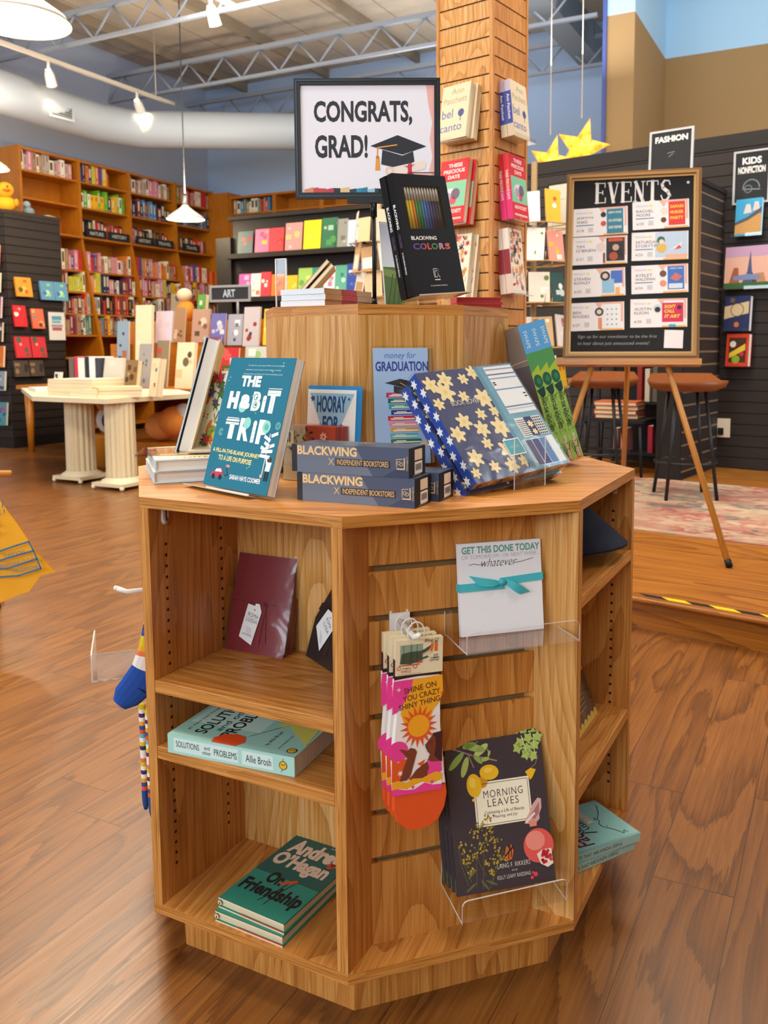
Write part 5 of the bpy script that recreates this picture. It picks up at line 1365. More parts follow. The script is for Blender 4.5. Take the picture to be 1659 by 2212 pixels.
def pillar_books(fr, x, z, kind, w, h, yaw, n, step, where, tilt=.16):
    deco = {'bel': belc, 'pre': precious, 'flo': floral(21, C('#e6dac2'), FL, 60, .06, .16)}[kind]
    cov = {'bel': '#d9c8a8', 'pre': '#cf1f2c', 'flo': '#e6dac2'}[kind]
    sp = {'bel': [(.22, '#c9b89a'), (.58, '#2b3f96'), (.2, '#b9aec0')], 'pre': [(.45, '#d8286a'), (.55, '#cf1f2c')], 'flo': [(.3, '#d9c4b4'), (.38, '#8f2430'), (.32, '#e4d8cc')]}[kind]
    nm = {'bel': 'cream novel with blue title', 'pre': 'red essay book with a picture panel', 'flo': 'floral patterned book'}[kind]
    tx = {'bel': 'Ann Patchett', 'pre': 'THESE PRECIOUS DAYS', 'flo': ''}[kind]
    d = .028
    wh = thing('acrylic_shelf', 'clear acrylic shelf under the %s, pillar\'s %s face' % (nm.split(' with')[0], where), 'acrylic shelf', fr @ Matrix.Translation((x, 0, z)))
    q = M(); q.box(-.004, -.075, -.003, w + .004, -.0005, -.001, CLEAR); q.box(-.004, -.075, -.0032, w + .004, -.0742, -.0008, EDGE); q.to('ledge', wh)
    q = M(); q.box(-.004, -.077, -.003, w + .004, -.075, .014, CLEAR); q.to('front_lip', wh)
    for i in range(n):
        mw = fr @ Matrix.Translation((x + step * i, -.068 + .0 * i, z + .003)) @ pose(0, 0, 0, yaw, tilt) @ Matrix.Translation((0, 0, -(d + .002) * i))
        lab = '%s, %s on the pillar\'s %s face' % (nm, ('front copy', 'copy behind')[i], where)
        if kind not in PBK: PBK[kind] = book('novel', lab, 'book', mw, w, h, d, C(cov, .45), PGC, True, deco, 'books on the pillar', spine=C(cov), sdeco=pspine(sp, tx))
        else: dup(PBK[kind], mw, lab)
pillar_books(PF, .048, 1.872, 'bel', .150, .228, -.12, 2, .012, 'left')
pillar_books(PF, .034, 1.532, 'pre', .150, .270, -.10, 2, .012, 'left')
pillar_books(PF, .070, 1.225, 'flo', .125, .270, -.10, 2, .012, 'left')
pillar_books(PR, .062, 1.885, 'bel', .175, .228, .06, 2, .0, 'right', .10)
pillar_books(PR, .062, 1.550, 'pre', .175, .270, .06, 2, .0, 'right', .10)
pillar_books(PR, .060, 1.245, 'flo', .165, .270, .06, 2, .0, 'right', .10)

# ------------------------------------------------------------------ the card spinner between pillar and events board
def cardcol(names): return names
spin = thing('card_spinner', 'wire greeting card spinner full of cards right of the pillar', 'card rack', MB_ @ Matrix.Translation((-2.52, 4.62, .12)))
WR = C('#b8935e', .4)
m = M(); m.tube([(0, 0, 0), (0, 0, 2.0)], .018, C('#8a6f4a', .5), 10); m.to('pole', spin)
m = M(); m.lathe([(.001, .03), (.24, .025), (.25, 0), (.001, 0)], C('#3a332b', .5), 20); m.to('base', spin)
SPC = [('#c9b9a0', '#a0524a'), ('#e9e6dd', '#9aa4ac'), ('#f1efe9', '#c8b090'), ('#d9a91f', '#b3501f'), ('#b88a86', '#e6d6cc'), ('#e8ded0', '#8f6a4a'), ('#efece4', '#7a8f4a'), ('#e8907a', '#e6b02f'), ('#cfcac4', '#7a6f8c'), ('#f0e6c8', '#d8c79a'), ('#dcd4c4', '#6a7a3a'), ('#2f4f4a', '#c4d0c8'), ('#cbb07a', '#a98a52'), ('#d8cfc4', '#4a443c'), ('#c9a878', '#8a6a44'), ('#e4d9d0', '#b06a6a')]
ci = 0
CARD0 = None
for lv, z in enumerate((1.62, 1.40, 1.16, .90, .66)):
    m = M()
    for k in range(8):
        a, b = 2 * math.pi * k / 8, 2 * math.pi * (k + 1) / 8
        m.tube([(.235 * math.cos(a), .235 * math.sin(a), z), (.235 * math.cos(b), .235 * math.sin(b), z)], .004, WR, 6); m.tube([(.06 * math.cos(a), .06 * math.sin(a), z - .01), (.235 * math.cos(a), .235 * math.sin(a), z)], .003, WR, 6)
        m.tube([(.235 * math.cos(a), .235 * math.sin(a), z), (.245 * math.cos(a), .245 * math.sin(a), z + .05)], .0025, WR, 6)
    m.to('wire_tier', spin)
    for k in range(4):
        an = R(-90 + (k - 1.5) * 42 + lv * 9)
        bg, ac = SPC[ci % len(SPC)]
        hw, hh = (.125, .175) if ci % 3 else (.105, .19)
        yaw = an + R(90)
        mw = MB_ @ Matrix.Translation((-2.52, 4.62, .12)) @ Matrix.Translation((.20 * math.cos(an), .20 * math.sin(an), z + .006)) @ pose(0, 0, 0, yaw, .14, (ci % 3 - 1) * .05) @ Matrix.Translation((-hw / 2, 0, 0))
        t = thing('greeting_card', '', 'card', mw, 'cards on the right hand spinner')
        cn = {'#c9b9a0': 'buff', '#e9e6dd': 'white and grey', '#f1efe9': 'white and tan', '#d9a91f': 'mustard', '#b88a86': 'dusty pink', '#e8ded0': 'beige', '#efece4': 'white with green', '#e8907a': 'coral', '#cfcac4': 'grey', '#f0e6c8': 'cream', '#dcd4c4': 'stone and olive', '#2f4f4a': 'dark green', '#cbb07a': 'kraft tan', '#d8cfc4': 'pale with black', '#c9a878': 'tan brown', '#e4d9d0': 'pale rose'}[bg]
        t['label'] = '%s card in the %s tier of the spinner beside the pillar' % (cn, ('top', 'second', 'third', 'fourth', 'lowest')[lv])
        q = M(hw, hh); q.box(0, 0, -.006, hw, hh, 0, C(bg, .6)); blobs(ci + 40, C(bg, .6), (bg, ac, ac, '#efe8dc'), 5)(q); q.to('front', t)
        M().box(.004, -.002, -.012, hw - .004, hh - .012, -.0065, C('#cdb48c' if ci % 2 else '#e8e4da', .7)).to('envelope', t)
        ci += 1
t = thing('framed_notice', 'pale notice in a black frame behind the red books on the pillar', 'framed notice', MB_ @ Matrix.Translation((-2.63, 4.98, 0)) @ pose(0, 0, 1.72, -.1, .05))
m = M(.2, .34); m.box(0, 0, -.012, .2, .34, 0, BLK); m.to('frame', t); m = M(.176, .316, .0005); m.T = Matrix.Translation((.012, .012, 0)); m.r(0, 0, 1, 1, C('#c9c4b4')); m.l([(.15, .8), (.5, .82)], .03, INK, 2); m.l([(.15, .7), (.7, .7)], .015, C('#8a857a'), 2); m.to('print', t)

# glowing paper stars
def starlamp(x, y, z, s_, lab, yaw):
    t = thing('star_lantern', lab, 'star lantern', MB_ @ Matrix.Translation((x, y, z)) @ Matrix.Rotation(yaw, 4, 'Z'), 'paper star lanterns')
    mt, nt, b = newmat('glowing_paper')
    tc = N(nt, 'ShaderNodeTexCoord'); nz = noise(nt, mapped(nt, tc.outputs['Object'], (14, 14, 14)), 1, 2)
    c_ = ramp(nt, nz, [(.3, (.95, .22, .01, 1)), (.5, (1, .42, .03, 1)), (.7, (1, .66, .12, 1))])
    nt.links.new(c_, b.inputs['Base Color']); nt.links.new(c_, b.inputs['Emission Color']); b.inputs['Emission Strength'].default_value = .75
    m = M(); P = [(0, -.06, 0), (0, .06, 0)] + [((s_ if i % 2 == 0 else s_ * .42) * math.sin(math.pi * i / 5 + .3), 0, (s_ if i % 2 == 0 else s_ * .42) * math.cos(math.pi * i / 5 + .3)) for i in range(10)]
    F = []
    for i in range(10):
        a, c2 = 2 + i, 2 + (i + 1) % 10
        F += [(0, a, c2), (1, c2, a)]
    m.add(P, F, mt); m.to('paper_star', t)
    M().tube([(0, 0, s_), (0, 0, 4.6 - z)], .004, C('#e6dcc4', .5), 6).to('cord', t)
    lamp('POINT', 'star_glow', (x, y - .12, z), 2.2, (1, .6, .15), .08, mw=MB_)
starlamp(-3.31, 6.9, 2.72, .255, 'glowing yellow paper star above the dark slatted wall, right one', .1)
starlamp(-3.66, 7.0, 2.655, .25, 'glowing yellow paper star half hidden by the pillar, left one', -.1)

# ------------------------------------------------------------------ the events board on its easel
PH = .12
EB = pose(1.4460, 1.9890, .9655, -.5589, .1555)
bw_, bh_ = .609, .880
es = thing('display_easel', 'wooden tripod easel carrying the events board on the raised corner', 'easel', Matrix.Translation((EB.translation.x, EB.translation.y, PH)))
iv = es.matrix_world.inverted() @ EB
def eb(u, v, z=0): return iv @ Vector((u * bw_, v * bh_, z))
m = M(bw_, bh_); m.T = iv; m.box(-.035, -.030, -.045, bw_ + .01, -.002, .035, EASELW); m.to('tray', es)
footR = es.matrix_world.inverted() @ (MB_ @ Vector((-.989, 3.495, PH)))
_fr = iv.inverted() @ footR
footL = iv @ Vector((bw_ - _fr.x, _fr.y, _fr.z))
footL.z = 0
footC = es.matrix_world.inverted() @ (MB_ @ Vector((-1.92, 4.60, PH)))
for mid, a, b_ in ((eb(.79, -.05, -.045), eb(.52, .94, -.045), footR), (eb(.21, -.05, -.045), eb(.48, .94, -.045), footL), (eb(.49, .2, -.13), eb(.5, .9, -.09), footC)):
    m = M(); m.tube([a, mid, b_ + (mid - b_).normalized() * .012], .0135, EASELW, 8); lg = m.to('leg', es)
    q = M(); q.tube([b_ + (mid - b_).normalized() * .03 + Vector((0, 0, .004)), b_ + Vector((0, 0, .004))], .0145, BLK, 8); q.to('rubber_foot', lg)
m = M(); m.T = iv; m.box(.455 * bw_, -.02, -.075, .525 * bw_, .35, -.050, EASELW, (0, 1, 0)); m.to('centre_mast', es)
bd = thing('events_board', 'gold framed black chalkboard headed EVENTS with eight pinned event cards', 'notice board', EB)
GF, GF2 = C('#9c7340', .4, .25), C('#7a562c', .45, .2)
m = M(bw_, bh_); fwid = .034
for i in range(3):
    o = (0, .012, .024)[i]; zt_ = (.010, .018, .006)[i]; e_ = (.012, .024, fwid)[i]; mt = (GF2, GF, C('#b08a50', .35, .3))[i]
    for a in ((o, o, bw_ - o, e_), (o, bh_ - e_, bw_ - o, bh_ - o), (o, e_, e_, bh_ - e_), (bw_ - e_, e_, bw_ - o, bh_ - e_)): m.box(a[0], a[1], -.02, a[2], a[3], zt_, mt)
m.to('frame', bd)
m = M(bw_ - 2 * fwid, bh_ - 2 * fwid, -.004); m.T = Matrix.Translation((fwid, fwid, 0)); m.box(0, 0, -.012, m.w, m.h, -.004, C('#191b1d', .8))
CK = C('#e9e9e6', .8)
def serif(m, ch, u0, v0, u1, v1, wd):
    """hand lettered capitals with slab serifs"""
    W_, H_ = u1 - u0, v1 - v0
    S_ = {'E': [((.2, 0), (.2, 1), 2.2), ((0, 0), (.95, 0), .6), ((0, 1), (.9, 1), .6), ((.2, .52), (.7, .52), .6), ((.95, 0), (.95, .25), .6), ((.9, 1), (.9, .78), .6), ((.7, .42), (.7, .62), .6)],
          'V': [((.18, 1), (.52, 0), 2.2), ((.52, 0), (.88, 1), .7), ((0, 1), (.36, 1), .6), ((.72, 1), (1, 1), .6)],
          'N': [((.15, 0), (.15, 1), .7), ((.15, 1), (.82, 0), 2.2), ((.82, 0), (.82, 1), .7), ((0, 0), (.3, 0), .6), ((0, 1), (.25, 1), .6), ((.68, 1), (1, 1), .6)],
          'T': [((.5, 0), (.5, 1), 2.2), ((.02, 1), (.98, 1), .7), ((.02, 1), (.02, .8), .6), ((.98, 1), (.98, .8), .6), ((.28, 0), (.72, 0), .6)],
          'S': [((.88, .78), (.78, .98), .8), ((.78, .98), (.4, 1), .9), ((.4, 1), (.18, .82), 1.4), ((.18, .82), (.28, .62), 2), ((.28, .62), (.7, .42), 2.4), ((.7, .42), (.85, .22), 2), ((.85, .22), (.62, .02), 1.4), ((.62, .02), (.25, .02), .9), ((.25, .02), (.1, .25), .8)]}
    for a, b, k in S_[ch]: m.l([(u0 + a[0] * W_, v0 + a[1] * H_), (u0 + b[0] * W_, v0 + b[1] * H_)], wd * k, CK, 2)
for i, ch in enumerate('EVENTS'): serif(m, ch, .18 + i * .109, .868, .18 + i * .109 + .094, .982, .012)
m.t('Sign up for our newsletter to be the first', .06, .075, .72, .098, C('#a9a9a6'), 2, -.01, .2); m.t('to hear about just announced events!', .06, .035, .66, .06, C('#a9a9a6'), 2, -.01, .2)
m.c(.955, .965, .012, C('#d9d5cc'), 2)
m.to('blackboard', bd)
WCD = C('#ece9ea', .6)
def evcard(i, u, v, who, date, rot):
    cw, ch_ = .252, .132
    t = thing('event_card', '%s event card on the black board, %s row %s' % (who.title(), ('top', 'second', 'third', 'bottom')[i // 2], ('left', 'right')[i % 2]), 'card', EB @ Matrix.Translation((fwid + u * (bw_ - 2 * fwid), fwid + v * (bh_ - 2 * fwid), -.0025)) @ Matrix.Rotation(rot, 4, 'Z'), 'event cards on the board')
    m = M(cw, ch_); m.box(0, 0, -.001, cw, ch_, 0, WCD)
    PKK, TL2, DKC = C('#e2b3a2'), C('#2f6f92'), C('#44464e')
    m.p([(.47, 1), (.98, 1), (.98, .3), (.94, .3), (.94, .93), (.60, .93), (.56, .75)], PKK, 1); m.r(.56, .0, .98, .06, C('#e8b46a'), 1)
    m.t('PARNASSUS', .06, .80, .28, .87, C('#a9b4c4'), 2); m.r(.30, .80, .36, .87, C('#e8d98a'), 2)
    ws = who.upper().split(' ')
    m.t(ws[0], .07, .60, .07 + .05 * len(ws[0]), .70, DKC, 2); m.t(ws[1], .07, .46, .07 + .05 * len(ws[1]), .56, DKC, 2)
    if i in (0, 1, 3, 5): m.r(.06, .375, .38, .405, C('#2f6fa6'), 2)
    m.t(date, .07, .16, .20, .25, C('#6a6a70'), 2); m.r(.28, .13, .37, .30, C('#c9c9cc'), 2)
    if i == 0: m.r(.62, .05, .92, .93, C('#2f7f9c'), 3); m.t('JESMYN WARD', .65, .74, .89, .84, C('#e8e4c8'), 4, .02); m.t('ON WITNESS', .65, .46, .89, .56, C('#e8e4c8'), 4, .02); m.t('AND REPAIR', .65, .22, .89, .32, C('#e8e4c8'), 4, .02); m.c(.56, .74, .05, C('#2a2420'), 4); m.c(.56, .42, .05, C('#c9504a'), 4)
    elif i == 1: m.r(.64, .1, .93, .93, C('#d83a3a'), 3); [m.t(a, .67, b, .90, b + .11, C('#f0c83a'), 4, .04) for a, b in (('SAFARI', .70), ('MURDER', .50), ('PARTY', .30))]; m.c(.56, .62, .06, C('#e8d8cc'), 4); m.c(.55, .3, .05, C('#6a3a2a'), 4)
    elif i == 2: m.r(.62, .1, .95, .93, C('#2a2626'), 3); m.r(.66, .8, .92, .9, C('#d0502f'), 4); m.c(.79, .58, .06, C('#caa48c'), 5); m.p([(.64, .2), (.94, .2), (.88, .48), (.70, .48)], C('#17171a'), 4); m.c(.75, .27, .08, C('#a8502a'), 6); m.c(.52, .62, .08, C('#e3d0c8'), 4); m.r(.56, .05, .60, .4, C('#7a4a34'), 4)
    elif i == 3: m.r(.42, .1, .98, .98, C('#b9cfe6'), 1.5); m.c(.53, .42, .09, C('#d9b45a'), 3); m.c(.52, .7, .07, C('#3f6a4a'), 4); m.c(.53, .64, .045, C('#e8d4c4'), 5); m.p([(.65, .32), (.86, .45), (.9, .62), (.80, .5)], C('#e9e4dc'), 4); m.p([(.76, .36), (.88, .40), (.84, .52)], C('#d84a42'), 5); m.r(.6, .08, .98, .2, C('#e8b09a'), 4)
    elif i == 4: m.r(.74, .45, .95, .9, C('#4a6fc0'), 3); m.r(.58, .12, .80, .6, C('#8fc0dc'), 4); m.c(.64, .72, .09, C('#2f2a2a'), 5); m.c(.64, .72, .05, C('#d8c0b4'), 6); m.r(.82, .05, .9, .3, C('#e8b46a'), 4)
    elif i == 5: m.r(.64, .12, .93, .93, C('#3f74c4'), 3); m.p([(.68, .5), (.78, .7), (.90, .55), (.8, .4)], C('#c9706a'), 4); m.r(.66, .15, .9, .32, C('#cfe0ea'), 4); m.t('A PERFECT HAND', .67, .82, .9, .88, WHT, 4); m.c(.56, .68, .06, C('#6a4a3f'), 4); m.c(.56, .34, .06, C('#e0907a'), 4)
    elif i == 6: m.c(.55, .66, .08, C('#3a3a38'), 3); m.c(.55, .66, .045, C('#e0c8b8'), 4); m.r(.53, .05, .60, .45, C('#d8926a'), 3); m.r(.66, .08, .90, .9, C('#e6ecec'), 3); [m.c(.70 + .08 * (k % 3), .2 + .18 * (k // 3), .016, C('#8a9aa4'), 4, 8) for k in range(12)]
    else: m.r(.56, .18, .93, .85, C('#d02a5a'), 3); [m.t(a, .60, b, c_, b + .12, C('#f0d03a'), 4, .04, .2) for a, b, c_ in (('DON’T', .66, .80), ('CALL', .50, .78), ('IT ART', .32, .88))]; m.c(.86, .68, .04, C('#4a1a30'), 4); m.c(.48, .66, .08, C('#c9d0d6'), 3); m.c(.48, .62, .05, C('#26282c'), 4); m.r(.68, .0, .8, .1, C('#4fa8c0'), 3)
    m.to('card_face', t)
    q = M(); q.ball((.006, ch_ - .006, .001), .003, C('#e0ddd2', .4), 8); q.ball
    q.to('pin', t)
for i, (u, v, who, date, rot) in enumerate(((.0, .672, 'Jesmyn Ward', '6/18', .03), (.505, .70, 'Rachel Moore', '6/20', .03), (.0, .505, 'Tim O’Brien', '6/21', .02), (.50, .522, 'Saturday Storytime', '6/22', .01), (-.01, .315, 'Steven Rowley', '6/25', .035), (.505, .33, 'Ayelet Waldman', '6/26', .025), (-.015, .12, 'Ben Rhodes', '6/27', .025), (.50, .138, 'Austin Kleon', '6/30', .01))): evcard(i, u, v, who, date, rot)
t = thing('note_card', 'small blank white card pinned at the bottom right of the events board', 'card', EB @ Matrix.Translation((.455, .052, -.0025)) @ Matrix.Rotation(-.03, 4, 'Z'))
m = M(.083, .083); m.box(0, 0, -.001, .083, .083, 0, WCD); m.to('card_face', t); q = M(); q.ball((.005, .078, .001), .003, C('#e0ddd2', .4), 8); q.to('pin', t)

# ------------------------------------------------------------------ dark slatted wall, gondola, wall books
DW_ = C('#1e1714', .6)
WY = 6.42
m = M(); m.box(-4.2, WY + .008, PH, 1.2, WY + .12, 2.50, C('#1a1412', .7))
z = PH
while z < 2.48:
    m.box(-4.2, WY, z + .006, 1.2, WY + .008, min(2.5, z + .082), DARKW); z += .082
m.box(-4.2, WY - .01, 2.44, 1.2, WY + .13, 2.54, DW_); st('wall_right.003', m, MB_)
t = thing('slat_gondola', 'dark double sided slat display unit sticking out from the dark wall behind the events board', 'display unit', MB_ @ Matrix.Translation((-2.11, 5.62, PH)))
m = M(); m.box(0, 0, 0, .17, .79, 2.0, C('#1c1613', .7)); m.to('core', t)
m = M(); z = .05
while z < 1.96:
    m.box(.17, .02, z + .014, .178, .79, z + .09, DARKW, (0, 1, 0)); m.box(.171, .02, z, .1735, .79, z + .014, C('#8a6f52', .6)); z += .09
m.to('slats', t); m = M(); m.box(-.01, -.01, 2.0, .19, .79, 2.03, DW_); m.to('top_cap', t)
def chalk(mw, w, h, lines, lab, doodle):
    t = thing('section_sign', lab, 'sign', mw)
    m = M(w, h); b = .014; GY = C('#b9bcc0', .5)
    for a in ((0, 0, w, b), (0, h - b, w, h), (0, b, b, h - b), (w - b, b, w, h - b)): m.box(a[0], a[1], -.01, a[2], a[3], .003, GY)
    m.to('frame', t)
    m = M(w, h, -.002); m.box(b, b, -.008, w - b, h - b, -.002, C('#26282b', .8))
    n_ = len(lines)
    for i, s_ in enumerate(lines):
        v = .74 - i * .17; ln = min(.74, .13 * len(s_)); m.t(s_, .5 - ln / 2, v, .5 + ln / 2, v + .13, CK, 2, .04)
    doodle(m); m.to('chalkboard', t); return t
chalk(MB_ @ pose(-2.235, 5.70, 2.155, 0, .05), .30, .31, ['FASHION'], 'grey framed FASHION chalkboard sign standing on the dark display unit', lambda m: (m.l([(.42, .5), (.58, .52)], .012, C('#8f8a84'), 2), m.l([(.45, .42), (.55, .48)], .012, C('#8f8a84'), 2)))
chalk(MB_ @ pose(-1.875, WY - .02, 2.035, 0, .02), .255, .375, ['KIDS', 'NONFICTION'], 'grey framed KIDS NONFICTION chalkboard sign on the dark slatted wall', lambda m: (m.ell(.5, .3, .22, .03, C('#7f8a90'), 2, 0, 180), m.ell(.42, .28, .1, .03, C('#6f7a80'), 2), m.l([(.28, .28), (.74, .26)], .03, C('#7f8a90'), 2)))
def fort(m): m.r(0, 0, 1, 1, C('#3fa8d8')); m.p([(0, .05), (1, .05), (1, .55), (.75, .62), (.5, .5), (0, .38)], C('#cfa05f'), 2); m.p([(.3, .6), (.4, .85), (.55, .85), (.62, .62)], C('#e8d8d0'), 2.5); m.p([(.65, .65), (.72, .9), (.86, .9), (.92, .7)], C('#e8d0c8'), 2.5); m.p([(0, .38), (.5, .52), (1, .75), (1, .62), (.5, .42), (0, .3)], C('#5a5a66'), 3)
def paris(m): m.r(0, 0, 1, 1, C('#e8b8a4')); m.r(0, .75, 1, 1, C('#c9a4c4'), 2); m.r(0, 0, 1, .14, C('#3f6a3a'), 5); m.p([(.1, .1), (.2, .5), (.3, .5), (.34, .1)], C('#a8623f'), 3); m.p([(.38, .1), (.5, .4), (.55, .9), (.6, .4), (.74, .1)], C('#4f5a86'), 4); m.p([(.6, .1), (.66, .34), (.85, .36), (.92, .1)], C('#c98a5a'), 4); m.p([(.2, .3), (.5, .34), (.8, .3), (.8, .2), (.2, .2)], C('#7f8fb8'), 4.5)
def navyb(m): m.r(0, 0, 1, 1, C('#26305f')); m.p([(.0, .34), (.95, .5), (.95, .84), (.0, .7)], C('#d8c49a'), 2); m.c(.5, .18, .1, C('#d8782f'), 2); m.c(.3, .88, .1, C('#6a5a3a'), 2); m.ell(.5, .6, .25, .03, C('#6a5a4a'), 3)
def redb(m): m.r(0, 0, 1, 1, C('#d8421f')); m.r(.12, .12, .88, .88, C('#4a2a1a'), 2); m.p([(.15, .4), (.85, .7), (.85, .5), (.15, .25)], C('#e8c83f'), 3); m.c(.45, .22, .18, C('#8fae2f'), 4); m.c(.3, .68, .14, C('#e8e0d0'), 4); m.c(.7, .38, .1, C('#c03a3a'), 4)
for x, z, w, h, d, deco, cov, lab, yw in ((-1.835, 1.80, .185, .26, .03, fort, '#3fa8d8', 'blue and sandy children\'s book with a stone lion on the dark wall, top one', -.1), (-1.90, 1.43, .33, .30, .02, paris, '#e8b8a4', 'square sunset cathedral picture book on the dark wall below the lion book', -.1), (-1.89, 1.13, .185, .25, .05, navyb, '#26305f', 'navy adventure book with a cream banner on the dark wall', -.1), (-1.87, .875, .165, .235, .05, redb, '#d8421f', 'small red children\'s book at the bottom of the dark wall', -.12)):
    mw = MB_ @ Matrix.Translation((x, WY - .075 - d * .3, z + .003)) @ pose(0, 0, 0, yw, .08)
    book('picture_book', lab, 'book', mw, w, h, d, C(cov, .45), PG, True, deco, 'face out books on the dark wall')
    q = thing('acrylic_shelf', 'clear acrylic shelf under the %s' % lab.split(' on the')[0].split(' at the')[0].split(' with')[0], 'acrylic shelf', MB_ @ Matrix.Translation((x, WY, z)))
    e = M(); e.box(-.01, -.11 - d * .3, -.003, w + .01, -.0005, 0, CLEAR); e.to('ledge', q); e = M(); e.box(-.01, -.112 - d * .3, -.003, w + .01, -.11 - d * .3, .02, CLEAR); e.to('front_lip', q)
t = thing('wall_outlet', 'cream wall outlet with a black plug low on the dark slatted wall', 'outlet', MB_ @ Matrix.Translation((-1.89, 6.415, .42)) @ Matrix.Rotation(R(12), 4, 'Z'))
m = M(); m.box(-.045, -.012, -.07, .045, 0, .07, C('#d8ccb4', .4)); m.to('plate', t); m = M(); m.box(-.04, -.045, -.05, .0, -.012, .0, BLK); m.to('plug', t)

# rug, chairs, shelf with books under the board
def rug_mat():
    m, nt, b = newmat('worn_rug')
    tc = N(nt, 'ShaderNodeTexCoord'); v = tc.outputs['Object']
    n1 = noise(nt, mapped(nt, v, (2.2, 3.5, 1)), 1, 3, .6); n2 = noise(nt, mapped(nt, v, (14, 20, 1)), 1, 3, .6)
    vo = N(nt, 'ShaderNodeTexVoronoi'); vo.inputs['Scale'].default_value = 1; nt.links.new(mapped(nt, v, (5, 8, 1)), vo.inputs['Vector'])
    c = ramp(nt, n1, [(.35, lin('#8f4a40')), (.5, lin('#b09078')), (.62, lin('#c2a88c'))])
    c2 = ramp(nt, vo.outputs['Color'], [(.2, lin('#4a5a56')), (.45, lin('#b7a084')), (.75, lin('#a0554a'))])
    c = mix(nt, ramp(nt, n2, [(.42, (0, 0, 0, 1)), (.6, (1, 1, 1, 1))]), c, c2)
    nt.links.new(c, b.inputs['Base Color']); b.inputs['Roughness'].default_value = .95
    return m
tag(M().box(-2.6, 3.97, PH, .9, 5.60, PH + .006, rug_mat()).to('area_rug', mw=MB_), 'faded red and beige patterned rug on the raised corner', 'rug')
SEAT, CHB = C('#84481f', .45), C('#1e1f22', .4)
def chair(x, y, yaw, lab):
    t = thing('stool', lab, 'stool', MB_ @ Matrix.Translation((x, y, PH)) @ Matrix.Rotation(yaw, 4, 'Z'), 'brown seated stools behind the events board')
    m = M(); P = []; F = []; n_ = 18
    for r_, z in ((.0, .64), (.16, .64), (.22, .665), (.235, .70), (.225, .70), (.15, .66), (0, .655)):
        P += [(r_ * math.cos(2 * math.pi * k / n_), r_ * .9 * math.sin(2 * math.pi * k / n_), z + (.04 if math.sin(2 * math.pi * k / n_) > .5 and r_ > .2 else 0)) for k in range(n_)]
    for j_ in range(6): F += [(j_ * n_ + k, j_ * n_ + (k + 1) % n_, (j_ + 1) * n_ + (k + 1) % n_, (j_ + 1) * n_ + k) for k in range(n_)]
    m.add(P, F, SEAT, smooth=True); m.to('seat', t)
    for k in range(4):
        a = R(45 + 90 * k); q = M(); q.tube([(.12 * math.cos(a), .12 * math.sin(a), .64), (.21 * math.cos(a), .21 * math.sin(a), 0)], .011, CHB, 8); q.to('leg', t)
    q = M(); q.tube([(.18 * math.cos(2 * math.pi * k / 16), .18 * math.sin(2 * math.pi * k / 16), .22) for k in range(17)], .008, CHB, 6, False); q.to('foot_ring', t)
chair(-2.30, 5.15, .2, 'brown shell stool with black legs behind the left easel leg')
chair(-1.70, 5.02, .6, 'brown shell stool with black legs behind the right easel leg')
sr = thing('low_bookshelf', 'low black wire bookshelf in the shade behind the easel', 'bookshelf', MB_ @ Matrix.Translation((-2.72, 6.02, PH)))
BKS = C('#141316', .6)
for z in (.12, .50, .86): M().box(0, 0, z - .02, .56, .30, z, BKS).to('shelf', sr)
for x, y in ((0, 0), (.55, 0), (0, .28), (.55, .28)): M().box(x - .01, y, 0, x + .012, y + .02, .88, BKS).to('post', sr)
M().box(0, .29, 0.1, .56, .30, .88, BKS).to('back_panel', sr)
OB = None
for i in range(4):
    mw = MB_ @ pose(-2.36 + .012 * i, 5.36, PH + .86 + .0295 * (4 - i) - .0 , .06 * (i % 2), LIE) if False else MB_ @ pose(-2.56 + .010 * (i % 2), 5.60, PH + .40 + .030 * (4 - i), .10 + .03 * (i % 2), LIE)
    lab = 'orange spined hardcover in the pile of four on the small black table, %s one' % ('top', 'second', 'third', 'bottom')[i]
    if OB is None: OB = book('stacked_hardcover', lab, 'book', mw, .30, .21, .028, C('#d8623a', .5), PGC, True, None, 'orange hardcovers in a pile', back=C('#b04a34'), spine=C('#d8623a'))
    else: dup(OB, mw, lab)
t = thing('side_table', 'small black side table under the pile of orange hardcovers', 'table', MB_ @ Matrix.Translation((-2.43, 5.72, PH)))
M().box(-.20, -.16, .375, .24, .16, .398, BKS).to('table_top', t)
for x, y in ((-.18, -.14), (.22, -.14), (-.18, .14), (.22, .14)): M().tube([(x, y, .375), (x * 1.1, y * 1.1, 0)], .011, BKS, 8).to('leg', t)
RDK = None
for i, (x, z, c_, h_) in enumerate(((-2.60, .12, '#8c6a64', .17), (-2.54, .12, '#c98a86', .17), (-2.33, .12, '#b0243c', .2), (-2.27, .12, '#c22f4a', .2), (-2.21, .12, '#a82038', .19), (-2.42, .50, '#8f2a22', .26), (-2.36, .50, '#cfc6b8', .24), (-2.30, .50, '#6a6258', .25))):
    cn = ('mauve', 'pink', 'crimson', 'bright crimson', 'deep crimson', 'brick red', 'pale grey', 'taupe')[i]
    t = thing('shelved_book', '%s book upright on the low black bookshelf behind the easel' % cn, 'book', MB_ @ Matrix.Translation((x, 6.04, PH + z)), 'books on the low black shelf')
    w_ = .036; M().box(0, 0, 0, w_, .15, h_, C(c_, .5)).to('cover', t); M().box(.003, .003, h_ - .006, w_ - .003, .148, h_ - .003 + .004, PG).to('pages', t)
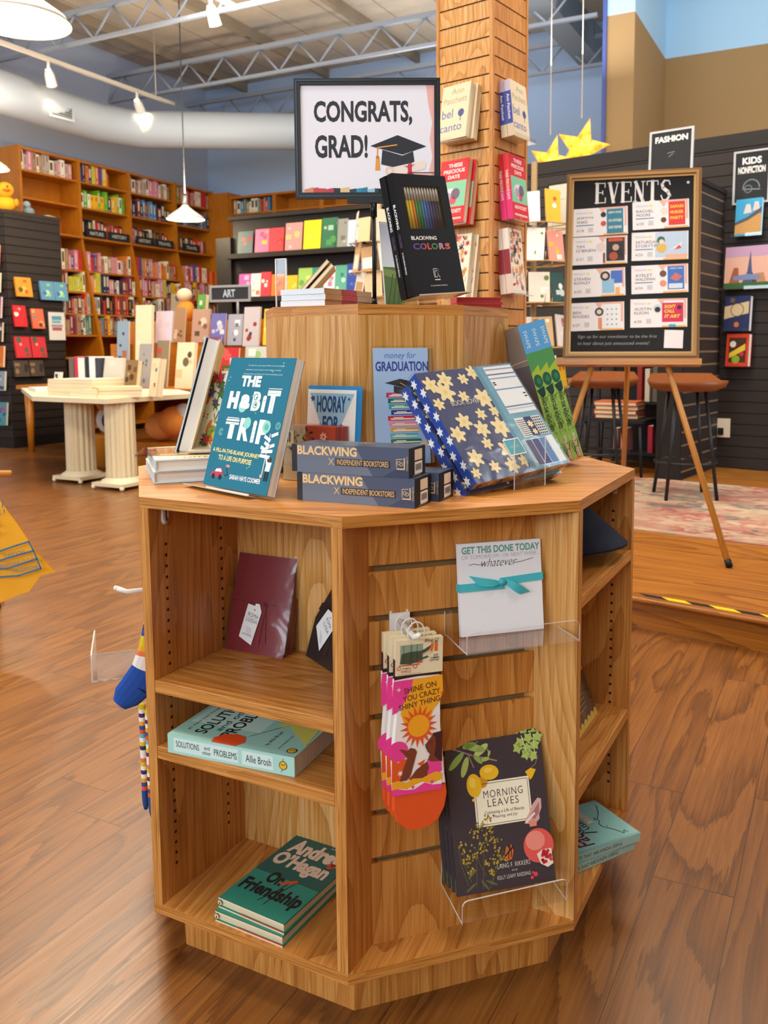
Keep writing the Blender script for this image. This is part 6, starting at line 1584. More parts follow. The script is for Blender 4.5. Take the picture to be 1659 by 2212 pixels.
# ------------------------------------------------------------------ orange bookcases on the left and back walls
ORD = ('top', 'second', 'third', 'fourth', 'fifth', 'sixth', 'seventh', 'eighth')
BPOOL = {}
COLN = {'#c9342f': 'red', '#e8b21f': 'yellow', '#e2792a': 'orange', '#5fae2f': 'green', '#5a4a8c': 'purple', '#2f3a5c': 'navy', '#b8a89a': 'grey', '#efe4cc': 'cream', '#2a2426': 'black', '#d98aa0': 'pink', '#4f86b0': 'blue', '#7a4a3a': 'brown', '#c8c84a': 'lime', '#8a3a4a': 'maroon', '#a8846a': 'tan', '#5a8a84': 'teal'}
PALS = [['#e8b21f', '#c8c84a', '#5a4a8c', '#e2792a', '#2f3a5c'], ['#b8a89a', '#d98aa0', '#efe4cc', '#a8846a'], ['#c9342f', '#efe4cc', '#5fae2f', '#b8a89a', '#c9342f'], ['#e2792a', '#efe4cc', '#5fae2f', '#2f3a5c', '#e8b21f'], ['#2a2426', '#2f3a5c', '#8a3a4a', '#4f86b0'], ['#2a2426', '#d98aa0', '#efe4cc', '#c9342f', '#7a4a3a'], ['#c9342f', '#efe4cc', '#e2792a', '#d98aa0', '#a8846a', '#5a4a8c'], ['#e8b21f', '#efe4cc', '#2f3a5c', '#d98aa0', '#8a3a4a', '#c8c84a'], ['#b8a89a', '#2a2426', '#efe4cc', '#c9342f', '#7a4a3a'], ['#e8b21f', '#5a8a84', '#8a3a4a', '#efe4cc', '#a8846a', '#2f3a5c']]
def spine_book(mw, hexc, w, h, d, label, group):
    k = (hexc, round(w, 3), round(h, 3))
    if k in BPOOL:
        o = BPOOL[k].copy(); COL.objects.link(o)
    else:
        m = M(); m.box(0, 0, 0, w, d, h, C(hexc, .5)); m.box(.003, .004, h - .002, w - .003, d - .002, h + .0006, PG)
        q = len(BPOOL) % 4
        lc = C(('#d9c9a8', '#c8a84a', '#e8e0d0', '#8a3a34')[q] if hexc not in ('#efe4cc', '#b8a89a') else ('#5a4a3f', '#a84a3a', '#3f5a7a', '#6a6a4a')[q], .5)
        m.box(w * (.38 if q else .2), -.0006, h * (.35 if q < 3 else .6), w * (.62 if q else .8), 0, h * .86, lc); m.box(w * .3, -.0006, h * .10, w * .7, 0, h * .15, lc)
        o = m.to('book'); BPOOL[k] = o
    o.matrix_world = mw
    tag(o, label, 'book', group)
    return o
def fill_row(fr, x0, x1, y, z, pal, where, group, h0=.17, h1=.235, gap=.0):
    x = x0
    while x < x1 - .03:
        w = rng.choice((.034, .046, .058)); h = rng.choice((h0, (h0 + h1) / 2, h1))
        if x + w > x1: break
        c_ = rng.choice(pal)
        spine_book(fr @ Matrix.Translation((x, y + rng.random() * .012, z)), c_, w, h, .15, '%s spined book on the %s' % (COLN[c_], where), group)
        x += w + .0015 + (gap * rng.random())
XF = -8.3
FL_ = MA @ Matrix.Translation((XF, 0, 0)) @ Matrix.Rotation(R(90), 4, 'Z')      # X along the wall, Y into the case
BE = [6.655, 7.47, 8.265, 9.10, 9.885]
ROWZ = [3.02, 2.72, 2.36, 1.955, 1.70, 1.44, 1.19]
def slant(z): return 0 if z >= 2.33 else -.27 * min(1, (2.34 - z) / 1.34)
BAYN = ('first', 'second', 'third', 'fourth')
for b in range(4):
    x0, x1 = BE[b], BE[b + 1]
    t = thing('bookcase', 'tall orange stained bookcase on the left wall, %s from the left' % BAYN[b], 'bookcase', FL_ @ Matrix.Translation((x0, 0, 0)), 'orange wall bookcases')
    w = x1 - x0
    for xa in ((0, .035), (w - .003, w)) if b < 3 else ((0, .035), (w - .035, w)):
        m = M(); m.box(xa[0], -.02, 2.34, xa[1], .33, 3.27, PINE, (0, 0, 1))
        pr = [(-.02, 2.34), (slant(1.0) - .02, 1.0), (slant(1.0) - .02, .0), (.33, 0), (.33, 2.34)]
        m.add([(xa[0], y, z) for y, z in pr] + [(xa[1], y, z) for y, z in pr], [(0, 1, 2, 3, 4), (9, 8, 7, 6, 5)] + [(k, 5 + k, 5 + (k + 1) % 5, (k + 1) % 5) for k in range(5)], PINE, (0, 0, 1)); m.to('side_panel', t)
    M().box(0, .30, 0, w, .32, 3.25, PINE, (0, 0, 1)).to('back_panel', t)
    M().box(.035, -.015, 3.235, w - .003, .30, 3.26, PINE).to('cornice', t)
    for z in ROWZ + [.93, .66, .38, .1]:
        y0 = slant(z) - (.06 if z == 2.36 else .0)
        M().box(.035, y0, z - .022, w - .003, .30, z, PINE).to('shelf', t)
    for ri, z in enumerate(ROWZ):
        if b == 0 and ri in (1, 2): continue
        if b == 3 and ri > 5: continue
        pal = {0: PALS[b - 1 if b else 1], 1: PALS[3 if b == 1 else 4], 2: PALS[5], 3: PALS[6], 4: PALS[7], 5: PALS[8], 6: PALS[9]}[ri]
        wh = '%s row of the %s wall bookcase from the left' % (ORD[ri], BAYN[b])
        g = 'spine out books in the wall bookcases'
        yb = slant(z) + .02
        if ri == 2:
            # a ledge with section signs in front and books behind them
            fill_row(FL_, x0 + .05, x1 - .02, .10, z, pal, wh, g, .2, .24)
            for k, (a, wd) in enumerate(((.06, .3), (.40, .34))) if b in (1, 2) else ((0, (.1, .32)),):
                s_ = thing('section_sign', 'small black chalk section sign on the ledge of the %s wall bookcase, %s one' % (BAYN[b], ('left', 'right')[k]), 'sign', FL_ @ Matrix.Translation((x0 + a, slant(2.3) - .055, z)), 'black section signs on the bookcase ledge')
                M().box(0, 0, 0, wd, .012, .105, C('#1d1e20', .7)).to('board', s_)
                q = M(wd, .105); q.T = Matrix(((1, 0, 0, 0), (0, 0, -1, -.0005), (0, 1, 0, 0), (0, 0, 0, 1))); q.t(('SCIENCE', 'NATURE', 'HISTORY', 'TRAVEL', 'HEALTH')[(b + k) % 5], .15, .3, .85, .72, C('#b9b9b4', .8), 1, .02); q.to('lettering', s_)
            continue
        fill_row(FL_, x0 + .045, x1 - (.02 if not (b == 1 and ri == 0) else .25), yb, z, pal, wh, g)
FBK = MA @ Matrix.Translation((-8.0, 9.9, 0))
t = thing('bookcase', 'orange stained corner post unit between the left and back wall bookcases', 'bookcase', MA @ Matrix.Translation((-8.32, 9.86, 0)))
M().box(0, 0, 0, .33, .44, 3.23, PINE, (0, 0, 1)).to('corner_panel', t); M().box(.0, -.03, 0, .36, .0, 2.34, PINE, (0, 0, 1)).to('lower_panel', t)
for b, (x0, w) in enumerate(((0, .78), (.78, .78), (1.56, .78), (2.34, .78))):
    t = thing('bookcase', 'orange stained bookcase along the back wall, %s from the corner' % BAYN[b], 'bookcase', FBK @ Matrix.Translation((x0, 0, 0)), 'orange back wall bookcases')
    for xa in (0, w - .03): M().box(xa, 0, 0, xa + .03, .33, 3.17, PINE, (0, 0, 1)).to('side_panel', t)
    M().box(.03, .31, 0, w - .03, .33, 3.15, PINE, (0, 0, 1)).to('back_panel', t); M().box(.03, 0, 3.14, w - .03, .33, 3.17, PINE).to('cornice', t)
    for z in (2.93, 2.62, 2.3, 1.98, 1.66, 1.34, 1.0, .6, .1): M().box(.03, 0, z - .022, w - .03, .31, z, PINE).to('shelf', t)
    if b == 0:
        fill_row(FBK, .05, .72, .03, 2.935, ['#efe4cc', '#c9342f', '#4f86b0', '#a8846a', '#5a8a84'], 'top row of the first back wall bookcase', 'spine out books in the back wall bookcase', .15, .19)
        fill_row(FBK, .05, .30, .03, 2.625, ['#efe4cc', '#5a8a84', '#c8c84a'], 'second row of the first back wall bookcase', 'spine out books in the back wall bookcase', .16, .2)

# ------------------------------------------------------------------ face-out helper for things further back
FOM = {}
def faceout(name, label, cat, mw, w, h, d, seed, bg, cols, group, n=5, pages=None):
    t = thing(name, label, cat, mw, group)
    m = M(w, h); m.box(0, 0, -d, w, h, -d + .002, C(bg, .55)); m.box(0, 0, -.002, w, h, 0, C(bg, .55)); m.box(0, 0, -d + .002, .002, h, -.002, C(bg, .55)); blobs(seed, C(bg, .55), cols, n)(m); m.to('cover', t)
    if d > .006: M().box(.002, .002, -d + .002, w - .003, h - .002, -.002, pages or PGC, (0, 1, 0)).to('pages', t)
    return t
# dark slat unit on the left with face-out books
DU = thing('slat_gondola', 'tall dark slatted display unit with face out books at the left edge', 'display unit', MA @ Matrix.Translation((-8.2, 5.97, 0)))
m = M(); m.box(.18, 0.01, 0, .492, .70, 2.40, C('#1f1814', .7)); m.to('core', DU)
m = M(); z = .1
while z < 2.36: m.box(.492, .012, z + .006, .5, .70, z + .084, DARKW, (0, 1, 0)); m.box(.18, 0, z + .006, .49, .01, z + .084, DARKW); z += .09
m.to('slats', DU); M().box(.175, -.005, 2.40, .505, .71, 2.425, C('#33271f', .6)).to('top_cap', DU); M().box(.175, -.01, 0, .51, .71, .10, C('#1a1411', .6)).to('plinth', DU)
FD = MA @ Matrix.Translation((-7.70, 0, 0)) @ Matrix.Rotation(R(90), 4, 'Z')
for i, (y, z, w, h, bg, cols, nm) in enumerate(((6.06, 1.565, .19, .20, '#e2922a', ('#d8502f', '#e8b83a', '#6a4a2a'), 'orange sunset book'), (6.36, 1.545, .17, .20, '#5a8fb0', ('#8fc86a', '#a8d8b0', '#3f6f9c'), 'blue and green book, left copy'), (6.535, 1.545, .17, .20, '#5a8fb0', ('#8fc86a', '#a8d8b0', '#3f6f9c'), 'blue and green book, right copy'), (6.02, 1.255, .15, .22, '#c8202a', ('#d8342f', '#efe4dc'), 'plain red book'), (6.235, 1.24, .15, .21, '#d8684a', ('#5a3a2a', '#5a8a94', '#e8a06a'), 'coral book with a dark figure'), (6.02, .935, .18, .22, '#c8303a', ('#4a5a4a', '#e0a08a', '#6a8a7a'), 'red portrait book, left copy'), (6.215, .935, .18, .22, '#c8303a', ('#4a5a4a', '#e0a08a', '#6a8a7a'), 'red portrait book, right copy'), (5.995, .74, .17, .17, '#4a3f36', ('#8a6a4a', '#2a2420'), 'dim brown book, left copy'), (6.18, .74, .17, .17, '#4a3f36', ('#8a6a4a', '#2a2420'), 'dim brown book, right copy'))):
    faceout('novel', nm + ' face out on the dark unit at the left', 'book', FD @ Matrix.Translation((y, -.045, z)) @ pose(0, 0, 0, 0, .14), w, h, .022, 60 + i // 1 if 'copy' not in nm else 60 + ord(nm[0]) % 7, bg, cols, 'face out books on the dark unit')
    q = thing('acrylic_shelf', 'clear acrylic shelf under the ' + nm + ' on the dark unit', 'acrylic shelf', FD @ Matrix.Translation((y, 0, z)))
    e = M(); e.box(0, -.06, -.003, w, -.0005, -.0005, CLEAR); e.to('ledge', q)
t = thing('paper_notice', 'white notice with blue and red lettering on the dark unit at the left', 'notice', FD @ Matrix.Translation((6.46, -.012, 1.12)) @ pose(0, 0, 0, 0, .02))
m = M(.21, .30); m.box(0, 0, -.003, .21, .30, 0, C('#d8d4cf', .6)); m.r(.2, .72, .8, .86, C('#5a9ab0'), 1); m.r(.2, .60, .75, .70, C('#7aaabc'), 1); m.r(.2, .34, .8, .46, C('#a85a5a'), 1); m.r(.15, .48, .85, .55, C('#8a8a8a'), 1); m.to('sheet', t)
FE = MA @ Matrix.Translation((0, 5.97, 0))
for i, (z, w, h, bg, cols, nm) in enumerate(((1.84, .15, .24, '#c8303a', ('#8a2a3a', '#e8d8d0'), 'red'), (1.60, .15, .2, '#b8bcc0', ('#e8e8e8', '#8a8f94'), 'pale grey'), (1.34, .15, .22, '#8a4aa0', ('#c8305a', '#4a6ab0'), 'purple'), (1.10, .15, .2, '#3a2f34', ('#a8606a', '#d0c4c0'), 'dark'), (.84, .17, .22, '#d8702a', ('#4a6ab0', '#e8b04a'), 'orange and blue'), (.60, .17, .2, '#8a9cb0', ('#3a3f4a', '#c9b0a0'), 'slate'), (.24, .19, .24, '#4a8a9a', ('#a04a8a', '#2f5a7a'), 'teal and magenta'))):
    faceout('novel', nm + ' book at the left edge on the end of the dark unit', 'book', FE @ Matrix.Translation((-7.70 - w - .05, -.05, z)) @ pose(0, 0, 0, 0, .10), w, h, .025, 90 + i, bg, cols, 'books on the end of the dark unit')
    q = thing('acrylic_shelf', 'clear acrylic shelf under the ' + nm + ' book on the dark unit end', 'acrylic shelf', FE @ Matrix.Translation((-7.70 - w - .05, 0, z)))
    e = M(); e.box(0, -.06, -.003, w, -.0005, -.0005, CLEAR); e.to('ledge', q)
# plush duck on top
def plush(parts, name, label, mw, cat='plush toy', group=None):
    t = thing(name, label, cat, mw, group)
    for nm, shapes in parts:
        m = M()
        for c_, r_, col, sq in shapes: m.ball(c_, r_, C(col, .9), 16, sq)
        m.to(nm, t)
    return t
DY = '#eda41f'
plush((('body', [((0, 0, .085), .105, DY, (1.15, 1, .82))]), ('head', [((.02, -.03, .225), .085, DY, (1, 1, .95))]), ('beak', [((.05, -.115, .215), .035, '#d9781f', (1.1, 1.2, .5))]), ('wing', [((.12, -.01, .10), .055, '#e8971a', (.45, 1, .8))]), ('wing', [((-.12, -.01, .10), .055, '#e8971a', (.45, 1, .8))]), ('eye', [((.06, -.105, .25), .01, '#1a1a1a', (1, 1, 1))])), 'plush_duck', 'yellow plush duck sitting on top of the dark unit at the left edge', MA @ Matrix.Translation((-7.87, 6.13, 2.428)) @ Matrix.Rotation(R(40), 4, 'Z'))
plush((('body', [((0, 0, .05), .06, '#7a8a92', (1, 1, .85))]), ('head', [((.0, -.02, .12), .04, '#8f9aa0', (1, 1, 1))])), 'plush_toy', 'small grey plush toy beside the yellow duck on the dark unit', MA @ Matrix.Translation((-7.87, 6.42, 2.427)))
t = thing('flat_book', 'pale book lying flat on top of the dark unit beside the small plush', 'book', MA @ pose(-7.93, 6.50, 2.452, .3, LIE)); M().box(0, 0, -.025, .2, .14, 0, C('#d8c4a0', .6)).to('cover', t); M().box(.003, .003, -.02, .2005, .1405, -.003, PGC).to('pages', t)

# ------------------------------------------------------------------ white column table with books
TZ = .67
ct = thing('column_table', 'cream table on two fluted column pedestals, loaded with books, at the left', 'table', MA @ Matrix.Translation((-5.3, 4.8, 0)))
IVY, IVT = C('#d9c9a4', .55), C('#e2d3b2', .5)
m = M(); m.prism([(.62, -.42), (-.18, -.38), (-1.47, .55), (-1.30, .88), (.1, .88), (.70, .42)], TZ - .035, TZ, IVT); m.to('table_top', ct)
for cx, cy in ((-.03, -.08), (.52, -.20)):
    m = M(); n = 64; P = []
    for z in (.05, TZ - .035):
        for k in range(n):
            a = 2 * math.pi * k / n; r_ = .112 - .011 * abs(math.cos(a * 8)) ** 3 - .004 * (z > .3)
            P.append((cx + r_ * math.cos(a), cy + r_ * math.sin(a), z))
    m.add(P, [(k, (k + 1) % n, n + (k + 1) % n, n + k) for k in range(n)], IVY, (0, 0, 1)); cl = m.to('column', ct)
    m = M(); m.box(cx - .15, cy - .15, .025, cx + .15, cy + .15, .05, IVT); m.lathe([(.15, 0), (.145, .018), (.12, .03), (.115, .04)], IVT, 32, (cx, cy, .045))
    for sx in (-1, 1):
        for sy in (-1, 1): m.ball((cx + .14 * sx, cy + .14 * sy, .018), .018, IVT, 10)
    m.to('pedestal_base', cl)
def pile(n, x, y, yaw, w, d, th, cov, nm, grp, base=TZ, pg=None):
    first = None
    for i in range(n):
        lab = '%s, %s of the pile of %d' % (nm, ORD[n - 1 - i] if n > 2 else ('bottom', 'top')[i], n)
        mw = MA @ pose(x + rng.uniform(-.006, .006), y + rng.uniform(-.006, .006), base + (th + .001) * (i + 1), yaw + rng.uniform(-.03, .03), LIE)
        if first is None: first = book('stacked_paperback', lab, 'book', mw, w, d, th, C(cov, .6), pg or PGC, False, None, grp)
        else: dup(first, mw, lab)
pile(4, -5.52, 4.60, -.08, .27, .30, .030, '#e4dccb', 'pale paperback on the left of the column table', 'pale paperback pile')
pile(4, -5.23, 4.55, -.08, .26, .30, .031, '#d8cfb8', 'cream paperback in the middle of the column table', 'cream paperback pile')
pile(2, -5.00, 4.45, .10, .2, .26, .028, '#d9c5b0', 'tan paperback near the front corner of the column table', 'tan paperback pile')
pile(3, -4.79, 4.42, .95, .30, .22, .025, '#e8cf94', 'buttery yellow paperback at the right of the column table', 'yellow paperback pile')
pile(1, -6.15, 5.05, -.5, .34, .22, .028, '#e6e2da', 'white book lying flat at the left end of the column table', 'single flat book') if False else None
t = thing('flat_book', 'white book lying flat at the left end of the column table', 'book', MA @ pose(-6.3, 5.05, TZ + .03, -.5, LIE)); M().box(0, 0, -.029, .32, .2, 0, C('#e6e2da', .6)).to('cover', t); M().box(.003, .003, -.025, .3205, .2005, -.003, PG).to('pages', t)
for i, (x, c_, w, h) in enumerate(((-5.66, '#6a6258', .05, .28), (-5.60, '#c9304a', .03, .29), (-5.565, '#e8e4dc', .07, .28), (-5.49, '#2a2a30', .04, .29), (-5.445, '#eeeae4', .06, .29), (-5.38, '#3a3f4a', .03, .28))):
    cn = ('grey brown', 'crimson', 'off white', 'black', 'bright white', 'slate')[i]
    t = thing('standing_book', '%s spined book standing behind the pale piles on the column table' % cn, 'book', MA @ Matrix.Translation((x, 4.93 + i * .003, TZ + .001)), 'standing books on the column table'); M().box(0, 0, 0, w, .2, h, C(c_, .5)).to('cover', t); M().box(.003, .004, h - .004, w - .003, .198, h + .0006, PG).to('pages', t)
DISP = 'face out books on the left hand tables'
for i, (x, y, z, w, h, bg, cols, nm, yw, d) in enumerate((
    (-5.33, 4.95, TZ, .235, .285, '#cfc8b8', ('#3f7f86', '#8a6a6a', '#d8d0c0'), 'grey map book with a teal patch on the column table', -.12, .02),
    (-4.94, 4.80, TZ, .13, .27, '#8a6a3f', ('#4a3420', '#c9a85a', '#6a4a2a'), 'ornate brown book on the column table', -.1, .045),
    (-4.64, 4.75, TZ, .135, .285, '#e6d3ac', ('#4a6a8a', '#b04a4a', '#e0c89a'), 'small cream book with a blue figure at the right of the column table', -.4, .05),
    (-6.06, 5.10, TZ, .11, .16, '#e2d8c8', ('#3a3430', '#c9b8a4'), 'little white card at the left of the column table', -.1, .004))):
    faceout('display_book', nm, 'book', MA @ pose(x, y, z + .001, yw, .16), w, h, d, 120 + i, bg, cols, DISP)
# second table behind, orange wood, with raised rows of books
t2 = thing('display_table', 'long orange wood table crowded with face out books behind the column table', 'table', MA @ Matrix.Translation((-7.35, 5.75, 0)))
M().box(0, 0, .63, 3.2, .95, .67, PINE).to('table_top', t2)
for x, y in ((.08, .08), (3.1, .08), (.08, .85), (3.1, .85)): M().tube([(x, y, .63), (x, y, 0)], [.045, .028], PINE, 12).to('leg', t2)
r2_ = thing('book_riser', 'stepped wooden riser under the rear row of books on the orange table', 'display riser', MA @ Matrix.Translation((-6.55, 6.22, .67)))
M().box(0, 0, 0, 2.2, .36, .40, PINE).to('step', r2_); M().box(0, .2, .40, 2.2, .36, .62, PINE).to('upper_step', r2_)
for i, (x, y, z, w, h, bg, cols, nm, yw, d) in enumerate((
    (-6.02, 6.00, .67, .20, .76, '#e8d8b4', ('#8a5a3a', '#efe4cc'), 'tall cream book with a small brown emblem on the orange table', 0, .03),
    (-5.95, 6.20, 1.08, .21, .30, '#cfc0d0', ('#e0c4c4', '#b8b4d8', '#d9b8c0'), 'lilac and pink cloudy book on the rear row of the orange table', 0, .02),
    (-5.86, 5.86, .67, .17, .40, '#a09a98', ('#5a5654', '#8a8684', '#6a6a6c'), 'grey photo book on the orange table', -.1, .02),
    (-5.70, 5.92, .67, .155, .43, '#8a7a5f', ('#d8703a', '#e8c48a', '#c04a3a'), 'olive book with orange figures on the orange table', -.1, .02),
    (-5.72, 6.20, 1.08, .13, .33, '#a07a5a', ('#6a4a34', '#c9a884'), 'brown figure book on the rear row of the orange table', 0, .02),
    (-5.50, 6.20, 1.08, .20, .31, '#b08a74', ('#5a4034', '#d8b8a4', '#7a5444'), 'brown group portrait book on the rear row of the orange table', 0, .02),
    (-6.38, 6.12, .67, .15, .62, '#8fa4b8', ('#4a4038', '#6f7f94', '#a8684a'), 'blue grey tall book at the left of the orange table', 0, .02),
    (-5.21, 6.12, 1.05, .165, .29, '#6a66a4', ('#cfcac4', '#b8b4c0'), 'purple framed portrait book on the orange table', 0, .02),
    (-5.03, 6.14, 1.05, .165, .28, '#9a9aa4', ('#3f4048', '#d0d0d4', '#6a6a74'), 'black and white patterned book on the orange table', 0, .02),
    (-4.84, 6.12, 1.04, .175, .35, '#b8aeb0', ('#8a2a2a', '#3a2a2a', '#c05a4a'), 'grey book with a dark red figure on the orange table', 0, .02),
    (-4.64, 6.15, 1.05, .12, .32, '#e0b83a', ('#c99a2a', '#efd87a'), 'yellow book at the right end of the orange table', 0, .02),
    (-4.92, 5.87, .67, .22, .36, '#b8282f', ('#e8d8c8', '#7a1a20', '#d8504a'), 'red patterned book on the front of the orange table', -.1, .02),
    (-4.70, 5.94, .67, .23, .37, '#b8bcb0', ('#8fae6a', '#dcdcd4'), 'grey green foliage book on the front of the orange table', 0, .02),
    (-5.38, 5.83, .67, .235, .41, '#e2d3b0', ('#4a3c30', '#cfb88a', '#6a5a48'), 'large cream book with a dark standing woman on the orange table', -.15, .03),
    (-5.14, 6.00, .67, .11, .46, '#7a4a6a', ('#4a2a44', '#a8607a'), 'plum coloured book on the orange table', 0, .02),
    (-5.99, 6.46, 1.29, .125, .27, '#8a8068', ('#4a4436', '#b0a484'), 'olive tilted book at the top of the orange table', .1, .03),
    (-5.66, 6.46, 1.29, .135, .25, '#5fa04a', ('#3f7a34', '#e8e0c8'), 'green tilted book at the top of the orange table', -.3, .04))):
    faceout('display_book', nm, 'book', MA @ pose(x, y, z + .001, yw, .13 if h < .5 else .06), w, h, d, 140 + i, bg, cols, DISP)
t = thing('section_sign', 'grey framed ART chalk sign on a pole over the orange table', 'sign', MA @ pose(-5.40, 6.36, 1.455, .12, .03))
m = M(.44, .155); b = .022
for a in ((0, 0, .44, b), (0, .155 - b, .44, .155), (0, b, b, .155 - b), (.44 - b, b, .44, .155 - b)): m.box(a[0], a[1], -.012, a[2], a[3], .004, C('#8f8f90', .5))
m.to('frame', t); m = M(.44, .155, -.003); m.box(b, b, -.01, .44 - b, .155 - b, -.003, C('#26282b', .8)); m.t('ART', .32, .28, .62, .74, C('#a9b4bc', .8), 2, .03); m.to('chalkboard', t); M().tube([(.30, 0, -.006), (.30, -.165, -.006)], .012, C('#8f8f90', .5), 8).to('pole', t)
plush((('body', [((0, 0, .10), .10, '#e08a2a', (.9, .8, 1.1))]), ('head', [((0, -.01, .25), .075, '#e6c8a4', (1, 1, .9))])), 'plush_toy', 'orange and cream plush figure on top of the orange table display', MA @ Matrix.Translation((-5.82, 6.50, 1.29)))
plush((('body', [((0, 0, .12), .125, '#e9954a', (1.15, 1, .95))]), ('head', [((.17, -.03, .17), .13, '#e28a3a', (1, 1, .95))]), ('ear', [((.25, -.02, .24), .075, '#d8d2cc', (1, .8, 1))])), 'plush_toy', 'large orange and white plush lying under the orange table', MA @ Matrix.Translation((-5.02, 5.28, .27)))
t = thing('wooden_crate', 'wooden crate holding the large plush under the orange table', 'crate', MA @ Matrix.Translation((-5.28, 5.12, 0)))
M().box(0, 0, 0, .62, .34, .03, PINE).to('bottom', t)
for a in ((0, 0, .62, .02), (0, .32, .62, .34), (0, .02, .02, .32), (.60, .02, .62, .32)): M().box(a[0], a[1], .03, a[2], a[3], .27, PINE).to('side', t)
M().box(.02, .02, .255, .60, .32, .268, PINE).to('lid', t)
plush((('body', [((0, 0, .12), .12, '#d8d4ce', (.9, .8, 1))]), ('wing', [((.06, -.07, .12), .07, '#2f3340', (.8, .5, 1))]), ('head', [((0, -.01, .27), .09, '#e0a07a', (1, 1, .9))])), 'plush_toy', 'white and dark plush penguin between the two columns under the tables', MA @ Matrix.Translation((-5.80, 5.45, .28)))
t = thing('toy_bin', 'orange bin carrying the plush penguin between the two columns', 'bin', MA @ Matrix.Translation((-5.80, 5.45, 0))); m = M(); m.lathe([(.001, 0), (.14, 0), (.155, .26), (.16, .275), (.001, .275)], C('#d8871f', .6), 24); m.to('bucket', t)

# ------------------------------------------------------------------ dark card shelving and the kraft card spinner
cs = thing('card_shelving', 'black tiered shelving with two rows of bright greeting cards in front of the back wall', 'card rack', MA @ Matrix.Translation((-6.06, 7.5, 0)))
DK = C('#1f1712', .6)
m = M(); m.box(0, .05, 0, 2.0, .35, 2.44, DK); m.to('carcass', cs); M().box(-.02, -.02, 2.40, 2.02, .36, 2.44, DK).to('top_board', cs)
for z in (2.03, 1.57, 1.1, .6): M().box(0, -.10, z - .05, 2.0, .06, z, DK).to('ledge', cs)
M().box(-.20, .0, 0, 0, .4, 2.22, DK).to('end_panel', cs)
for i, (x, z, w, h, bg, cols, nm) in enumerate((
    (-5.93, 2.03, .20, .24, '#4a5a5c', ('#d8503f', '#8a3a34'), 'slate card with a red flower'), (-5.70, 2.03, .19, .25, '#d86a8a', ('#e8a83a', '#c84a6a'), 'pink card with a yellow shape'), (-5.52, 2.03, .19, .25, '#d83a3f', ('#e0504a', '#c82a30'), 'bright red card'), (-5.31, 2.03, .21, .29, '#d88a84', ('#c9b06a', '#c04a4a', '#e0b4a4'), 'pink floral card'), (-5.08, 2.03, .21, .30, '#e8d21f', ('#f0e04a', '#d8c010'), 'plain bright yellow card'), (-4.86, 2.03, .19, .31, '#2f6a4a', ('#9ab89a', '#4a8a4a'), 'dark green card'), (-4.71, 2.03, .16, .29, '#8a8a80', ('#6a6a64', '#a8a89c'), 'grey card'), (-4.55, 2.03, .17, .27, '#b8c4d8', ('#3f66b0', '#d8dce4'), 'pale blue card'),
    (-5.93, 1.57, .16, .25, '#d8509a', ('#8fae5a', '#e8a0b8'), 'magenta floral card'), (-5.77, 1.57, .13, .25, '#e4d4c8', ('#8fae6a', '#d86a5a'), 'pale card with green and red stripes'), (-5.64, 1.57, .13, .26, '#d8343f', ('#e8d0c8', '#c02a34'), 'red and white card'), (-5.50, 1.57, .16, .23, '#e8741f', ('#e89a2a', '#d8502a'), 'orange card'), (-5.33, 1.57, .16, .21, '#eab01f', ('#f0c84a', '#d89a1a'), 'golden yellow card'), (-5.16, 1.57, .17, .28, '#9ac05a', ('#d0d86a', '#6a9a4a'), 'lime green card'), (-4.99, 1.57, .15, .28, '#2f8a7a', ('#4aa894', '#1f6a5c'), 'teal card'), (-4.85, 1.57, .14, .28, '#e4dce0', ('#e07a9a', '#8fb8a8'), 'white and pink card'), (-4.71, 1.57, .14, .29, '#5aa48a', ('#2f7a64', '#b8d8c8'), 'sea green card'), (-4.57, 1.57, .20, .30, '#2f4a9a', ('#d8dce8', '#4a6ac0'), 'royal blue card'))):
    faceout('greeting_card', nm + ' on the %s row of the black card shelving' % ('upper' if z > 2 else 'lower'), 'card', MA @ pose(x, 7.45, z + .001, 0, .12, .0), w, h, .006, 200 + i, bg, cols, 'cards on the black shelving', 4)
ws = thing('card_spinner', 'wire spinner of kraft coloured paper packets behind the sign pole', 'card rack', MA @ Matrix.Translation((-3.42, 6.1, 0)))
M().tube([(0, 0, 0), (0, 0, 2.25)], .02, C('#a89070', .5), 10).to('pole', ws); m = M(); m.lathe([(.001, .03), (.26, .025), (.27, 0), (.001, 0)], C('#4a4038', .5), 20); m.to('base', ws)
for z in (1.85, 1.62, 1.42, 1.2, .95):
    m = M()
    for k in range(8):
        a, b_ = 2 * math.pi * k / 8, 2 * math.pi * (k + 1) / 8
        m.tube([(.25 * math.cos(a), .25 * math.sin(a), z), (.25 * math.cos(b_), .25 * math.sin(b_), z)], .004, WR, 6); m.tube([(.05 * math.cos(a), .05 * math.sin(a), z - .01), (.25 * math.cos(a), .25 * math.sin(a), z)], .003, WR, 6)
    m.to('wire_tier', ws)
KR = (('#cfc6b8', 'pale grey'), ('#c9ab84', 'kraft brown'), ('#d8cdb8', 'oatmeal'), ('#e2d8c8', 'off white'), ('#7a68a8', 'purple'), ('#d4b48a', 'tan'), ('#e8e0d4', 'white'), ('#b89468', 'brown'), ('#d9c4a4', 'beige'), ('#e6c9b0', 'peach'), ('#c4b8a0', 'stone'), ('#e0d4bc', 'cream'), ('#a9845c', 'dark kraft'), ('#d8d4cc', 'silver grey'))
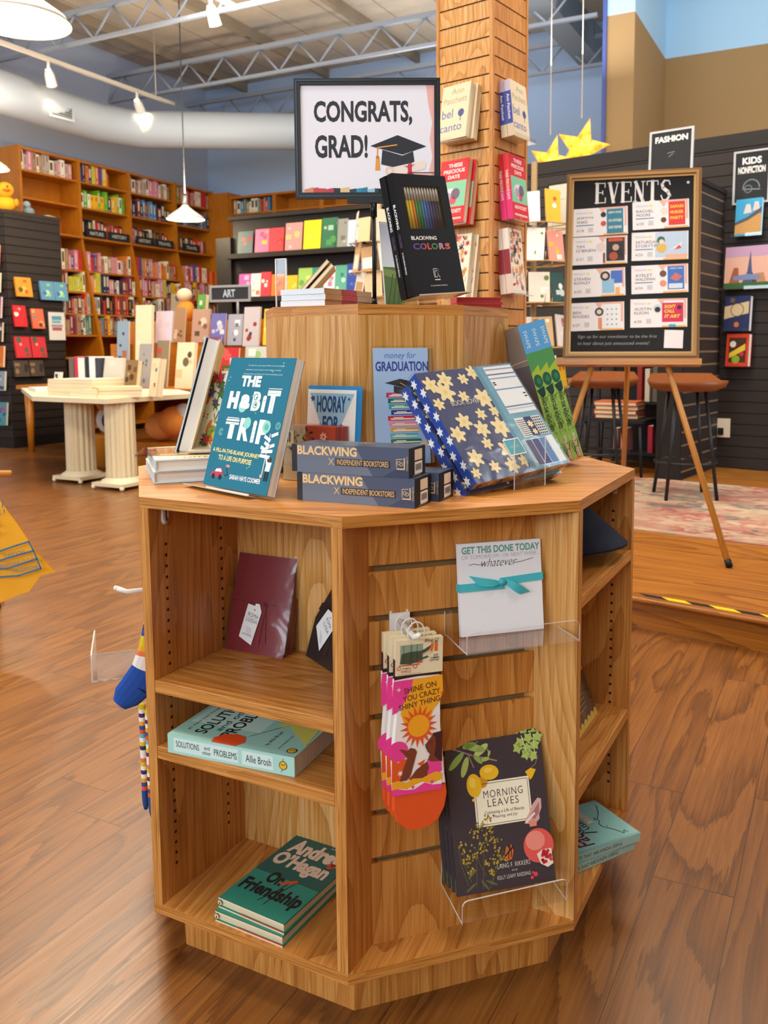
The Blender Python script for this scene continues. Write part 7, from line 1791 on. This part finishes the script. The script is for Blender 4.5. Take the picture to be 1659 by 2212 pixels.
for i in range(20):
    lv = i // 4; z = (1.85, 1.62, 1.42, 1.2, .95)[lv]; an = R(-75 + (i % 4 - 1.5) * 46 + lv * 12); c_, nm = KR[(i * 5 + lv) % 14]
    w, h = rng.choice((.12, .14)), rng.choice((.19, .22, .25))
    mw = MA @ Matrix.Translation((-3.42, 6.1, z + .006)) @ Matrix.Translation((.21 * math.cos(an), .21 * math.sin(an), 0)) @ pose(0, 0, 0, an + R(90), .15, rng.uniform(-.12, .12)) @ Matrix.Translation((-w / 2, 0, 0))
    t = thing('paper_packet', '%s paper packet in the %s tier of the spinner behind the sign pole' % (nm, ORD[lv]), 'card', mw, 'paper packets on the kraft spinner')
    m = M(w, h); m.box(0, 0, -.006, w, h, 0, C(c_, .7)); m.r(.1, .1, .9, .55, C(KR[(i * 3 + 2) % 14][0], .7), 1); m.to('packet', t)

# ------------------------------------------------------------------ yellow tea towel at the left edge, hung on a wooden stand
TY, TBL = C('#e2a21f', .8), C('#3f6a84', .8)
tt = thing('tea_towel', 'yellow tea towel printed with blue measuring tables at the left edge of the photo', 'towel', pose(-1.277, 1.759, .09, YAW, .0))
m = M(.632, .632)
P = []
N_ = 13
def fold(u): return .012 * math.sin(u * 26) + .008 * math.sin(u * 11 + 1)
edgeR = [(.545, .72), (.59, .655), (.70, .49), (.79, .35), (.878, .233)]
rows = [(.44, .55, .72), (.36, .60, .64), (.28, .66, .55), (.20, .735, .44), (.12, .81, .33), (.06, .85, .27)]
top = [(.40, .73), (.46, .735), (.52, .73), (.55, .72)]
G_ = []
for j in range(9):
    v_t = j / 8
    row = []
    for i in range(N_):
        k = i / (N_ - 1)
        xr = .55 + (.878 - .55) * v_t; xl = .40 - .32 * v_t
        u = xl + (xr - xl) * k
        vb = .05 + .10 * abs(k - .45) ** 1.2 + (.14 if k > .9 else .07 * max(0, k - .55) / .35)
        v = .725 + (vb - .725) * v_t
        row.append((u * .632, v * .632, fold(u) * v_t))
    G_.append(row)
P = [p_ for row in G_ for p_ in row]
F = [(j * N_ + i, (j + 1) * N_ + i, (j + 1) * N_ + i + 1, j * N_ + i + 1) for j in range(8) for i in range(N_ - 1)]
k0 = len(P)
P2 = P + [(x, y, z - .004) for x, y, z in P]
F2 = F + [tuple(k0 + q for q in f[::-1]) for f in F]
m.add(P2, F2, TY, smooth=True)
m.z = .0225
m.t('R', .505, .515, .605, .62, TBL, 1, .06, 0, -.10); m.t('(1', .61, .575, .645, .605, TBL, 1, 0, 0, .2); m.l([(.632, .615), (.636, .655)], .006, TBL, 1)
m.t('Quality', .36, .445, .62, .485, TBL, 1, 0, .3, .06)
for a, b in (((.42, .355), (.58, .365)), ((.58, .365), (.70, .405)), ((.70, .405), (.765, .425)), ((.42, .315), (.60, .32)), ((.60, .32), (.79, .375)), ((.42, .27), (.64, .275)), ((.64, .275), (.81, .33)), ((.42, .20), (.55, .225)), ((.55, .225), (.70, .235)), ((.70, .235), (.825, .275)), ((.765, .425), (.79, .375)), ((.79, .375), (.825, .275))): m.l([a, b], .010, TBL, 1)
m.t('TEASPOONS', .62, .345, .745, .368, TBL, 1, .0, 0, .22); m.t('TABLESPOONS·1/2 CUP', .575, .295, .79, .315, TBL, 1, 0, 0, .20); m.t('TABLESPOONS', .66, .262, .81, .282, TBL, 1, 0, 0, .20)
m.to('cloth', tt)
ts = thing('towel_stand', 'wooden stand leg showing below the yellow tea towel at the left edge', 'stand', Matrix.Translation((-1.03, 2.045, 0)))
M().box(-.035, -.02, 0, .035, .02, .75, EASELW, (0, 0, 1)).to('post', ts); m = M(); m.tube([(-.35, -.03, .56), (.12, -.16, .56)], .012, EASELW, 8); m.to('rail', ts); M().box(-.12, -.12, 0, .035, .12, .02, EASELW).to('foot', ts)
